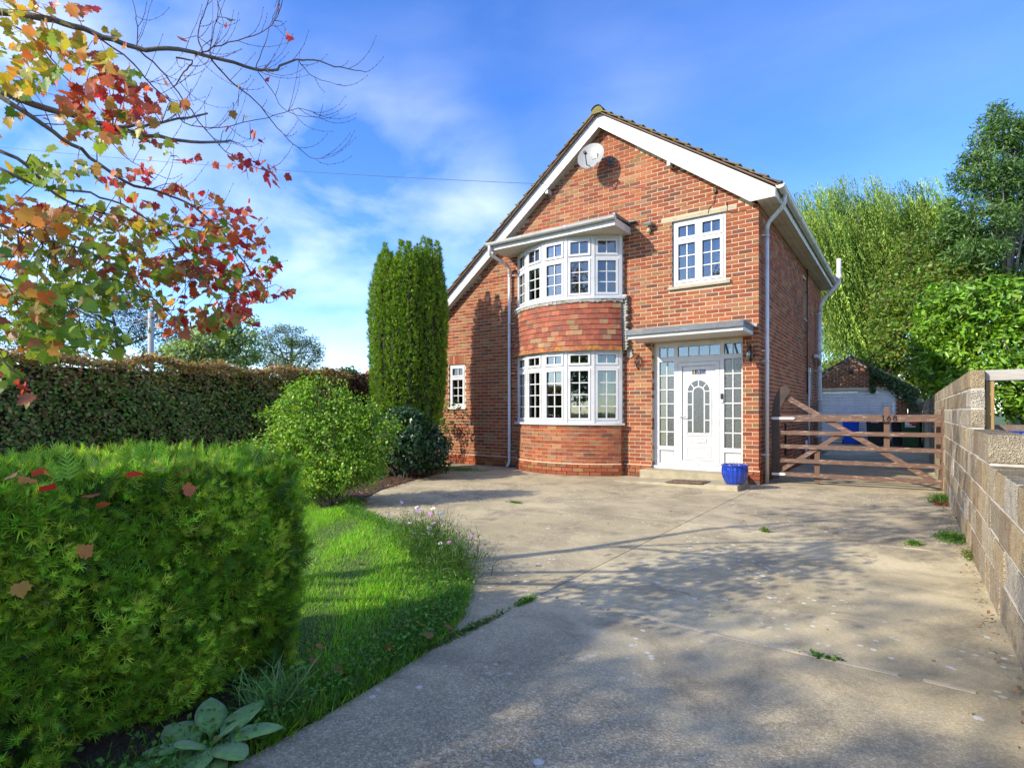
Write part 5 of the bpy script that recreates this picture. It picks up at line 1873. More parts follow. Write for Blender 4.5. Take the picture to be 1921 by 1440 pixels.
# ================================================================== WHEELIE BINS
def wheelie(loc, rz, m_body, m_lid, label, sticker=None, text=None):
    t = empty("wheelie_bin", loc, rz, label, "wheelie bin", "wheelie bins in front of the garage")
    b = MB()
    w0, w1, d0, d1, h = 0.22, 0.275, 0.24, 0.33, 0.96
    vs = [(-w0, -d0 + 0.03, 0.04), (w0, -d0 + 0.03, 0.04), (w0, d0, 0.04), (-w0, d0, 0.04), (-w1, -d1, h), (w1, -d1, h), (w1, d1, h), (-w1, d1, h)]
    b.add(vs, [(0, 3, 2, 1), (4, 5, 6, 7), (0, 1, 5, 4), (1, 2, 6, 5), (2, 3, 7, 6), (3, 0, 4, 7)])
    b.build("bin_body", m_body, t, bevel=0.02)
    b = MB(); b.box(-w1 - 0.02, w1 + 0.02, -d1 - 0.02, d1 + 0.02, h - 0.03, h + 0.015)
    b.build("rim", m_body, t, bevel=0.006)
    b = MB()
    b.prism([(-d1 - 0.03, h + 0.018), (d1 + 0.04, h + 0.018), (d1 + 0.04, h + 0.07), (0.0, h + 0.11), (-d1 - 0.01, h + 0.06)], -w1 - 0.018, w1 + 0.018, axis='x')
    b.build("lid", m_lid, t, bevel=0.01)
    b = MB(); b.tube([(-0.18, d1 + 0.08, h - 0.02), (0.18, d1 + 0.08, h - 0.02)], 0.016, 8); b.box(-0.2, -0.17, d1, d1 + 0.09, h - 0.04, h); b.box(0.17, 0.2, d1, d1 + 0.09, h - 0.04, h)
    b.build("handle", m_lid, t)
    for s in (-1, 1):
        b = MB(); b.tube([(s * 0.235, d0 + 0.03, 0.10), (s * 0.285, d0 + 0.03, 0.10)], 0.10, 18, smooth=False); b.build("wheel", M_BLACK, t)
    if sticker:
        b = MB()
        fy = lambda z: -(d0 - 0.03 + (d1 - d0 + 0.03) * (z - 0.04) / (h - 0.04))
        def card(x0, x1, z0, z1, m, name, off=0.004):
            q = MB(); q.add([(x0, fy(z0) - off, z0), (x1, fy(z0) - off, z0), (x1, fy(z1) - off, z1), (x0, fy(z1) - off, z1), (x0, fy(z0) + 0.002, z0), (x1, fy(z0) + 0.002, z0), (x1, fy(z1) + 0.002, z1), (x0, fy(z1) + 0.002, z1)], [(0, 1, 2, 3), (0, 4, 5, 1), (1, 5, 6, 2), (2, 6, 7, 3), (3, 7, 4, 0)])
            q.build(name, m, t)
        for c in sticker: card(*c)
    if text:
        q = MB(); digit(q, "8", -0.02, 0.80, 0.07, 0.1, -d1 + 0.03, -d1 + 0.036); digit(q, "6", 0.06, 0.80, 0.07, 0.1, -d1 + 0.03, -d1 + 0.036)
        q.build("painted_number", M_WHITE_D, t)
    return t


def plastic(name, c): return simple(name, c, 0.38, 4, 0.1, dirt=tuple(min(1, q * 1.3 + 0.02) for q in c), dscale=4)
M_BB, M_KB, M_GB = plastic("blue_bin", (0.0, 0.075, 0.55)), plastic("black_bin", (0.014, 0.014, 0.018)), plastic("green_bin", (0.018, 0.065, 0.022))
M_STK = simple("red_sticker", (0.6, 0.06, 0.04), 0.5); M_STW = simple("white_sticker", (0.75, 0.72, 0.7), 0.5)
wheelie((0.31, 14.45, 0), 0.05, M_BB, M_BB, "bright blue wheelie bin in front of the white garage door")
wheelie((1.13, 13.8, 0), -0.05, M_KB, M_KB, "black wheelie bin with a pale strip label, between the blue and the green bins", [(-0.12, 0.12, 0.86, 0.91, M_STW, "label_strip")])
wheelie((1.85, 14.1, 0), 0.08, M_KB, M_KB, "black wheelie bin with white painted numbers, half hidden behind the green one", text=True)
wheelie((2.18, 13.3, 0), -0.1, M_GB, M_GB, "dark green wheelie bin with a red and white sticker, nearest the block wall",
        [(-0.16, 0.03, 0.78, 0.90, M_STW, "white_sticker"), (-0.03, 0.16, 0.82, 0.92, M_STK, "red_sticker", 0.006), (-0.16, 0.13, 0.72, 0.765, M_STW, "white_sticker")])
lb_ = wheelie((3.16, -2.62, -0.02), 0.25, M_BB, M_BB, "blue bin lid just showing over the low part of the block wall")
if "group" in lb_: del lb_["group"]

# ================================================================== FAR LEFT: pole, wires, roof
pole = empty("utility_pole", at(283, 660, 22).xy.to_3d(), 0, "pale grey utility pole rising behind the beech hedge", "pole")
b = MB(); b.lathe([(0.13, -0.2), (0.12, 2.0), (0.10, 5.2), (0.0, 5.22)], n=14); b.build("shaft", simple("pale_concrete", (0.42, 0.41, 0.37), 0.8, 3, 0.1), pole)
b = MB(); b.box(-0.5, 0.5, -0.05, 0.05, 4.95, 5.05); b.build("cross_arm", M_BARK_D, pole)
pp = Vector((pole.location.x, pole.location.y, 4.9))
for k, (dz, e) in enumerate(((0.0, at(-200, 720, 16)), (0.1, at(-200, 700, 16)), (-0.05, at(-200, 520, 20)))):
    o = wire("overhead_wire", [pp + Vector((0, 0, dz)), e], 0.15, ("lowest", "middle", "steepest")[k] + " of the three overhead wires running left from the utility pole", 0.012, M_UPVC_OLD); o["group"] = "wires from the utility pole"
fh = empty("distant_house", at(720, 720, 62).xy.to_3d(), -0.2, "distant brick house whose red tiled roof just shows beside the yew", "house")
b = MB(); b.box(-5, 5, -3, 3, -0.5, 4.0, (0.35, 0.13, 0.08)); b.build("wall", M_BRICK, fh)
b = MB(); b.prism([(-5.3, 3.9), (5.3, 3.9), (3.2, 6.0), (-3.2, 6.0)], -0.4, 0.4, tint=(0.3, 0.1, 0.06))
b.add([(-5.3, -3.3, 3.9), (5.3, -3.3, 3.9), (3.2, 0, 6.0), (-3.2, 0, 6.0), (-5.3, 3.3, 3.9), (5.3, 3.3, 3.9)], [(0, 1, 2, 3), (5, 4, 3, 2), (4, 0, 3), (1, 5, 2)], (0.4, 0.13, 0.08))
b.build("roof", M_TILE, fh)
b = MB(); b.box(-1.0, -0.3, -0.4, 0.4, 5.2, 6.9, (0.35, 0.13, 0.08)); b.build("chimney", M_BRICK, fh)
for i, xx in enumerate((-3.5, -1, 1.5, 3.5)):
    b = MB(); b.box(xx, xx + 1.0, -3.06, -3.01, 2.3, 3.5); b.build("window", M_UPVC, fh)
# ================================================================== VEGETATION
LEAF = np.array([(0, 0, 0), (0.28, 0.30, 0.06), (0.62, 0.24, 0.05), (1.0, 0, -0.06), (0.62, -0.24, 0.05), (0.28, -0.30, 0.06)], dtype=float) - np.array([0.0, 0, 0])
LEAF_F = np.array([(0, 1, 2, 5), (5, 2, 3, 4)])          # roughly folded hexagon
LEAF_F = np.array([(0, 1, 2, 3), (0, 3, 4, 5)])
QUAD = np.array([(0, 0, 0), (0.5, 0.34, 0.07), (1, 0, -0.05), (0.5, -0.34, 0.07)], dtype=float)
QUAD_F = np.array([(0, 1, 2, 3)])
QUAD_T = np.array([(0, 1, 2), (0, 2, 3)])
TRI = np.array([(0, -0.5, 0), (0, 0.5, 0), (1, 0, 0)], dtype=float)


def rand_dirs(n):
    return norm(rng.normal(size=(n, 3)))


def tint_by(P, N=None, c=(0.1, 0.2, 0.05), var=0.2):
    return vtint(len(P), c, var)


def blob_points(centres, radii, n, shell=0.55):
    """points in the outer part of several ellipsoids; returns P, outward N"""
    centres = np.array(centres, float); radii = np.array(radii, float)
    if radii.ndim == 1: radii = np.repeat(radii[:, None], 3, 1)
    w = (radii[:, 0] * radii[:, 1] + radii[:, 1] * radii[:, 2]); w /= w.sum()
    k = rng.choice(len(centres), n, p=w)
    d = rand_dirs(n)
    r = (shell + (1 - shell) * rng.random(n) ** 0.7)[:, None]
    return centres[k] + d * radii[k] * r, d


def clumpy(P, N, n_cl, per, r, leafn_mix=0.5):
    """gather n_cl clumps at the given points, `per` leaves each"""
    C = np.repeat(P[:n_cl], per, 0)
    D = rand_dirs(len(C))
    Q = C + D * r * rng.random((len(C), 1)) ** 0.5 * np.array([1, 1, 0.75])
    NN = np.repeat(N[:n_cl], per, 0) * leafn_mix + rand_dirs(len(C)) * 0.8 + np.array([0, 0, 0.45])
    return Q, NN


def tree_limbs(name, base, h, r, crown_c, crown_r, parent, m, n_limb=9, seed=1, twigs=4):
    rd = random.Random(seed)
    b = MB()
    base = Vector(base)
    top = Vector(crown_c) + Vector((0, 0, crown_r[2] * 0.3))
    pts = [base]
    for i in range(1, 6):
        t = i / 5
        p = base.lerp(top, t); p.x += rd.uniform(-0.05, 0.05) * h * 0.3; p.y += rd.uniform(-0.05, 0.05) * h * 0.3
        pts.append(p)
    b.tube(pts, [r * (1.25 if i == 0 else 1 - 0.16 * i) for i in range(6)], 10)
    b.build("trunk", m, parent)
    lb = MB()
    for k in range(n_limb):
        t = rd.uniform(0.35, 0.95)
        s = pts[int(t * 5)].lerp(pts[min(5, int(t * 5) + 1)], t * 5 - int(t * 5))
        a = rd.uniform(0, 6.28)
        e = Vector(crown_c) + Vector((math.cos(a) * crown_r[0] * 0.85, math.sin(a) * crown_r[1] * 0.85, rd.uniform(-0.5, 0.8) * crown_r[2]))
        mid = s.lerp(e, 0.5) + Vector((rd.uniform(-.3, .3), rd.uniform(-.3, .3), rd.uniform(0, .5)))
        rr = r * 0.4
        lb.tube([s, s.lerp(mid, .5), mid, e], [rr, rr * .75, rr * .5, rr * .12], 7)
        for j in range(twigs):
            f = mid.lerp(e, rd.random()); g = f + Vector((rd.uniform(-1, 1), rd.uniform(-1, 1), rd.uniform(-.3, 1))) * crown_r[0] * 0.35
            lb.tube([f, f.lerp(g, .5) + Vector((0, 0, .1)), g], [rr * .22, rr * .14, rr * .05], 5)
    lb.build("limb", m, parent)


# ------------------------------------------------------------------ clipped yew hedge in the foreground
def sprig_template(nn=9):
    V, F = [], []
    # stem
    V += [(-0.012, 0, 0), (0.012, 0, 0), (0, 0, 1.0)]; F.append((0, 1, 2))
    for i in range(nn):
        z = 0.10 + 0.85 * i / (nn - 1)
        L = 0.42 * (1.0 - 0.55 * (i / (nn - 1)) ** 2)
        for s in (-1, 1):
            b = len(V)
            tip = (s * L * 0.92, 0.10 * (0.5 - random.random()) + 0.05, z + 0.20 + 0.15 * i / nn)
            V += [(s * 0.01, 0, z - 0.055), (s * 0.01, 0.01, z + 0.055), tip]
            F.append((b, b + 1, b + 2))
    return np.array(V, float), np.array(F)


SPR, SPR_F = sprig_template(7)
ST_V, ST_F = [], []
for i_ in range(8):
    a_ = 2 * math.pi * i_ / 7 + (i_ % 2) * 0.3; c_ = 0.75 if i_ < 7 else 0.0
    d_ = Vector((math.cos(a_) * c_, math.sin(a_) * c_, 0.75 + 0.25 * (i_ % 2))); w_ = Vector((-math.sin(a_), math.cos(a_), 0)) * 0.085
    ST_V += [tuple(w_ + d_ * .1), tuple(-w_ + d_ * .1), tuple(d_)]; ST_F.append((3 * i_, 3 * i_ + 1, 3 * i_ + 2))
STAR, STAR_F = np.array(ST_V, float), np.array(ST_F)
hx_f, hy_e, hz = -0.25, -8.62, 1.0


def lump(a, b2):
    return 0.035 * np.sin(a * 5.1 + 1.3) * np.cos(b2 * 6.3) + 0.03 * np.sin(a * 11 + b2 * 7.7) + 0.02 * np.sin(a * 23 - b2 * 17)


def hedge_faces(n):
    PP, NN = [], []
    # front (+x)
    k = int(n * 0.55)
    y = rng.uniform(-11.6, hy_e, k); z = rng.uniform(0.02, hz, k)
    z = z ** 0.9
    # undercut and thin patch near the foot by the end
    under = 0.06 * np.clip((0.45 - z) / 0.45, 0, 1) ** 1.3 * np.clip((y + 9.6) / 0.8, 0, 1)
    keep = ~((z < 0.10 + 0.08 * np.sin(y * 5)) & (y > -9.5))
    x = hx_f + lump(y, z) - under * 1.8 - 0.06 * np.clip((z - 0.9) / 0.1, 0, 1)
    PP.append(np.stack([x, y, z], 1)[keep]); NN.append(np.tile([1.0, 0, 0.35], (k, 1))[keep])
    # top
    k = int(n * 0.28)
    y = rng.uniform(-11.6, hy_e, k); x = rng.uniform(-1.15, hx_f, k)
    PP.append(np.stack([x, y, hz + lump(x, y)], 1)); NN.append(np.tile([0.1, 0, 1.0], (k, 1)))
    # end (+y)
    k = int(n * 0.17)
    x = rng.uniform(-1.15, hx_f, k); z = rng.uniform(0.05, hz, k)
    PP.append(np.stack([x, hy_e + lump(x, z), z], 1)); NN.append(np.tile([0.1, 1.0, 0.3], (k, 1)))
    return np.concatenate(PP), np.concatenate(NN)


hedge = empty("yew_hedge", (-0.7, -10.0, 0), 0, "clipped dark green yew hedge in the left foreground", "hedge")
parts_ = []
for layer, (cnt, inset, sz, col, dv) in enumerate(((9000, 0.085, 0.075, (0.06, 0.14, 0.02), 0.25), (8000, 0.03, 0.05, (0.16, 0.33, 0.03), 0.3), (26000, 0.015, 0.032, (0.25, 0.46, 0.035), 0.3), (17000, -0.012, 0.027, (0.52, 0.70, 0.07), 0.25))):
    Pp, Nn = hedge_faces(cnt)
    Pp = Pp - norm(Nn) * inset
    if layer >= 2:
        kk = (np.sin(Pp[:, 1] * 9.3 + Pp[:, 2] * 5) + np.sin(Pp[:, 2] * 12.7 - Pp[:, 1] * 6 + 1) + 0.8 * np.sin(Pp[:, 1] * 21 + Pp[:, 0] * 17 + Pp[:, 2] * 19)) > rng.uniform(-2.6, -0.9, len(Pp))
        Pp, Nn = Pp[kk], Nn[kk]
    if layer == 3:
        kk = (np.sin(Pp[:, 1] * 7 + Pp[:, 2] * 9) + np.sin(Pp[:, 1] * 13 - Pp[:, 2] * 11 + 2)) > rng.uniform(-0.6, 1.4, len(Pp))
        Pp, Nn = Pp[kk], Nn[kk]
    ax_ = norm(Nn) * 0.75 + rng.normal(size=Pp.shape) * 0.5 + np.array([0, 0, 0.35])
    S_ = sz * rng.uniform(0.6, 1.4, len(Pp))
    if layer >= 2:
        half_ = rng.random(len(Pp)) < 0.3
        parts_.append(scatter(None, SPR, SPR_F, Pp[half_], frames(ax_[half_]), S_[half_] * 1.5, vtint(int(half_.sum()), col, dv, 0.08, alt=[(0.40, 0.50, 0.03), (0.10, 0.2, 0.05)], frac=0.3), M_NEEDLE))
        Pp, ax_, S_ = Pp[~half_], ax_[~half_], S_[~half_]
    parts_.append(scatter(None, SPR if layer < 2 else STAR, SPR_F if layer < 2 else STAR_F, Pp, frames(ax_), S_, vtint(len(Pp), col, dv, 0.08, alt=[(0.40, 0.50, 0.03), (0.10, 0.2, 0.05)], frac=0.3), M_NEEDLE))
# long unclipped shoots on the top
k = 260
Pp = np.stack([rng.uniform(-1.1, hx_f, k), rng.uniform(-11.4, hy_e, k), np.full(k, hz + 0.01)], 1)
parts_.append(scatter(None, SPR, SPR_F, Pp, frames(np.tile([0, 0, 1.0], (k, 1)) + rng.normal(size=(k, 3)) * 0.25), rng.uniform(0.05, 0.10, k), vtint(k, (0.18, 0.34, 0.03), 0.2), M_NEEDLE))
V, F_, T_ = merge(parts_)
P(np_mesh("foliage", V, F_, T_, M_NEEDLE), hedge)["kind"] = 'stuff'
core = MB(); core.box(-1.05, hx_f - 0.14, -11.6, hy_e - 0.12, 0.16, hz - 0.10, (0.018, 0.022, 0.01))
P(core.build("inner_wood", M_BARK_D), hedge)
tw_ = MB()
for i in range(120):
    y = random.uniform(-11, -8.9); z = random.uniform(0.0, 0.7)
    a = Vector((-0.6, y, z * 0.4)); c = Vector((hx_f - random.uniform(0.02, 0.12), y + random.uniform(-.3, .3), z + random.uniform(0, .2)))
    tw_.tube([a, a.lerp(c, .5) + Vector((0, 0, .04)), c], [0.008, 0.005, 0.002], 5)
P(tw_.build("branch", M_BARK_D), hedge)["kind"] = 'stuff'

# ------------------------------------------------------------------ beech hedge along the left boundary
bh = empty("beech_hedge", (-9.7, -3.0, 0), 0, "long tall beech hedge turning bronze along the top, on the left boundary", "hedge")
bx = -9.3
pl_ = []
n = 52000
y = rng.uniform(-12.0, 5.0, n); z = 2.12 * rng.random(n) ** 0.9
x = bx + 0.10 * np.sin(y * 2.3 + z * 1.7) + 0.06 * np.sin(y * 5.1 - z * 4.0) + 0.04 * np.sin(y * 11 + z * 9) + rng.normal(size=n) * 0.05
Pp = np.stack([x, y, z], 1)
hi = np.clip((z - 1.55) / 0.55, 0, 1)
colA = vtint(n, (0.15, 0.22, 0.045), 0.3, 0.12, alt=[(0.34, 0.20, 0.09), (0.40, 0.33, 0.11), (0.16, 0.34, 0.05)], frac=0.6)
colB = vtint(n, (0.40, 0.24, 0.09), 0.3, 0.12, alt=[(0.42, 0.24, 0.14), (0.38, 0.28, 0.04), (0.16, 0.07, 0.045), (0.14, 0.18, 0.03)], frac=0.75)
m_ = (rng.random(n) < hi * 0.9)[:, None]
pl_.append(scatter(None, QUAD, QUAD_F, Pp, frames(np.array([1.0, 0, 0.5]) + rng.normal(size=(n, 3)) * 0.55), rng.uniform(0.05, 0.085, n), np.where(m_, colB, colA), None))
n = 26000
y = rng.uniform(-12.0, 5.0, n); x = rng.uniform(bx - 1.0, bx + 0.08, n)
z = 2.12 + 0.05 * np.sin(y * 2.1) + 0.05 * np.sin(y * 4.7 + x * 3) + np.abs(rng.normal(size=n)) * 0.06
Pp = np.stack([x, y, z], 1)
pl_.append(scatter(None, QUAD, QUAD_F, Pp, frames(np.array([0.1, 0, 0.7]) + rng.normal(size=(n, 3)) * 0.7), rng.uniform(0.045, 0.085, n),
                   vtint(n, (0.42, 0.26, 0.12), 0.28, 0.12, alt=[(0.45, 0.27, 0.18), (0.42, 0.30, 0.05), (0.18, 0.08, 0.05), (0.14, 0.20, 0.03)], frac=0.8), None))
V, F_, T_ = merge(pl_)
P(np_mesh("foliage", V, F_, T_, M_LEAF), bh)["kind"] = 'stuff'
core = MB(); core.box(bx - 0.95, bx - 0.17, -12, 5, 0.0, 2.0, (1, 1, 1)); P(core.build("inner_wood", simple("dark_thicket", (0.02, 0.018, 0.01), 1.0)), bh)
# copper toned stretch in the same hedge is its own plant
n = 5200
y = rng.uniform(-1.2, 2.2, n); z = rng.uniform(1.35, 2.2, n)
Pp = np.stack([bx + 0.12 + rng.normal(size=n) * 0.06, y, z], 1)
ch_ = empty("copper_beech", (-9.2, 0.5, 0), 0, "dark purple copper beech growing within the hedge behind the green shrub", "hedge")
P(np_mesh("foliage", *scatter(None, QUAD, QUAD_F, Pp, frames(np.array([1.0, 0, 0.5]) + rng.normal(size=(n, 3)) * 0.6), rng.uniform(0.05, 0.085, n), vtint(n, (0.06, 0.022, 0.024), 0.3, 0.1, alt=[(0.14, 0.06, 0.05)], frac=0.3), None), M_LEAF), ch_)["kind"] = 'stuff'
b = MB(); b.tube([(-9.45, 0.5, 0), (-9.42, 0.5, 1.5)], [0.04, 0.02], 8); P(b.build("trunk", M_BARK_D), ch_)

# ------------------------------------------------------------------ Irish yew column
yc = Vector((-6.52, -1.85, 0))
yew = empty("irish_yew", yc, 0, "tall columnar Irish yew standing against the left of the house", "tree")
pl_ = []
rd = random.Random(5)
plumes = []
TUFT = np.array([(-0.12, 0, 0), (0.12, 0, 0), (0.0, 0.05, 1.0), (-0.1, 0.02, 0.1), (0.1, 0.02, 0.1), (-0.5, 0.1, 0.8), (-0.1, 0, 0.1), (0.1, 0, 0.1), (0.5, 0.1, 0.8), (0, -0.1, 0.1), (0, 0.12, 0.2), (0.05, 0.5, 0.85)], float)
TUFT_F = np.array([(0, 1, 2), (3, 4, 5), (6, 7, 8), (9, 10, 11)])
for i in range(42):
    if i < 25:
        a = 2 * math.pi * i / 25 + rd.uniform(-.05, .05); rr = rd.uniform(0.60, 0.68)
    else:
        a = rd.uniform(0, 6.28); rr = rd.uniform(0.1, 0.55)
    h = rd.uniform(4.40, 4.86)
    plumes.append((a, rr, h, rd.uniform(0.115, 0.15)))
for (a, rr, h, pr_) in plumes:
    n = int(2300 if rr > 0.55 else 1300)
    t = rng.random(n)
    z0 = 0.35 + 0.25 * (1 - rr)
    z = z0 + (h - z0) * t
    # plan radius of the whole column: narrow foot, swell, slightly narrower top
    prof = np.interp(t, [0, 0.15, 0.45, 0.8, 1.0], [0.55, 0.80, 1.06, 1.03, 0.90])
    cx_ = rr * prof * math.cos(a) + 0.03 * np.sin(z * 4 + a * 3); cy_ = rr * prof * math.sin(a) + 0.03 * np.cos(z * 3.3 + a)
    th = rng.uniform(0, 2 * np.pi, n)
    r_ = pr_ * np.interp(t, [0, 0.1, 0.84, 0.95, 1.0], [0.8, 1.0, 0.92, 0.5, 0.1]) * rng.uniform(0.75, 1.08, n) * (1 + 0.16 * np.sin(z * (30 + 4 * math.sin(a * 5)) + a * 9 + 1.5 * np.sin(th * 2 + a)) + 0.10 * np.sin(z * 13 + th * 3 + a * 4))
    Pp = np.stack([cx_ + r_ * np.cos(th), cy_ + r_ * np.sin(th), z], 1) + np.array(yc)
    ax_ = np.stack([np.cos(th) * 0.7, np.sin(th) * 0.7, np.full(n, 0.85)], 1) + rng.normal(size=(n, 3)) * 0.25
    # keep the outer side only, the rest is hidden
    out = np.cos(th - a)
    col = rd.uniform(0.78, 1.15) * vtint(n, (0.18, 0.30, 0.022), 0.2, 0.08, alt=[(0.28, 0.40, 0.03), (0.06, 0.13, 0.018)], frac=0.45)
    pl_.append(scatter(None, TUFT, TUFT_F, Pp, frames(ax_), rng.uniform(0.05, 0.085, n), col, None))
V, F_, T_ = merge(pl_)
P(np_mesh("foliage", V, F_, T_, M_NEEDLE), yew)["kind"] = 'stuff'
b = MB()
for (a, rr, h, pr_) in plumes:
    q = lambda f, z: (yc.x + rr * f * math.cos(a), yc.y + rr * f * math.sin(a), z)
    b.tube([q(0.25, 0), q(0.6, 0.5), q(0.95, 1.5), q(1.03, 2.6), q(1.0, h - 0.25)], [0.03, 0.035, 0.06, 0.07, 0.01], 6, tint=(1, 1, 1))
P(b.build("stem", simple("yew_heart", (0.02, 0.022, 0.008), 1.0)), yew)["kind"] = 'stuff'


# ------------------------------------------------------------------ shrubs
def shrub(name, label, cat, centre, blobs, n_cl, per, clr, size, col, alt, frac, mat, stems=14, stem_r=0.012, foot=(0, 0), T=QUAD, TF=QUAD_F, nm=0.5, stem_m=None, shell=0.6, dv=0.25, group=None):
    c = Vector(centre)
    o = empty(name, (c.x, c.y, 0), 0, label, cat, group)
    cen = [(c.x + q[0], c.y + q[1], q[2]) for q, r in blobs]
    rad = [r if isinstance(r, (tuple, list)) else (r, r, r) for q, r in blobs]
    Pp, Nn = blob_points(cen, rad, n_cl, shell)
    ok = Pp[:, 2] > 0.05
    Pp, Nn = Pp[ok], Nn[ok]
    Q_, NN_ = clumpy(Pp, Nn, len(Pp), per, clr, nm)
    P(np_mesh("foliage", *scatter(None, T, TF, Q_, frames(NN_), size * rng.uniform(0.65, 1.3, len(Q_)), vtint(len(Q_), col, dv, 0.08, alt, frac), None), mat), o)["kind"] = 'stuff'
    b = MB()
    for i in range(stems):
        k = random.randrange(len(cen)); a = random.uniform(0, 6.28)
        e = Vector(cen[k]) + Vector((math.cos(a) * rad[k][0], math.sin(a) * rad[k][1], random.uniform(-.2, .7) * rad[k][2]))
        s = Vector((c.x + foot[0] + random.uniform(-.12, .12), c.y + foot[1] + random.uniform(-.12, .12), 0))
        b.tube([s, s.lerp(e, .4) + Vector((0, 0, .06)), s.lerp(e, .75) + Vector((0, 0, .05)), e], [stem_r, stem_r * .8, stem_r * .5, stem_r * .15], 5)
    P(b.build("stem", stem_m or M_BARK), o)["kind"] = 'stuff'
    return o


sc = Vector((-4.35, -5.5, 0))
shrub("green_shrub", "rounded bright green shrub with bare stems at its foot, on the lawn", "shrub", sc,
      [((0.0, 0.0, 0.85), (0.62, 0.6, 0.55)), ((-0.2, -0.2, 1.2), (0.36, 0.36, 0.36)), ((0.42, 0.35, 0.85), (0.36, 0.36, 0.48)), ((-0.55, -0.4, 0.62), (0.40, 0.38, 0.36)), ((0.15, 0.2, 1.25), (0.3, 0.3, 0.25)),
       ((-0.85, -0.6, 0.5), (0.26, 0.25, 0.26)), ((0.25, 0.1, 0.5), (0.6, 0.55, 0.32)), ((-0.12, -0.1, 1.58), (0.14, 0.14, 0.2)), ((0.12, 0.1, 1.5), (0.12, 0.12, 0.2)), ((-0.35, -0.2, 1.48), (0.13, 0.13, 0.18)), ((0.45, 0.3, 1.32), (0.14, 0.14, 0.16)),
       ((-0.62, -0.42, 1.15), (0.14, 0.14, 0.16)), ((-1.05, -0.75, 0.72), (0.10, 0.10, 0.12)), ((0.7, 0.55, 1.05), (0.12, 0.12, 0.16)), ((-0.05, -0.2, 0.35), (0.5, 0.45, 0.2))],
      1500, 16, 0.13, 0.044, (0.19, 0.36, 0.03), [(0.30, 0.46, 0.04), (0.11, 0.22, 0.02), (0.36, 0.42, 0.05)], 0.5, M_LEAF, shell=0.5, stems=70, stem_r=0.006, foot=(0.25, -0.1), stem_m=simple("tan_stem", (0.22, 0.17, 0.10), 0.8))
shrub("dark_shrub", "dark glossy evergreen shrub between the green shrub and the Irish yew", "shrub", (-5.55, -2.9, 0),
      [((0.0, 0.0, 0.72), (0.62, 0.55, 0.6)), ((-0.35, 0.3, 0.95), (0.42, 0.42, 0.4)), ((0.3, 0.35, 0.5), (0.42, 0.42, 0.42)), ((-0.9, 0.0, 0.7), (0.6, 0.6, 0.6))],
      900, 13, 0.12, 0.075, (0.03, 0.075, 0.025), [(0.05, 0.12, 0.05), (0.02, 0.05, 0.02)], 0.5, M_GLOSSY_LEAF, stems=20)
shrub("climbing_stems", "sparse leafy climber against the wall under the small left window", "shrub", (-6.95, -0.45, 0),
      [((0.1, 0.0, 1.15), (0.42, 0.12, 0.42)), ((-0.2, 0.0, 0.75), (0.4, 0.15, 0.6)), ((0.45, 0.05, 1.3), (0.12, 0.08, 0.25))],
      70, 7, 0.08, 0.07, (0.08, 0.17, 0.02), [(0.16, 0.28, 0.03)], 0.4, M_LEAF, stems=18, stem_r=0.006)

# ------------------------------------------------------------------ lawn grass
def poly_inside(X, Y, poly):
    n = len(poly); ins = np.zeros(len(X), bool); j = n - 1
    for i in range(n):
        xi, yi = poly[i]; xj, yj = poly[j]
        c = ((yi > Y) != (yj > Y)) & (X < (xj - xi) * (Y - yi) / (yj - yi + 1e-12) + xi)
        ins ^= c; j = i
    return ins


BLADE = np.array([(-0.03, 0, 0), (0.03, 0, 0), (0.022, 0.10, 0.55), (-0.022, 0.10, 0.55), (0.0, 0.42, 1.0)], float)
BLADE_F = np.array([(0, 1, 2), (0, 2, 3), (3, 2, 4)])
BL2 = np.array([(-0.035, 0, 0), (0.035, 0, 0), (0.0, 0.30, 1.0)], float); BL2_F = np.array([(0, 1, 2)])
LPOLY = [(p[0] + 0.02, p[1]) for p in LP]


def grass(n, xr, yr, hmin, hmax, T, TF, col, alt, edge=True):
    X = rng.uniform(*xr, n); Y = rng.uniform(*yr, n)
    k = poly_inside(X, Y, LPOLY) & ~((X < -0.15) & (Y < -8.85) & (X > -1.1))
    X, Y = X[k], Y[k]
    n = len(X)
    tuft = 0.75 + 0.35 * np.sin(X * 3.1 + 1) * np.sin(Y * 2.7) + 0.25 * np.sin(X * 9 + Y * 7)
    H_ = rng.uniform(hmin, hmax, n) * np.clip(tuft, 0.4, 1.6)
    N_g = np.stack([rng.normal(size=n) * 0.32 + 0.12, rng.normal(size=n) * 0.32, np.ones(n)], 1)
    dry = 0.5 + 0.5 * np.sin(X * 1.7 + 2) * np.cos(Y * 2.3)
    c = vtint(n, col, 0.2, 0.07, alt, 0.4) * (0.9 + 0.25 * dry[:, None])
    S_ = np.stack([H_ * 0.9 + 0.02, H_, H_], 1)
    return scatter(None, T, TF, np.stack([X, Y, np.zeros(n)], 1), frames(N_g), S_, c, None)


gc, ga = (0.24, 0.50, 0.025), [(0.36, 0.60, 0.03), (0.15, 0.36, 0.025), (0.42, 0.46, 0.09)]
gl_ = [grass(110000, (-4.2, 0.2), (-9.6, -5.0), 0.03, 0.075, BLADE, BLADE_F, gc, ga),
       grass(70000, (-9.4, -3.0), (-10.0, -3.4), 0.04, 0.09, BL2, BL2_F, gc, ga)]
V, F_, T_ = merge(gl_)
tag(np_mesh("grass", V, F_, T_, M_GRASS), "bright green grass of the small front lawn", "grass", kind='stuff')


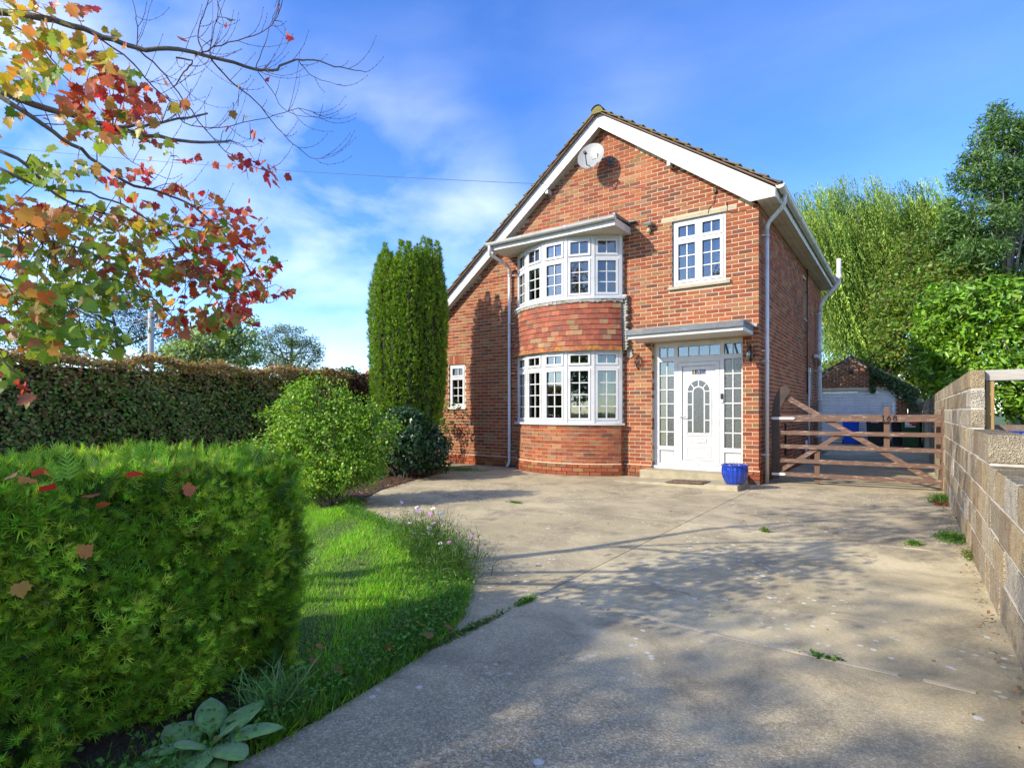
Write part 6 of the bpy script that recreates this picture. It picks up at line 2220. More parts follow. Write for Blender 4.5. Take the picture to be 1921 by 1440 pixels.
# ragged weeds along the curved edge
ed = []
E_ = np.array(LAWN_EDGE[2:17])
def edge_pts(n, inset):
    seg = rng.integers(0, len(E_) - 1, n); t = rng.random(n)[:, None]
    p = E_[seg] * (1 - t) + E_[seg + 1] * t
    d = E_[seg + 1] - E_[seg]; nrm = np.stack([d[:, 1], -d[:, 0]], 1); nrm /= np.linalg.norm(nrm, axis=1, keepdims=True)
    return p, nrm * -1
n = 16000
p, nr_ = edge_pts(n, 0)
# lawn lies on the left of the edge as it runs north
p = p + np.stack([-np.abs(rng.normal(size=n)) * 0.16, rng.normal(size=n) * 0.05 - np.abs(rng.normal(size=n)) * 0.06], 1)
Pp = np.concatenate([p, np.full((n, 1), 0.0)], 1)
wd = frames(np.stack([rng.normal(size=n) * 0.5 + 0.25, rng.normal(size=n) * 0.5, np.ones(n)], 1))
ed.append(scatter(None, BLADE, BLADE_F, Pp, wd, rng.uniform(0.03, 0.10, n), vtint(n, (0.12, 0.28, 0.03), 0.25, 0.1, [(0.14, 0.28, 0.03), (0.04, 0.12, 0.03)], 0.5), None))
n = 5200
p, _ = edge_pts(n, 0)
p = p + np.stack([-np.abs(rng.normal(size=n)) * 0.22, rng.normal(size=n) * 0.08 - 0.03], 1)
Pp = np.concatenate([p, rng.uniform(0.01, 0.10, (n, 1))], 1)
lf = scatter(None, QUAD, QUAD_T, Pp, frames(np.stack([rng.normal(size=n) * 0.5, rng.normal(size=n) * 0.5, np.ones(n)], 1)), rng.uniform(0.012, 0.03, n), vtint(n, (0.13, 0.3, 0.04), 0.3, 0.1, [(0.2, 0.4, 0.05), (0.3, 0.24, 0.06)], 0.3), None)
ed.append(lf)
V, F_, T_ = merge(ed)
tag(np_mesh("edge_weeds", V, F_, T_, M_GRASS), "ragged weeds and long grass along the curved edge of the lawn", "weeds", kind='stuff')

# ------------------------------------------------------------------ pink flowers
fl = empty("aster_clump", (-1.25, -6.75, 0), 0, "clump of small pink and white flowers at the curve of the lawn edge", "flowers")
b = MB()
heads = []
for i in range(150):
    t = random.random()
    base = Vector((-1.75 + 1.15 * t + random.gauss(0, .10), -6.35 - 0.65 * t + random.gauss(0, .10) - 0.08, 0))
    h = random.uniform(0.16, 0.46) * (0.75 if t > 0.7 else 1)
    top = base + Vector((random.gauss(0.05, .07), random.gauss(0, .07), h))
    b.tube([base, base.lerp(top, .5) + Vector((random.gauss(0, .02), random.gauss(0, .02), 0)), top], [0.003, 0.002, 0.0012], 4, tint=(0.07, 0.15, 0.03))
    if i < 30 and t < 0.85: heads.append((top, i))
P(b.build("stem", M_GRASS), fl)["kind"] = 'stuff'
n = 11000
t = rng.random(n)
Pp = np.stack([-1.75 + 1.15 * t + rng.normal(size=n) * .12, -6.43 - 0.65 * t + rng.normal(size=n) * .12, rng.uniform(0.02, 0.34, n) * rng.uniform(0.4, 1, n)], 1)
P(np_mesh("foliage", *scatter(None, BL2, BL2_F, Pp, frames(rand_dirs(n) + np.array([0, 0, 0.9])), rng.uniform(0.03, 0.075, n), vtint(n, (0.075, 0.17, 0.02), 0.3, 0.1, [(0.16, 0.26, 0.03), (0.10, 0.08, 0.04)], 0.35), None), M_GRASS), fl)["kind"] = 'stuff'
pm = [simple("pink_petal", (0.62, 0.25, 0.55), 0.6), simple("lilac_petal", (0.48, 0.3, 0.58), 0.6), simple("white_petal", (0.72, 0.68, 0.66), 0.6)]
cme = []
for k in range(3):
    q = MB()
    for j in range(11):
        a = 2 * math.pi * j / 11; d = Vector((math.cos(a), math.sin(a), 0)); s = Vector((-d.y, d.x, 0))
        q.add([d * 0.004, d * 0.014 + s * 0.0045 + Vector((0, 0, .002)), d * 0.021 + Vector((0, 0, .001)), d * 0.014 - s * 0.0045 + Vector((0, 0, .002))], [(0, 1, 2, 3)])
    o = q.build("flower", pm[k]); cme.append(o.data); bpy.data.objects.remove(o)
for (top, i) in heads:
    o = link_mesh("flower", cme[i % 3 if i % 5 else 2]); o.location = top
    o.rotation_euler = (random.uniform(-.6, .9), random.uniform(-.6, .6), random.uniform(0, 6)); k = random.uniform(0.9, 1.4); o.scale = (k, k, k); P(o, fl)

# ------------------------------------------------------------------ big felted leaves by the hedge foot, grass tuft
lam = empty("broad_leaved_plant", (0.0, -9.16, 0), 0, "low plant with broad grey green felted leaves at the foot of the front hedge", "plant")
tl = NT("felted_leaf")
cc = tl.ramp(tl.noise(28, 5, 0.6), [(0.3, (0.14, 0.30, 0.07)), (0.7, (0.26, 0.44, 0.13))])
tl.base(cc); tl.rough(0.85); tl.bump(tl.noise(110, 3), 0.6, 0.003)
tl.b.inputs["Sheen Weight"].default_value = 0.3


def big_leaf(L, W, bend, name, par, loc, az, el, m):
    nx_, ny_ = 12, 7
    vs = []
    for i in range(nx_ + 1):
        t = i / nx_
        tt = max(0.0, (t - 0.16) / 0.84)
        w = W * 0.09 if t < 0.16 else W * max(0.09, (math.sin(math.pi * tt ** 0.8) ** 0.6)) * (1 if t < 1 else 0.02)
        for j in range(ny_):
            s = (j / (ny_ - 1) * 2 - 1)
            zc = -bend * t * t + 0.10 * W * abs(s) + 0.02 * W * math.sin(t * 24 + s * 3) * abs(s) - 0.25 * W * s * s * s * s
            vs.append((L * t, w * s, zc))
    q = MB()
    q.add(vs, [(i * ny_ + j, (i + 1) * ny_ + j, (i + 1) * ny_ + j + 1, i * ny_ + j + 1) for i in range(nx_) for j in range(ny_ - 1)], smooth=True)
    o = q.build(name, m); o.rotation_euler = (random.uniform(-.25, .25), -el, az); o.location = loc
    s_ = o.modifiers.new("thickness", 'SOLIDIFY'); s_.thickness = 0.002
    P(o, par); return o


for (az, el, L, W, bend, dx, dy) in ((-0.9, 0.35, 0.24, 0.055, 0.07, 0, 0), (-1.6, 0.25, 0.23, 0.06, 0.08, -.02, -.02), (-2.3, 0.3, 0.22, 0.055, 0.06, -.03, 0), (0.0, 0.5, 0.22, 0.05, 0.07, .02, .02), (0.8, 0.6, 0.24, 0.05, 0.09, .02, .03), (1.7, 0.75, 0.22, 0.05, 0.09, 0, .03),
                                     (2.6, 0.7, 0.24, 0.05, 0.1, -.03, .02), (-2.9, 0.4, 0.24, 0.055, 0.08, -.03, -.02), (-0.4, 0.2, 0.2, 0.05, 0.05, .04, -.03), (0.4, 0.9, 0.17, 0.035, 0.03, 0, 0), (-1.2, 0.8, 0.17, 0.04, 0.04, 0, -.01), (-1.9, 0.1, 0.26, 0.06, 0.05, -.08, -.06), (1.1, 0.2, 0.22, 0.05, 0.06, .0, .10)):
    big_leaf(L * 0.9, W * 1.15, bend, "leaf", lam, (0.0 + dx * 0.6, -9.16 + dy * 0.6, 0.03), az, el, tl.m)

b = MB()
tf_ = []
n = 240
Pp = np.stack([0.0 + rng.normal(size=n) * 0.04 - 0.07, -8.87 + rng.normal(size=n) * 0.04, np.zeros(n)], 1)
Nn = np.stack([rng.normal(size=n) * 0.6, rng.normal(size=n) * 0.6, np.ones(n)], 1)
LB = np.array([(-0.012, 0, 0), (0.012, 0, 0), (0.010, 0.05, 0.45), (-0.010, 0.05, 0.45), (0.008, 0.22, 0.78), (-0.008, 0.22, 0.78), (0, 0.5, 0.88)], float)
LBF = np.array([(0, 1, 2), (0, 2, 3), (3, 2, 4), (3, 4, 5), (5, 4, 6)])
tft = empty("grass_tuft", (-0.07, -8.87, 0), 0, "arching tuft of blue green grass between the front hedge and the driveway", "grass")
P(np_mesh("grass_blades", *scatter(None, LB, LBF, Pp, frames(Nn), rng.uniform(0.13, 0.25, n), vtint(n, (0.18, 0.36, 0.09), 0.3, 0.1, [(0.3, 0.4, 0.2)], 0.3), None), M_GRASS), tft)["kind"] = 'stuff'


# small weeds in the joints and pockets of the drive
def weed(x, y, n, r, h, label, col=(0.10, 0.22, 0.03), z=0.0):
    t = empty("weed", (x, y, z), 0, label, "weeds")
    Pp = np.stack([x + rng.normal(size=n) * r[0], y + rng.normal(size=n) * r[1], np.full(n, z)], 1)
    a = scatter(None, BL2, BL2_F, Pp, frames(rand_dirs(n) * 0.8 + np.array([0, 0, 1])), rng.uniform(0.4, 1, n) * h, vtint(n, col, 0.3, 0.1, [(0.2, 0.3, 0.05)], 0.3), None)
    Q_ = Pp + rng.normal(size=Pp.shape) * np.array([r[0] * .4, r[1] * .4, 0]) + np.stack([np.zeros(n), np.zeros(n), rng.uniform(0.004, h * 0.6, n)], 1)
    c = scatter(None, QUAD, QUAD_T, Q_, frames(rand_dirs(n) * 0.6 + np.array([0, 0, 1])), rng.uniform(0.012, 0.03, n), vtint(n, col, 0.3, 0.1, [(0.2, 0.34, 0.05)], 0.4), None)
    V, F_, T_ = merge([a, c]); P(np_mesh("foliage", V, F_, T_, M_GRASS), t)["kind"] = 'stuff'


weed(2.42, -3.22, 900, (0.055, 0.12), 0.07, "mat of bright green weeds filling a pocket of the concrete beside the block wall")
weed(2.12, -3.72, 260, (0.03, 0.04), 0.05, "small green weed in the concrete just in front of the weed-filled pocket")
weed(2.47, -0.20, 260, (0.06, 0.05), 0.13, "leafy weed growing at the foot of the gate's free end", (0.08, 0.2, 0.03))
weed(2.44, -0.55, 160, (0.07, 0.08), 0.16, "thin wispy weed around the patch of fallen leaves by the gate")
weed(2.50, -4.0, 180, (0.02, 0.10), 0.07, "dry little weed at the foot of the block wall", (0.2, 0.2, 0.07))
weed(0.03, -7.75, 500, (0.014, 0.16), 0.03, "cushion of moss and weed in the joint beside the corner of the lawn", (0.12, 0.17, 0.03))
weed(0.03, -7.15, 220, (0.012, 0.05), 0.035, "tiny bright green tuft in the driveway joint, nearer the house than the moss cushion", (0.14, 0.3, 0.03))
weed(0.86, -3.94, 120, (0.02, 0.015), 0.07, "small lone weed in the joint in front of the front door", (0.16, 0.26, 0.06))
weed(1.72, -6.96, 90, (0.035, 0.010), 0.025, "thin green weed in the cross joint of the driveway, towards the block wall")
weed(-2.3, -3.95, 160, (0.05, 0.012), 0.035, "weed at the joint crossing on the driveway in front of the bow window")
weed(-5.9, -1.1, 1500, (0.35, 0.16), 0.06, "low green ground cover at the end of the bed beside the house", (0.09, 0.22, 0.02))

# leaf litter
def litter(name, label, n, xr, yr, z, cols, s=(0.025, 0.06), poly=None):
    X = rng.uniform(*xr, n); Y = rng.uniform(*yr, n)
    if poly is not None:
        k = poly_inside(X, Y, poly); X, Y = X[k], Y[k]; n = len(X)
    Pp = np.stack([X, Y, z + rng.random(n) * 0.02], 1)
    tag(np_mesh(name, *scatter(None, QUAD, QUAD_F, Pp, frames(np.array([0, 0, 1.0]) + rng.normal(size=(n, 3)) * 0.35), rng.uniform(*s, n), vtint(n, cols[0], 0.3, 0.1, cols[1:], 0.7), None), M_LEAF), label, "leaf litter", kind='stuff')


BR_ = [(0.24, 0.12, 0.06), (0.32, 0.18, 0.10), (0.14, 0.07, 0.04), (0.36, 0.12, 0.05)]
litter("leaf_litter", "brown fallen leaves under the shrubs beside the driveway", 5200, (-8.0, -3.6), (-5.6, -1.0), 0.015, BR_, poly=[(p[0] + 0.12, p[1] - 0.05) for p in BP])
litter("leaf_litter", "fallen leaves on the soil at the foot of the front hedge", 500, (-0.5, 0.1), (-10.6, -8.9), 0.015, [(0.10, 0.05, 0.035), (0.16, 0.07, 0.05), (0.07, 0.04, 0.03)], s=(0.015, 0.04))
litter("leaf_litter", "orange brown leaf litter in the pocket of the concrete beside the gate", 260, (2.36, 2.51), (-0.9, -0.42), 0.002, [(0.45, 0.15, 0.06), (0.5, 0.22, 0.1), (0.25, 0.1, 0.05)], s=(0.02, 0.05))

litter("leaf_litter", "small dry leaves and crumbs collected along the foot of the block wall", 260, (2.40, 2.515), (-8.5, 0.5), 0.004, [(0.30, 0.19, 0.10), (0.45, 0.30, 0.18), (0.18, 0.11, 0.06)], s=(0.012, 0.035))
litter("leaf_litter", "a few small dry leaves blown across the driveway", 70, (-1.5, 2.4), (-9.0, -1.2), 0.003, [(0.35, 0.20, 0.10), (0.5, 0.32, 0.16), (0.2, 0.1, 0.06)], s=(0.012, 0.03))
# ------------------------------------------------------------------ maple
def maple_leaf_mesh(tint_, seed):
    rd = random.Random(seed)
    # outline, stem at the origin, tip along +x (five lobes, toothed)
    R_ = [(0.0, 0.02), (-0.12, 0.22), (0.02, 0.30), (-0.02, 0.46), (0.20, 0.42), (0.38, 0.62), (0.44, 0.44), (0.60, 0.46), (0.56, 0.26), (0.74, 0.24), (0.80, 0.12), (1.0, 0.0)]
    q = MB()
    n = len(R_)
    curl = rd.uniform(0.05, 0.35); fold = rd.uniform(0.1, 0.5); tw = rd.uniform(-.3, .3)
    def h(x, y): return -curl * x * x * 0.6 + fold * abs(y) * 0.5 + tw * x * y + 0.02 * math.sin(20 * x + 13 * y)
    mid = [(x, 0.0) for x in (0.0, 0.1, 0.25, 0.42, 0.6, 0.8, 1.0)]
    for sg in (1, -1):
        pts = [(x + rd.uniform(-.02, .02), sg * y * rd.uniform(0.92, 1.08)) for x, y in R_]
        pts[-1] = (1.0, 0.0); pts[0] = (0.0, 0.0)
        c = (0.34, sg * 0.17)
        ring_ = pts + mid[::-1][1:-1]
        vs = [(c[0], c[1], h(*c))] + [(p[0], p[1], h(*p)) for p in ring_]
        m2 = len(ring_)
        fs = [(0, 1 + i, 1 + (i + 1) % m2) for i in range(m2)]
        if sg < 0: fs = [f[::-1] for f in fs]
        q.add(vs, fs, tint_, True)
    # petiole
    q.add([(0, -0.008, 0), (0, 0.008, 0), (-0.5, 0.006, 0.04), (-0.5, -0.006, 0.04)], [(0, 1, 2, 3)], (0.35, 0.10, 0.06))
    return q


CM = {'R': [(0.55, 0.05, 0.04), (0.45, 0.03, 0.035), (0.60, 0.13, 0.05), (0.42, 0.06, 0.04), (0.55, 0.17, 0.10)],
      'O': [(0.62, 0.24, 0.05), (0.55, 0.16, 0.05), (0.6, 0.32, 0.06), (0.48, 0.22, 0.07)],
      'Y': [(0.52, 0.42, 0.04), (0.42, 0.42, 0.04), (0.58, 0.38, 0.05), (0.40, 0.34, 0.04)],
      'G': [(0.17, 0.31, 0.035), (0.24, 0.38, 0.04), (0.12, 0.24, 0.03), (0.32, 0.42, 0.05)],
      'M': [(0.34, 0.22, 0.06), (0.44, 0.19, 0.06), (0.34, 0.11, 0.06), (0.34, 0.30, 0.06)]}
LM = {}
for key, cols in CM.items():
    LM[key] = []
    for i, c in enumerate(cols):
        for s in range(2):
            q = maple_leaf_mesh(c, i * 7 + s * 31 + ord(key)); o = q.build("leaf", M_MAPLE); LM[key].append(o.data); bpy.data.objects.remove(o)

maple = empty("maple_tree", (-3.4, -10.7, 0), 0, "autumn maple reaching in from the left with red, orange and green leaves", "tree")
BRN = [  # (pixel u, v, depth) polylines, radius start/end
    ([(-420, 150, 3.0), (-150, 30, 2.95), (0, 22, 2.9), (100, 37, 2.92), (173, 60, 3.0), (253, 88, 3.05), (333, 93, 3.1), (393, 107, 3.2), (480, 128, 3.3), (510, 131, 3.35), (547, 115, 3.4), (587, 113, 3.5), (640, 128, 3.6), (685, 135, 3.7)], 0.022, 0.0022),
    ([(-420, 150, 3.0), (-150, 120, 2.7), (0, 170, 2.6), (67, 197, 2.65), (150, 220, 2.75), (213, 240, 2.85), (300, 258, 2.95), (377, 267, 3.05), (433, 265, 3.15)], 0.024, 0.006),
    ([(213, 240, 2.85), (270, 235, 2.9), (317, 228, 2.95), (390, 213, 3.05)], 0.009, 0.005),
    ([(-150, 120, 2.7), (0, 182, 2.5), (100, 247, 2.6), (167, 293, 2.7), (233, 340, 2.8), (300, 360, 2.9), (367, 390, 3.0), (420, 440, 3.1), (470, 510, 3.2), (500, 570, 3.25)], 0.013, 0.0022),
    ([(-250, 200, 2.5), (0, 283, 2.4), (67, 327, 2.5), (113, 370, 2.6), (180, 395, 2.7), (233, 410, 2.8), (367, 430, 2.9), (440, 470, 3.0)], 0.010, 0.002),
    ([(-250, 230, 2.5), (0, 317, 2.3), (67, 347, 2.4), (167, 363, 2.5), (247, 393, 2.6), (320, 450, 2.8), (380, 520, 2.9), (420, 590, 3.0)], 0.008, 0.002),
    ([(-250, 330, 2.4), (0, 420, 2.3), (80, 450, 2.35), (160, 470, 2.4), (240, 520, 2.5), (330, 600, 2.7), (400, 660, 2.8)], 0.008, 0.002),
    ([(-250, 430, 2.4), (0, 520, 2.2), (100, 560, 2.3), (180, 600, 2.4), (230, 650, 2.5)], 0.008, 0.002),
    ([(-250, 560, 2.3), (-50, 640, 2.1), (20, 690, 2.05), (60, 720, 2.1)], 0.006, 0.002),
    ([(-200, -60, 3.0), (0, 35, 2.9), (70, 80, 2.95), (120, 140, 3.0), (170, 210, 3.05), (230, 290, 3.1), (300, 330, 3.15)], 0.006, 0.0015),
    ([(253, 88, 3.05), (300, 130, 3.1), (345, 190, 3.15), (400, 260, 3.2), (445, 300, 3.25), (500, 320, 3.3)], 0.005, 0.0016),
    ([(173, 60, 3.0), (250, 120, 3.05), (290, 165, 3.1), (330, 200, 3.15), (345, 230, 3.2), (410, 240, 3.3), (500, 220, 3.4), (560, 205, 3.5), (600, 215, 3.6)], 0.005, 0.0014),
    ([(393, 107, 3.2), (430, 150, 3.3), (480, 190, 3.35), (520, 240, 3.45), (550, 270, 3.5), (590, 298, 3.6), (630, 285, 3.65)], 0.005, 0.0012),
    ([(380, 100, 3.15), (372, 60, 3.2), (385, 20, 3.2), (400, -20, 3.2)], 0.004, 0.002),
    ([(393, 107, 3.2), (400, 60, 3.25), (410, 20, 3.3), (400, -30, 3.3)], 0.003, 0.0015),
    ([(255, 88, 3.05), (258, 50, 3.05), (248, 0, 3.05), (240, -40, 3.05)], 0.003, 0.0015),
    ([(380, 98, 3.15), (430, 80, 3.3), (490, 62, 3.4), (520, 30, 3.5), (525, -10, 3.5)], 0.004, 0.0015),
    ([(480, 128, 3.3), (495, 85, 3.4), (510, 40, 3.5), (520, 10, 3.5)], 0.003, 0.0012),
    ([(480, 128, 3.3), (510, 170, 3.4), (540, 210, 3.5), (600, 220, 3.6)], 0.003, 0.0012),
    ([(330, 108, 3.1), (360, 115, 3.15), (345, 135, 3.15), (325, 165, 3.15)], 0.005, 0.003),
    ([(560, 115, 3.4), (590, 145, 3.5), (640, 160, 3.6)], 0.003, 0.001),
]
mb_br = MB(); mb_tw = MB()
PTS = []
maple_b = []
for pts, r0, r1 in BRN:
    W_ = [at(u, v, s) for (u, v, s) in pts]
    n = len(W_)
    # smooth by subdivision
    fine = []
    for i in range(n - 1):
        for j in range(4):
            t = j / 4
            p0, p1, p2, p3 = W_[max(i - 1, 0)], W_[i], W_[i + 1], W_[min(i + 2, n - 1)]
            fine.append(0.5 * ((2 * p1) + (-p0 + p2) * t + (2 * p0 - 5 * p1 + 4 * p2 - p3) * t * t + (-p0 + 3 * p1 - 3 * p2 + p3) * t ** 3))
    fine.append(W_[-1])
    rs = [r0 + (r1 - r0) * (i / (len(fine) - 1)) ** 0.8 for i in range(len(fine))]
    fine = [p + Vector((random.gauss(0, .003), random.gauss(0, .003), random.gauss(0, .003))) for p in fine]
    b = MB(); b.tube(fine, rs, 7)
    P(b.build("branch", M_BARK if r0 > 0.007 else M_TWIG), maple)
    PTS += [(p, r) for p, r in zip(fine, rs)]
# fine bare twigs with buds at the outer right
tips = MB()
rdm = random.Random(3)
outer = [p for p, r in PTS if pix(p)[0] > 230 and r < 0.012]
for i in range(150):
    p = rdm.choice(outer)
    d = Vector((rdm.uniform(0.1, 1.0) * RT.x + rdm.uniform(-.3, .3), rdm.uniform(0.1, 1.0) * RT.y + rdm.uniform(-.3, .3), rdm.uniform(-0.9, 0.9))).normalized()
    L = rdm.uniform(0.08, 0.34)
    q = [p]
    for j in range(5):
        d = (d + Vector((rdm.uniform(-.15, .15), rdm.uniform(-.15, .15), 0.22))).normalized()
        q.append(q[-1] + d * L / 5)
    tips.tube(q, [0.0018, 0.0015, 0.0013, 0.0011, 0.001, 0.0008], 4)
    for j in range(1, 6):
        e = q[j]; k = 0.0035
        tips.add([e + Vector((k, 0, 0)), e + Vector((0, 0, k * 2)), e + Vector((-k, 0, 0)), e + Vector((0, k, 0)), e + Vector((0, 0, -k))], [(0, 1, 3), (1, 2, 3), (0, 3, 4), (3, 2, 4)])
    if rdm.random() < 0.5: PTS.append((q[-1], 0.001))
P(tips.build("twig", M_TWIG), maple)["kind"] = 'stuff'

CL = [(60, 70, 70, 45, 50, 'YYYOG'), (30, 20, 60, 30, 30, 'YYOG'), (110, 15, 40, 15, 12, 'OYR'), (150, 95, 50, 40, 34, 'YYOM'), (60, 130, 60, 30, 36, 'YGYO'), (185, 120, 35, 30, 20, 'YOG'), (210, 150, 30, 25, 18, 'RYR'),
      (40, 165, 40, 25, 20, 'GY'), (150, 165, 60, 30, 34, 'RRO'), (245, 140, 16, 14, 6, 'GGY'), (270, 180, 35, 22, 18, 'RRR'), (260, 215, 50, 26, 34, 'RRM'), (140, 225, 40, 20, 16, 'YO'), (215, 235, 60, 25, 30, 'GMOR'),
      (270, 265, 40, 25, 18, 'MRG'), (180, 260, 30, 16, 10, 'YG'), (455, 305, 28, 14, 18, 'RRR'), (500, 325, 25, 18, 14, 'RRR'), (345, 300, 20, 8, 3, 'R'), (80, 305, 25, 30, 16, 'GGG'), (145, 315, 25, 22, 12, 'GGM'), (35, 330, 40, 20, 20, 'GG'),
      (110, 345, 30, 18, 10, 'GGY'), (210, 335, 40, 22, 12, 'MOR'), (265, 325, 22, 12, 8, 'RR'), (325, 355, 25, 14, 10, 'OR'), (235, 390, 50, 22, 22, 'MRG'), (385, 375, 30, 16, 12, 'ROM'), (410, 415, 45, 22, 34, 'RRO'), (460, 400, 14, 22, 8, 'RR'),
      (455, 450, 38, 28, 44, 'RRO'), (500, 505, 24, 18, 12, 'RRG'), (480, 540, 30, 35, 14, 'RRM'), (385, 470, 60, 30, 50, 'MRRG'), (345, 430, 60, 22, 44, 'MGYR'), (250, 430, 60, 25, 48, 'GGYM'), (160, 410, 70, 25, 46, 'GMY'),
      (60, 420, 60, 30, 44, 'OOM'), (20, 400, 40, 30, 22, 'ORM'), (60, 470, 70, 30, 52, 'OMG'), (160, 470, 70, 30, 60, 'GGM'), (250, 500, 70, 30, 56, 'GMR'), (345, 510, 50, 30, 36, 'RMG'), (425, 520, 45, 30, 40, 'RRMG'), (440, 580, 35, 25, 26, 'MRR'),
      (40, 550, 50, 35, 42, 'OGG'), (110, 540, 70, 30, 56, 'GGG'), (200, 540, 60, 30, 46, 'GMG'), (290, 560, 40, 22, 16, 'MGO'), (325, 595, 32, 25, 16, 'RMO'), (380, 600, 45, 22, 24, 'MGR'), (60, 610, 60, 30, 46, 'GGGM'), (140, 620, 70, 28, 46, 'GGG'), (200, 640, 35, 20, 16, 'GG'),
      (80, 655, 40, 15, 12, 'GO'), (15, 700, 20, 20, 8, 'GGR'), (50, 735, 12, 14, 3, 'RM'), (535, 548, 14, 8, 4, 'RRM'), (520, 15, 6, 4, 1, 'R'), (543, 65, 6, 5, 2, 'R'), (430, 38, 8, 5, 1, 'M'), (420, 50, 6, 4, 1, 'R'), (502, 147, 6, 5, 1, 'R'), (434, 205, 5, 4, 1, 'M'), (462, 216, 6, 5, 1, 'Y'), (368, 110, 6, 5, 1, 'O'),
      (340, 75, 4, 4, 1, 'R'), (325, 190, 25, 15, 5, 'RM'), (305, 145, 6, 5, 1, 'M'), (475, 245, 14, 10, 3, 'R'), (425, 248, 4, 8, 1, 'R'), (450, 155, 8, 8, 1, 'M'), (-60, 60, 60, 60, 18, 'YGO'), (-60, 250, 60, 100, 16, 'GYO'), (-60, 500, 50, 90, 20, 'GO')]
leaves = []
tw2 = MB()
for (u, v, ru, rv, cnt, kinds) in CL:
    base_d = 2.35 + 0.0019 * max(u, 0) + (0.25 if v < 120 else 0)
    c = at(u, v, base_d)
    # nearest skeleton points feed the cluster with thin shoots
    near = sorted(PTS, key=lambda pr: (pr[0] - c).length)[:8]
    ns = max(1, cnt // 8)
    for s in range(ns):
        a = near[random.randrange(len(near))][0]
        uu, vv = u + random.gauss(0, ru * 0.6), v + random.gauss(0, rv * 0.6)
        e = at(uu, vv, base_d + random.gauss(0, 0.18))
        if (e - a).length < 0.9:
            mid = a.lerp(e, 0.5) + Vector((0, 0, random.uniform(0.0, 0.05)))
            tw2.tube([a, mid, e], [0.0026, 0.0018, 0.001], 4)
    for k in range(int(cnt * (1.9 if v > 500 and u > -50 else 1.25) + 0.5)):
        uu, vv = u + random.gauss(0, ru * 0.62), v + random.gauss(0, rv * 0.62)
        d = base_d + random.gauss(0, 0.2)
        leaves.append((at(uu, vv, max(1.7, d)), random.choice(kinds), random.choice((0.034, 0.04, 0.046, 0.052, 0.06)) * random.uniform(0.9, 1.1)))
P(tw2.build("shoot", M_TWIG), maple)["kind"] = 'stuff'


def leaf_pose(o, p, s):
    # leaves hang: tip down and outward, blades facing all ways
    tip = Vector((random.gauss(0.25, 0.5), random.gauss(0.1, 0.5), random.uniform(-1.0, 0.1))).normalized()
    nrm = Vector((random.gauss(0, 0.6), random.gauss(-0.4, 0.6), random.uniform(0.0, 0.9)))
    nrm = (nrm - tip * nrm.dot(tip))
    if nrm.length < 1e-3: nrm = tip.orthogonal()
    nrm.normalize(); y = nrm.cross(tip)
    return Matrix(((tip.x * s, y.x * s, nrm.x * s, p.x), (tip.y * s, y.y * s, nrm.y * s, p.y), (tip.z * s, y.z * s, nrm.z * s, p.z), (0, 0, 0, 1)))


def in_frame(p):
    u, v, s = pix(p); return -30 < u < 1950 and -30 < v < 1470
leaves.sort(key=lambda L_: (-L_[2] / pix(L_[0])[2]) if in_frame(L_[0]) else 1)
def join_meshes(name, items, m, par):
    Vs, Fs, Ts, b_ = [], [], [], 0
    for me, M in items:
        n = len(me.vertices); co = np.empty(n * 3, np.float32); me.vertices.foreach_get("co", co); co = co.reshape(-1, 3)
        Mn = np.array(M); co = co @ Mn[:3, :3].T + Mn[:3, 3]
        cols_ = me.attributes["tint"].data
        for pl in me.polygons:
            vv = list(pl.vertices)
            c_ = cols_[pl.index].color[:3]
            for t in range(1, len(vv) - 1):
                Fs.append((vv[0] + b_, vv[t] + b_, vv[t + 1] + b_)); Ts.append(c_)
        Vs.append(co); b_ += n
    return P(np_mesh(name, np.concatenate(Vs), np.array(Fs), np.array(Ts), m, smooth=True), par)
rest = []
for i, (p, kd, s) in enumerate(leaves):
    me = random.choice(LM[kd])
    M = leaf_pose(None, p, s)
    if i < 300:
        o = link_mesh("leaf", me)
        o.matrix_world = M
        o.parent = maple; o.matrix_parent_inverse = Matrix.Translation(maple.location).inverted()
    else:
        rest.append((me, M))
join_meshes("foliage", rest, M_MAPLE, maple)["kind"] = 'stuff'
# trunk, limbs to the left of the frame and the crown above
b = MB()
tb = Vector((-3.4, -10.7, 0))
b.tube([tb, tb + Vector((0.02, 0, 1.2)), tb + Vector((0.05, 0.03, 2.2)), tb + Vector((0.2, 0.25, 3.1)), tb + Vector((0.1, 0.5, 4.0)), tb + Vector((0.5, 0.7, 5.2))], [0.12, 0.10, 0.08, 0.05, 0.03, 0.008], 12)
P(b.build("trunk", M_BARK), maple)
b = MB()
for e, z in ((at(-420, 150, 3.0), 2.7), (at(-250, 200, 2.5), 2.5), (at(-250, 330, 2.4), 2.2), (at(-250, 560, 2.3), 1.8)):
    a = tb + Vector((0.04, 0.02, z - 0.5)); b.tube([a, a.lerp(e, .5) + Vector((0, 0, .1)), e], [0.035, 0.028, 0.018], 8)
P(b.build("limb", M_BARK), maple)
crown_c, crown_n = blob_points([(-3.0, -10.2, 5.2), (-2.0, -10.4, 4.9), (-2.6, -9.6, 6.0)], [1.0, 0.8, 0.9], 200, 0.35)
Q_, NN_ = clumpy(crown_c, crown_n, len(crown_c), 9, 0.24)
ok = np.array([not (-60 < pix(Vector(q))[0] < 1980 and pix(Vector(q))[2] > 0.3 and -40 < pix(Vector(q))[1] < 1480) for q in Q_])
Q_, NN_ = Q_[ok], NN_[ok]
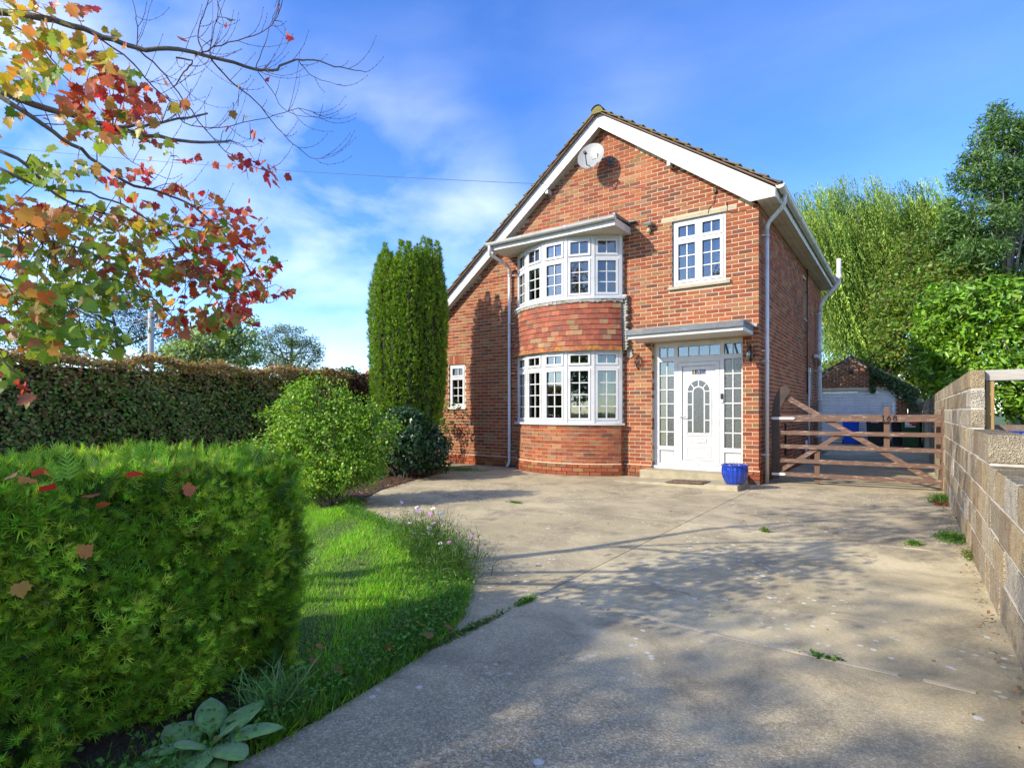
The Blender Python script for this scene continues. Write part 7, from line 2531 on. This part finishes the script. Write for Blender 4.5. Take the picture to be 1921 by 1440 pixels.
P(np_mesh("crown", *scatter(None, LEAF, LEAF_F, Q_, frames(NN_), rng.uniform(0.07, 0.12, len(Q_)), vtint(len(Q_), (0.3, 0.2, 0.04), 0.3, 0.1, [(0.4, 0.06, 0.04), (0.15, 0.25, 0.03)], 0.7), None), M_MAPLE), maple)["kind"] = 'stuff'


# fallen maple leaves
def fallen(p, kd, s, label, group, flat=0.35):
    o = link_mesh("fallen_leaf", random.choice(LM[kd]))
    n_ = Vector((random.gauss(0, flat), random.gauss(0, flat), 1)).normalized()
    q = n_.to_track_quat('Z', 'Y') @ Matrix.Rotation(random.uniform(0, 6.28), 3, 'Z').to_quaternion()
    o.rotation_mode = 'QUATERNION'; o.rotation_quaternion = q; o.location = p; o.scale = (s, s, s)
    tag(o, label, "leaf", group)
    return o


def on_hedge_top(u, v):
    a = FW + RT * ((u - 960.5) / 1043.0); s = (hz + 0.045 - CAMP.z) / ((772 - v) / 1043.0)
    return CAMP + a * s + Vector((0, 0, hz + 0.045 - CAMP.z))
NTH = ("first", "second", "third", "fourth", "fifth", "sixth", "seventh", "eighth", "ninth", "tenth", "eleventh", "twelfth", "thirteenth", "fourteenth")
hl_ = sorted(((58, 898), (20, 892), (82, 887), (98, 893), (96, 918), (178, 930), (240, 893), (335, 891), (300, 880), (182, 950)))
for i_, (u, v) in enumerate(hl_):
    p = on_hedge_top(u, v) if v < 912 else None
    if p is None:
        a = FW + RT * ((u - 960.5) / 1043.0); s = (hx_f + 0.05 - CAMP.x) / a.x; p = CAMP + a * s; p.z = CAMP.z + (772 - v) * s / 1043
    fallen(p, random.choice('RO'), random.uniform(0.04, 0.052), "reddish leaf fallen at the yew hedge's top edge, " + NTH[i_] + " from the left", "fallen leaves on the yew hedge")
for (u, v, lab) in ((345, 920, "pink fallen leaf caught on the yew hedge face just below its top, towards the right"), (150, 1040, "pale folded leaf caught half way up the yew hedge face"), (36, 1094, "red pointed leaf caught on the yew hedge face at the far left")):
    a = FW + RT * ((u - 960.5) / 1043.0); s = (hx_f + 0.07 - CAMP.x) / a.x; p = CAMP + a * s; p.z = CAMP.z + (772 - v) * s / 1043
    o = fallen(p, 'O', 0.05, lab, None, 0.1)
    o.rotation_quaternion = Vector((0.9, -0.3, 0.3)).to_track_quat('Z', 'Y') @ Matrix.Rotation(random.uniform(0, 6.28), 3, 'Z').to_quaternion()
def gpt(u, v, z=0.07):
    s = (z - CAMP.z) * 1043.0 / (772 - v); return CAMP + (FW + RT * ((u - 960.5) / 1043.0)) * s + Vector((0, 0, z - CAMP.z))
gl2 = sorted(((678, 1060), (710, 1070), (627, 1255), (638, 1262), (590, 1235), (797, 1175), (808, 1195), (722, 1215), (578, 1322), (560, 1358), (540, 1365), (842, 1178), (600, 1215), (770, 1165)))
for i_, (u, v) in enumerate(gl2):
    fallen(gpt(u, v, 0.06 if v < 1300 else 0.03), random.choice('OOM'), random.uniform(0.04, 0.06), "brown or reddish leaf fallen on the lawn, " + NTH[i_] + " of fourteen from the left", "fallen leaves on the lawn")


# ------------------------------------------------------------------ trees behind the camera, whose shade falls on the drive
def crown_tree(name, label, base, h, r, blobs, n_cl, per, clr, size, col, alt, frac, mat=M_LEAF, seed=1, limbs=9, nm=0.4, shell=0.5, T=QUAD, TF=QUAD_F, bark=None, cat="tree", group=None, post=None, rt=0.2):
    o = empty(name, base, 0, label, cat, group)
    cen = np.array([q for q, r_ in blobs], float); rad = np.array([r_ if isinstance(r_, (tuple, list)) else (r_, r_, r_) for q, r_ in blobs], float)
    Pp, Nn = blob_points(cen, rad, n_cl, shell)
    Q_, NN_ = clumpy(Pp, Nn, len(Pp), per, clr, nm)
    # clump brightness varies a little with leaf age
    cl = np.repeat(rng.normal(size=(len(Pp), 1)) * 0.14 + 1, per, 0)
    P(np_mesh("crown", *scatter(None, T, TF, Q_, frames(NN_), size * rng.uniform(0.6, 1.35, len(Q_)), np.clip(vtint(len(Q_), col, 0.2, 0.07, alt, frac) * cl, 0.003, 0.9), None), mat), o)["kind"] = 'stuff'
    cc_ = tuple(cen.mean(0)); rr_ = tuple((cen.max(0) - cen.min(0)) / 2 + rad.mean(0) * 0.8)
    rd = random.Random(seed)
    b = MB(); bs = Vector(base); top = Vector((cc_[0], cc_[1], cen[:, 2].max()))
    pts = [bs] + [bs.lerp(top, i / 6) + Vector((rd.uniform(-.1, .1), rd.uniform(-.1, .1), 0)) * (h * 0.08) for i in range(1, 7)]
    b.tube(pts, [rt * 1.2, rt, rt * .9, rt * .75, rt * .55, rt * .35, rt * .1], 10); P(b.build("trunk", bark or M_BARK_D), o)
    lb = MB()
    for k in range(limbs):
        t = rd.uniform(0.25, 0.85); s = bs.lerp(top, t)
        j = rd.randrange(len(cen)); e = Vector(cen[j]) + Vector((rd.uniform(-1, 1) * rad[j][0], rd.uniform(-1, 1) * rad[j][1], rd.uniform(-.2, .8) * rad[j][2]))
        mid = s.lerp(e, .5) + Vector((0, 0, (e - s).length * 0.1)); q = rt * 0.35
        lb.tube([s, s.lerp(mid, .6), mid, mid.lerp(e, .5), e], [q, q * .8, q * .6, q * .35, q * .1], 6)
    P(lb.build("limb", bark or M_BARK_D), o)["kind"] = 'stuff'
    return o


crown_tree("shade_tree", "broad tree behind the photographer whose dappled shade falls on the driveway", (-5.2, -18.2, 0), 10, 0.25,
           [((-4.6, -18.0, 5.6), (2.2, 1.5, 1.1)), ((-2.4, -18.4, 6.4), (2.0, 1.5, 1.1)), ((-4.4, -18.2, 7.2), (1.9, 1.5, 0.8)), ((-1.4, -17.6, 4.8), (1.9, 1.4, 1.1)), ((-2.2, -15.4, 4.1), (1.5, 1.0, 0.6)), ((-0.4, -18.0, 7.2), (1.5, 1.2, 0.8))],
           800, 15, 0.30, 0.11, (0.09, 0.17, 0.03), [(0.16, 0.22, 0.04)], 0.4, seed=3)
crown_tree("street_tree", "dark tree across the road behind the photographer, seen only in the window panes", (6.5, -27, 0), 10, 0.3,
           [((6.5, -27, 6), (4.0, 3, 3.2)), ((2.5, -28, 4), (3.5, 2.5, 2.8)), ((10.5, -27, 5), (3.5, 2.5, 3)), ((14.5, -26, 4), (3.5, 2.5, 2.8))],
           1400, 10, 0.6, 0.35, (0.05, 0.10, 0.025), [(0.09, 0.15, 0.03)], 0.4, seed=8)

# ------------------------------------------------------------------ trees beyond the house on the right
def wat(u, v, s): return tuple(at(u, v, s))
# weeping willow
ws = 30.0
wc = at(1620, 560, ws)
wil = empty("weeping_willow", (wc.x, wc.y, 0), 0, "tall yellow green weeping willow blown sideways, behind the house and garage", "tree")
rd = random.Random(9)
WB = [(1545, 420, 50, 60), (1600, 400, 70, 60), (1680, 400, 60, 50), (1740, 400, 40, 50), (1520, 470, 40, 60), (1640, 460, 90, 60), (1720, 480, 50, 60), (1560, 520, 60, 50), (1790, 460, 40, 50), (1500, 430, 30, 50), (1590, 480, 60, 60), (1565, 590, 45, 35), (1545, 620, 25, 35), (1600, 560, 40, 35)]
W_t = np.array([w[2] * w[3] for w in WB], float); W_t /= W_t.sum()
LP_, LC_ = [], []
for bgh in range(350):
    u0, v0, ru, rv = WB[rng.choice(len(WB), p=W_t)]
    a = rd.uniform(0, 6.28); rr = math.sqrt(rd.random())
    c0 = at(u0 + ru * rr * math.cos(a), v0 - 14 + rv * rr * math.sin(a), ws + rd.uniform(-2.6, 2.6))
    low_tip = CAMP.z + (772 - (720 if c0.x < wc.x + 0.6 else 650)) * ws / 1043
    wind = rd.uniform(0.3, 0.62)
    Lb = min(rd.uniform(2.6, 6.5), max(1.4, c0.z - low_tip))
    kb = max(0.4, rd.gauss(1, 0.26))
    bc = np.array([(0.27, 0.40, 0.06), (0.36, 0.48, 0.08), (0.17, 0.30, 0.045)][rd.randrange(3)])
    # the bough arches out to the right and its strands fall from along it
    for s_ in range(13):
        f = s_ / 12.0
        px_ = c0.x + RT.x * (f * 1.1 - 0.5) + rd.gauss(0, .10); py_ = c0.y + RT.y * (f * 1.1 - 0.5) + rd.gauss(0, .25)
        pz_ = c0.z + 0.35 * math.sin(f * 3.1) - 0.25 * f + rd.gauss(0, .08)
        L = Lb * rd.uniform(0.65, 1.05)
        n_l = max(6, int(L / 0.10))
        t = (np.arange(n_l) + rd.random()) / n_l
        g = wind * L * (0.20 + 0.55 * t) * t ** 0.5
        pts = np.stack([px_ + RT.x * g, py_ + RT.y * g, pz_ - L * (0.10 * t + 0.90 * t ** 1.25)], 1) + rng.normal(size=(n_l, 3)) * 0.018
        LP_.append(pts)
        LC_.append(np.clip(np.repeat(bc[None, :], n_l, 0) * kb * rd.uniform(0.7, 1.25) * (1 + rng.normal(size=(n_l, 1)) * 0.12), 0.01, 0.9))
Pp = np.concatenate(LP_); Cc = np.concatenate(LC_)
n = len(Pp)
# leaf axis mostly downwards: template long axis is x
axd = norm(np.array([0.12, 0.05, -1.0]) + rng.normal(size=(n, 3)) * 0.4)
nn_ = rand_dirs(n); nn_ = norm(nn_ - (nn_ * axd).sum(1, keepdims=True) * axd)
Rm = np.stack([axd, np.cross(nn_, axd), nn_], 2)
NARROW = QUAD * np.array([1, 0.36, 1])
P(np_mesh("foliage", *scatter(None, NARROW, QUAD_F, Pp, Rm, rng.uniform(0.13, 0.24, n), Cc, None), M_LEAF), wil)["kind"] = 'stuff'
b = MB()
b.tube([(wc.x, wc.y, 0), (wc.x + .2, wc.y, 3), (wc.x - .3, wc.y, 6), (wc.x, wc.y, 9)], [0.5, 0.4, 0.3, 0.15], 12); P(b.build("trunk", M_BARK_D), wil)
b = MB()
for (u0, v0, ru, rv) in WB:
    e = at(u0, v0 - rv * 0.3, ws); s = Vector((wc.x, wc.y, rd.uniform(4, 7)))
    b.tube([s, s.lerp(e, .5) + Vector((0, 0, .6)), e], [0.16, 0.11, 0.04], 7)
P(b.build("limb", M_BARK_D), wil)["kind"] = 'stuff'

# dense mass behind the willow so that the ground does not show through
def tblob(u, v, s, ru, rv, rd_=None):
    k = s / 1043.0
    return (wat(u, v, s), (ru * k, (rd_ or ru) * k, rv * k))


crown_tree("ash_tree", "tall dark green broadleaf tree rising at the right edge, beyond the laurel", tuple(at(1905, 700, 24).xy.to_3d()), 12, 0.3,
           [tblob(1880, 250, 24, 45, 32), tblob(1840, 330, 24, 48, 38), tblob(1905, 350, 24, 60, 50), tblob(1935, 260, 24, 50, 60), tblob(1800, 395, 24, 26, 26), tblob(1850, 420, 24, 60, 38), tblob(1920, 440, 25, 60, 50),
            tblob(1790, 450, 24.5, 36, 30), tblob(1830, 480, 24, 50, 28), tblob(1985, 350, 24, 70, 90), tblob(1990, 480, 24, 70, 70), tblob(1870, 215, 24, 22, 18), tblob(1830, 300, 24, 24, 16)],
           1500, 24, 0.42, 0.17, (0.12, 0.22, 0.06), [(0.2, 0.32, 0.08), (0.07, 0.15, 0.05)], 0.5, seed=4, limbs=26, T=NARROW * 1.3, rt=0.22, bark=M_BARK, shell=0.4)
crown_tree("broadleaf_tree", "mid green tree filling the gap behind the willow and above the laurel", tuple(at(1745, 720, 25.5).xy.to_3d()), 8, 0.2,
           [tblob(1735, 480, 26, 55, 55), tblob(1690, 550, 26, 60, 50), tblob(1770, 530, 25, 60, 45), tblob(1760, 580, 24, 70, 60), tblob(1840, 540, 25, 70, 40), tblob(1900, 560, 25, 60, 60)],
           1100, 16, 0.4, 0.16, (0.13, 0.24, 0.04), [(0.22, 0.22, 0.04)], 0.5, seed=5, limbs=12)
crown_tree("hedgerow_shrubs", "mid green climber-covered thicket behind the garage, below the willow", tuple(at(1640, 740, 21.8).xy.to_3d()), 4, 0.1,
           [tblob(1665, 610, 23, 38, 42), tblob(1700, 560, 22.5, 42, 36), tblob(1700, 640, 21.8, 60, 50), tblob(1650, 680, 23, 40, 34), tblob(1740, 560, 22, 40, 50), tblob(1735, 680, 25, 45, 60), tblob(1700, 715, 25.5, 45, 34), tblob(1745, 740, 25, 60, 34), tblob(1560, 700, 26, 30, 26)],
           1500, 15, 0.24, 0.13, (0.14, 0.24, 0.025), [(0.24, 0.34, 0.035), (0.05, 0.10, 0.015), (0.25, 0.16, 0.03)], 0.5, seed=6, limbs=10, cat="shrub")
crown_tree("laurel_bush", "huge bright glossy laurel leaning over the block wall", tuple(at(1840, 760, 12.5).xy.to_3d()), 3.5, 0.1,
           [tblob(1800, 600, 13, 70, 60), tblob(1870, 590, 12, 70, 70), tblob(1765, 640, 13.5, 50, 55), tblob(1780, 690, 12.5, 50, 50), tblob(1850, 660, 12, 60, 50), tblob(1930, 640, 11.5, 60, 80), tblob(1990, 600, 11.5, 70, 90), tblob(1760, 570, 14, 35, 35),
            tblob(1790, 715, 13.2, 30, 25), tblob(1900, 720, 11, 70, 60), tblob(1985, 740, 11, 80, 70), tblob(1810, 720, 12, 40, 25), tblob(1755, 690, 14.0, 30, 34)],
           1650, 13, 0.20, 0.145, (0.15, 0.31, 0.02), [(0.24, 0.42, 0.03), (0.05, 0.13, 0.015), (0.24, 0.36, 0.03)], 0.55, mat=M_GLOSSY_LEAF, rt=0.07, seed=7, limbs=5, nm=0.6, T=LEAF * np.array([1, 0.62, 1]), TF=LEAF_F, cat="shrub", shell=0.7)
# ivy over the right slope of the garage
n = 5200
t = rng.random(n)
X = 0.95 + 1.35 * t + rng.normal(size=n) * 0.06
Z = gt(np.array(X)) if False else (GZ - GS * np.abs(X - GA)) + 0.02 - np.abs(rng.normal(size=n)) * (0.10 + 0.22 * t)
Y = GY - 0.10 + rng.normal(size=n) * 0.07
n2 = 500
X = np.concatenate([X, 0.98 + rng.normal(size=n2) * 0.035]); Z = np.concatenate([Z, rng.uniform(1.95, 2.9, n2)]); Y = np.concatenate([Y, np.full(n2, GY - 0.06)])
ivy = empty("ivy", (1.5, 14.95, 0), 0, "dark ivy trailing over the right slope of the garage roof", "climber")
P(np_mesh("foliage", *scatter(None, QUAD, QUAD_F, np.stack([X, Y, Z], 1), frames(np.array([0, -1.0, 0.3]) + rng.normal(size=(n + n2, 3)) * 0.5), rng.uniform(0.05, 0.11, n + n2), vtint(n + n2, (0.035, 0.075, 0.018), 0.3, 0.1, [(0.09, 0.15, 0.03)], 0.35), None), M_GLOSSY_LEAF), ivy)["kind"] = 'stuff'
b = MB(); b.tube([(2.1, 14.9, 0), (2.12, 14.9, 1.2), (1.9, 14.92, 2.2), (1.3, 14.93, 2.7)], [0.02, 0.016, 0.012, 0.006], 6); P(b.build("stem", M_BARK_D), ivy)

crown_tree("added_shade_tree", "unseen tree added behind the house to shade the garage", (-4.6, 12.0, 0), 8, 0.2,
           [((-4.6, 12.0, 5.4), (2.2, 1.6, 1.8)), ((-2.6, 11.2, 5.0), (1.4, 1.2, 1.4)), ((-6.2, 12.4, 4.8), (1.6, 1.4, 1.6)), ((-3.6, 11.4, 6.6), (1.5, 1.2, 1.0))], 700, 15, 0.4, 0.2, (0.08, 0.15, 0.03), [(0.12, 0.2, 0.04)], 0.4, seed=17)  # added out of view to put the garage in shade
# ------------------------------------------------------------------ trees beyond the beech hedge on the left
crown_tree("dark_conifer", "tall dark conifer behind the utility pole at the left", tuple(at(255, 700, 30).xy.to_3d()), 7, 0.2,
           [tblob(215, 600, 30, 60, 60), tblob(260, 580, 31, 40, 45), tblob(290, 630, 30, 45, 50), tblob(330, 650, 31, 30, 40), tblob(190, 560, 30, 30, 35), tblob(120, 620, 30, 70, 60), tblob(20, 600, 30, 80, 80)],
           1000, 16, 0.4, 0.17, (0.03, 0.06, 0.022), [(0.08, 0.16, 0.04), (0.02, 0.04, 0.015)], 0.45, seed=11, T=NARROW)
crown_tree("pale_leaved_tree", "pale silvery green leafy tree just over the hedge, right of the pole", tuple(at(400, 700, 20).xy.to_3d()), 4, 0.1,
           [tblob(400, 640, 20, 50, 35), tblob(345, 665, 20, 40, 28), tblob(450, 655, 20, 40, 38), tblob(420, 610, 20, 26, 18), tblob(470, 610, 21, 10, 26)],
           560, 16, 0.24, 0.12, (0.30, 0.40, 0.14), [(0.42, 0.50, 0.24), (0.17, 0.26, 0.09)], 0.5, seed=12)
crown_tree("cedar_tree", "layered grey green tree with a flat spreading top above the hedge", tuple(at(540, 700, 34).xy.to_3d()), 6, 0.2,
           [tblob(500, 625, 34, 22, 8), tblob(540, 618, 34, 30, 7), tblob(560, 640, 34, 32, 10), tblob(520, 645, 34, 34, 14), tblob(575, 655, 34, 32, 12), tblob(505, 672, 34, 30, 20), tblob(555, 680, 34, 50, 18), tblob(598, 665, 34, 12, 14), tblob(590, 640, 34, 6, 14)],
           620, 14, 0.32, 0.16, (0.13, 0.20, 0.08), [(0.22, 0.28, 0.11), (0.07, 0.12, 0.05)], 0.5, seed=13, limbs=16, T=NARROW, rt=0.16)
crown_tree("distant_tree", "small rounded tree far away, just left of the distant red roof", tuple(at(650, 715, 60).xy.to_3d()), 6, 0.2,
           [tblob(650, 705, 60, 22, 14), tblob(630, 712, 60, 18, 10), tblob(668, 712, 60, 14, 8)], 160, 14, 0.6, 0.3, (0.06, 0.10, 0.03), [(0.1, 0.14, 0.04)], 0.5, seed=14, limbs=4)
crown_tree("field_trees", "line of distant trees behind the hedge and the house", tuple(at(620, 700, 90).xy.to_3d()), 6, 0.2,
           [tblob(560, 716, 90, 60, 14), tblob(700, 735, 90, 90, 14), tblob(420, 710, 90, 90, 20)], 500, 14, 1.0, 0.5, (0.05, 0.09, 0.03), [(0.1, 0.14, 0.04)], 0.5, seed=15, limbs=3)

for o in list(bpy.data.objects):
    if o.type == 'MESH' and "tint" not in o.data.attributes: pass
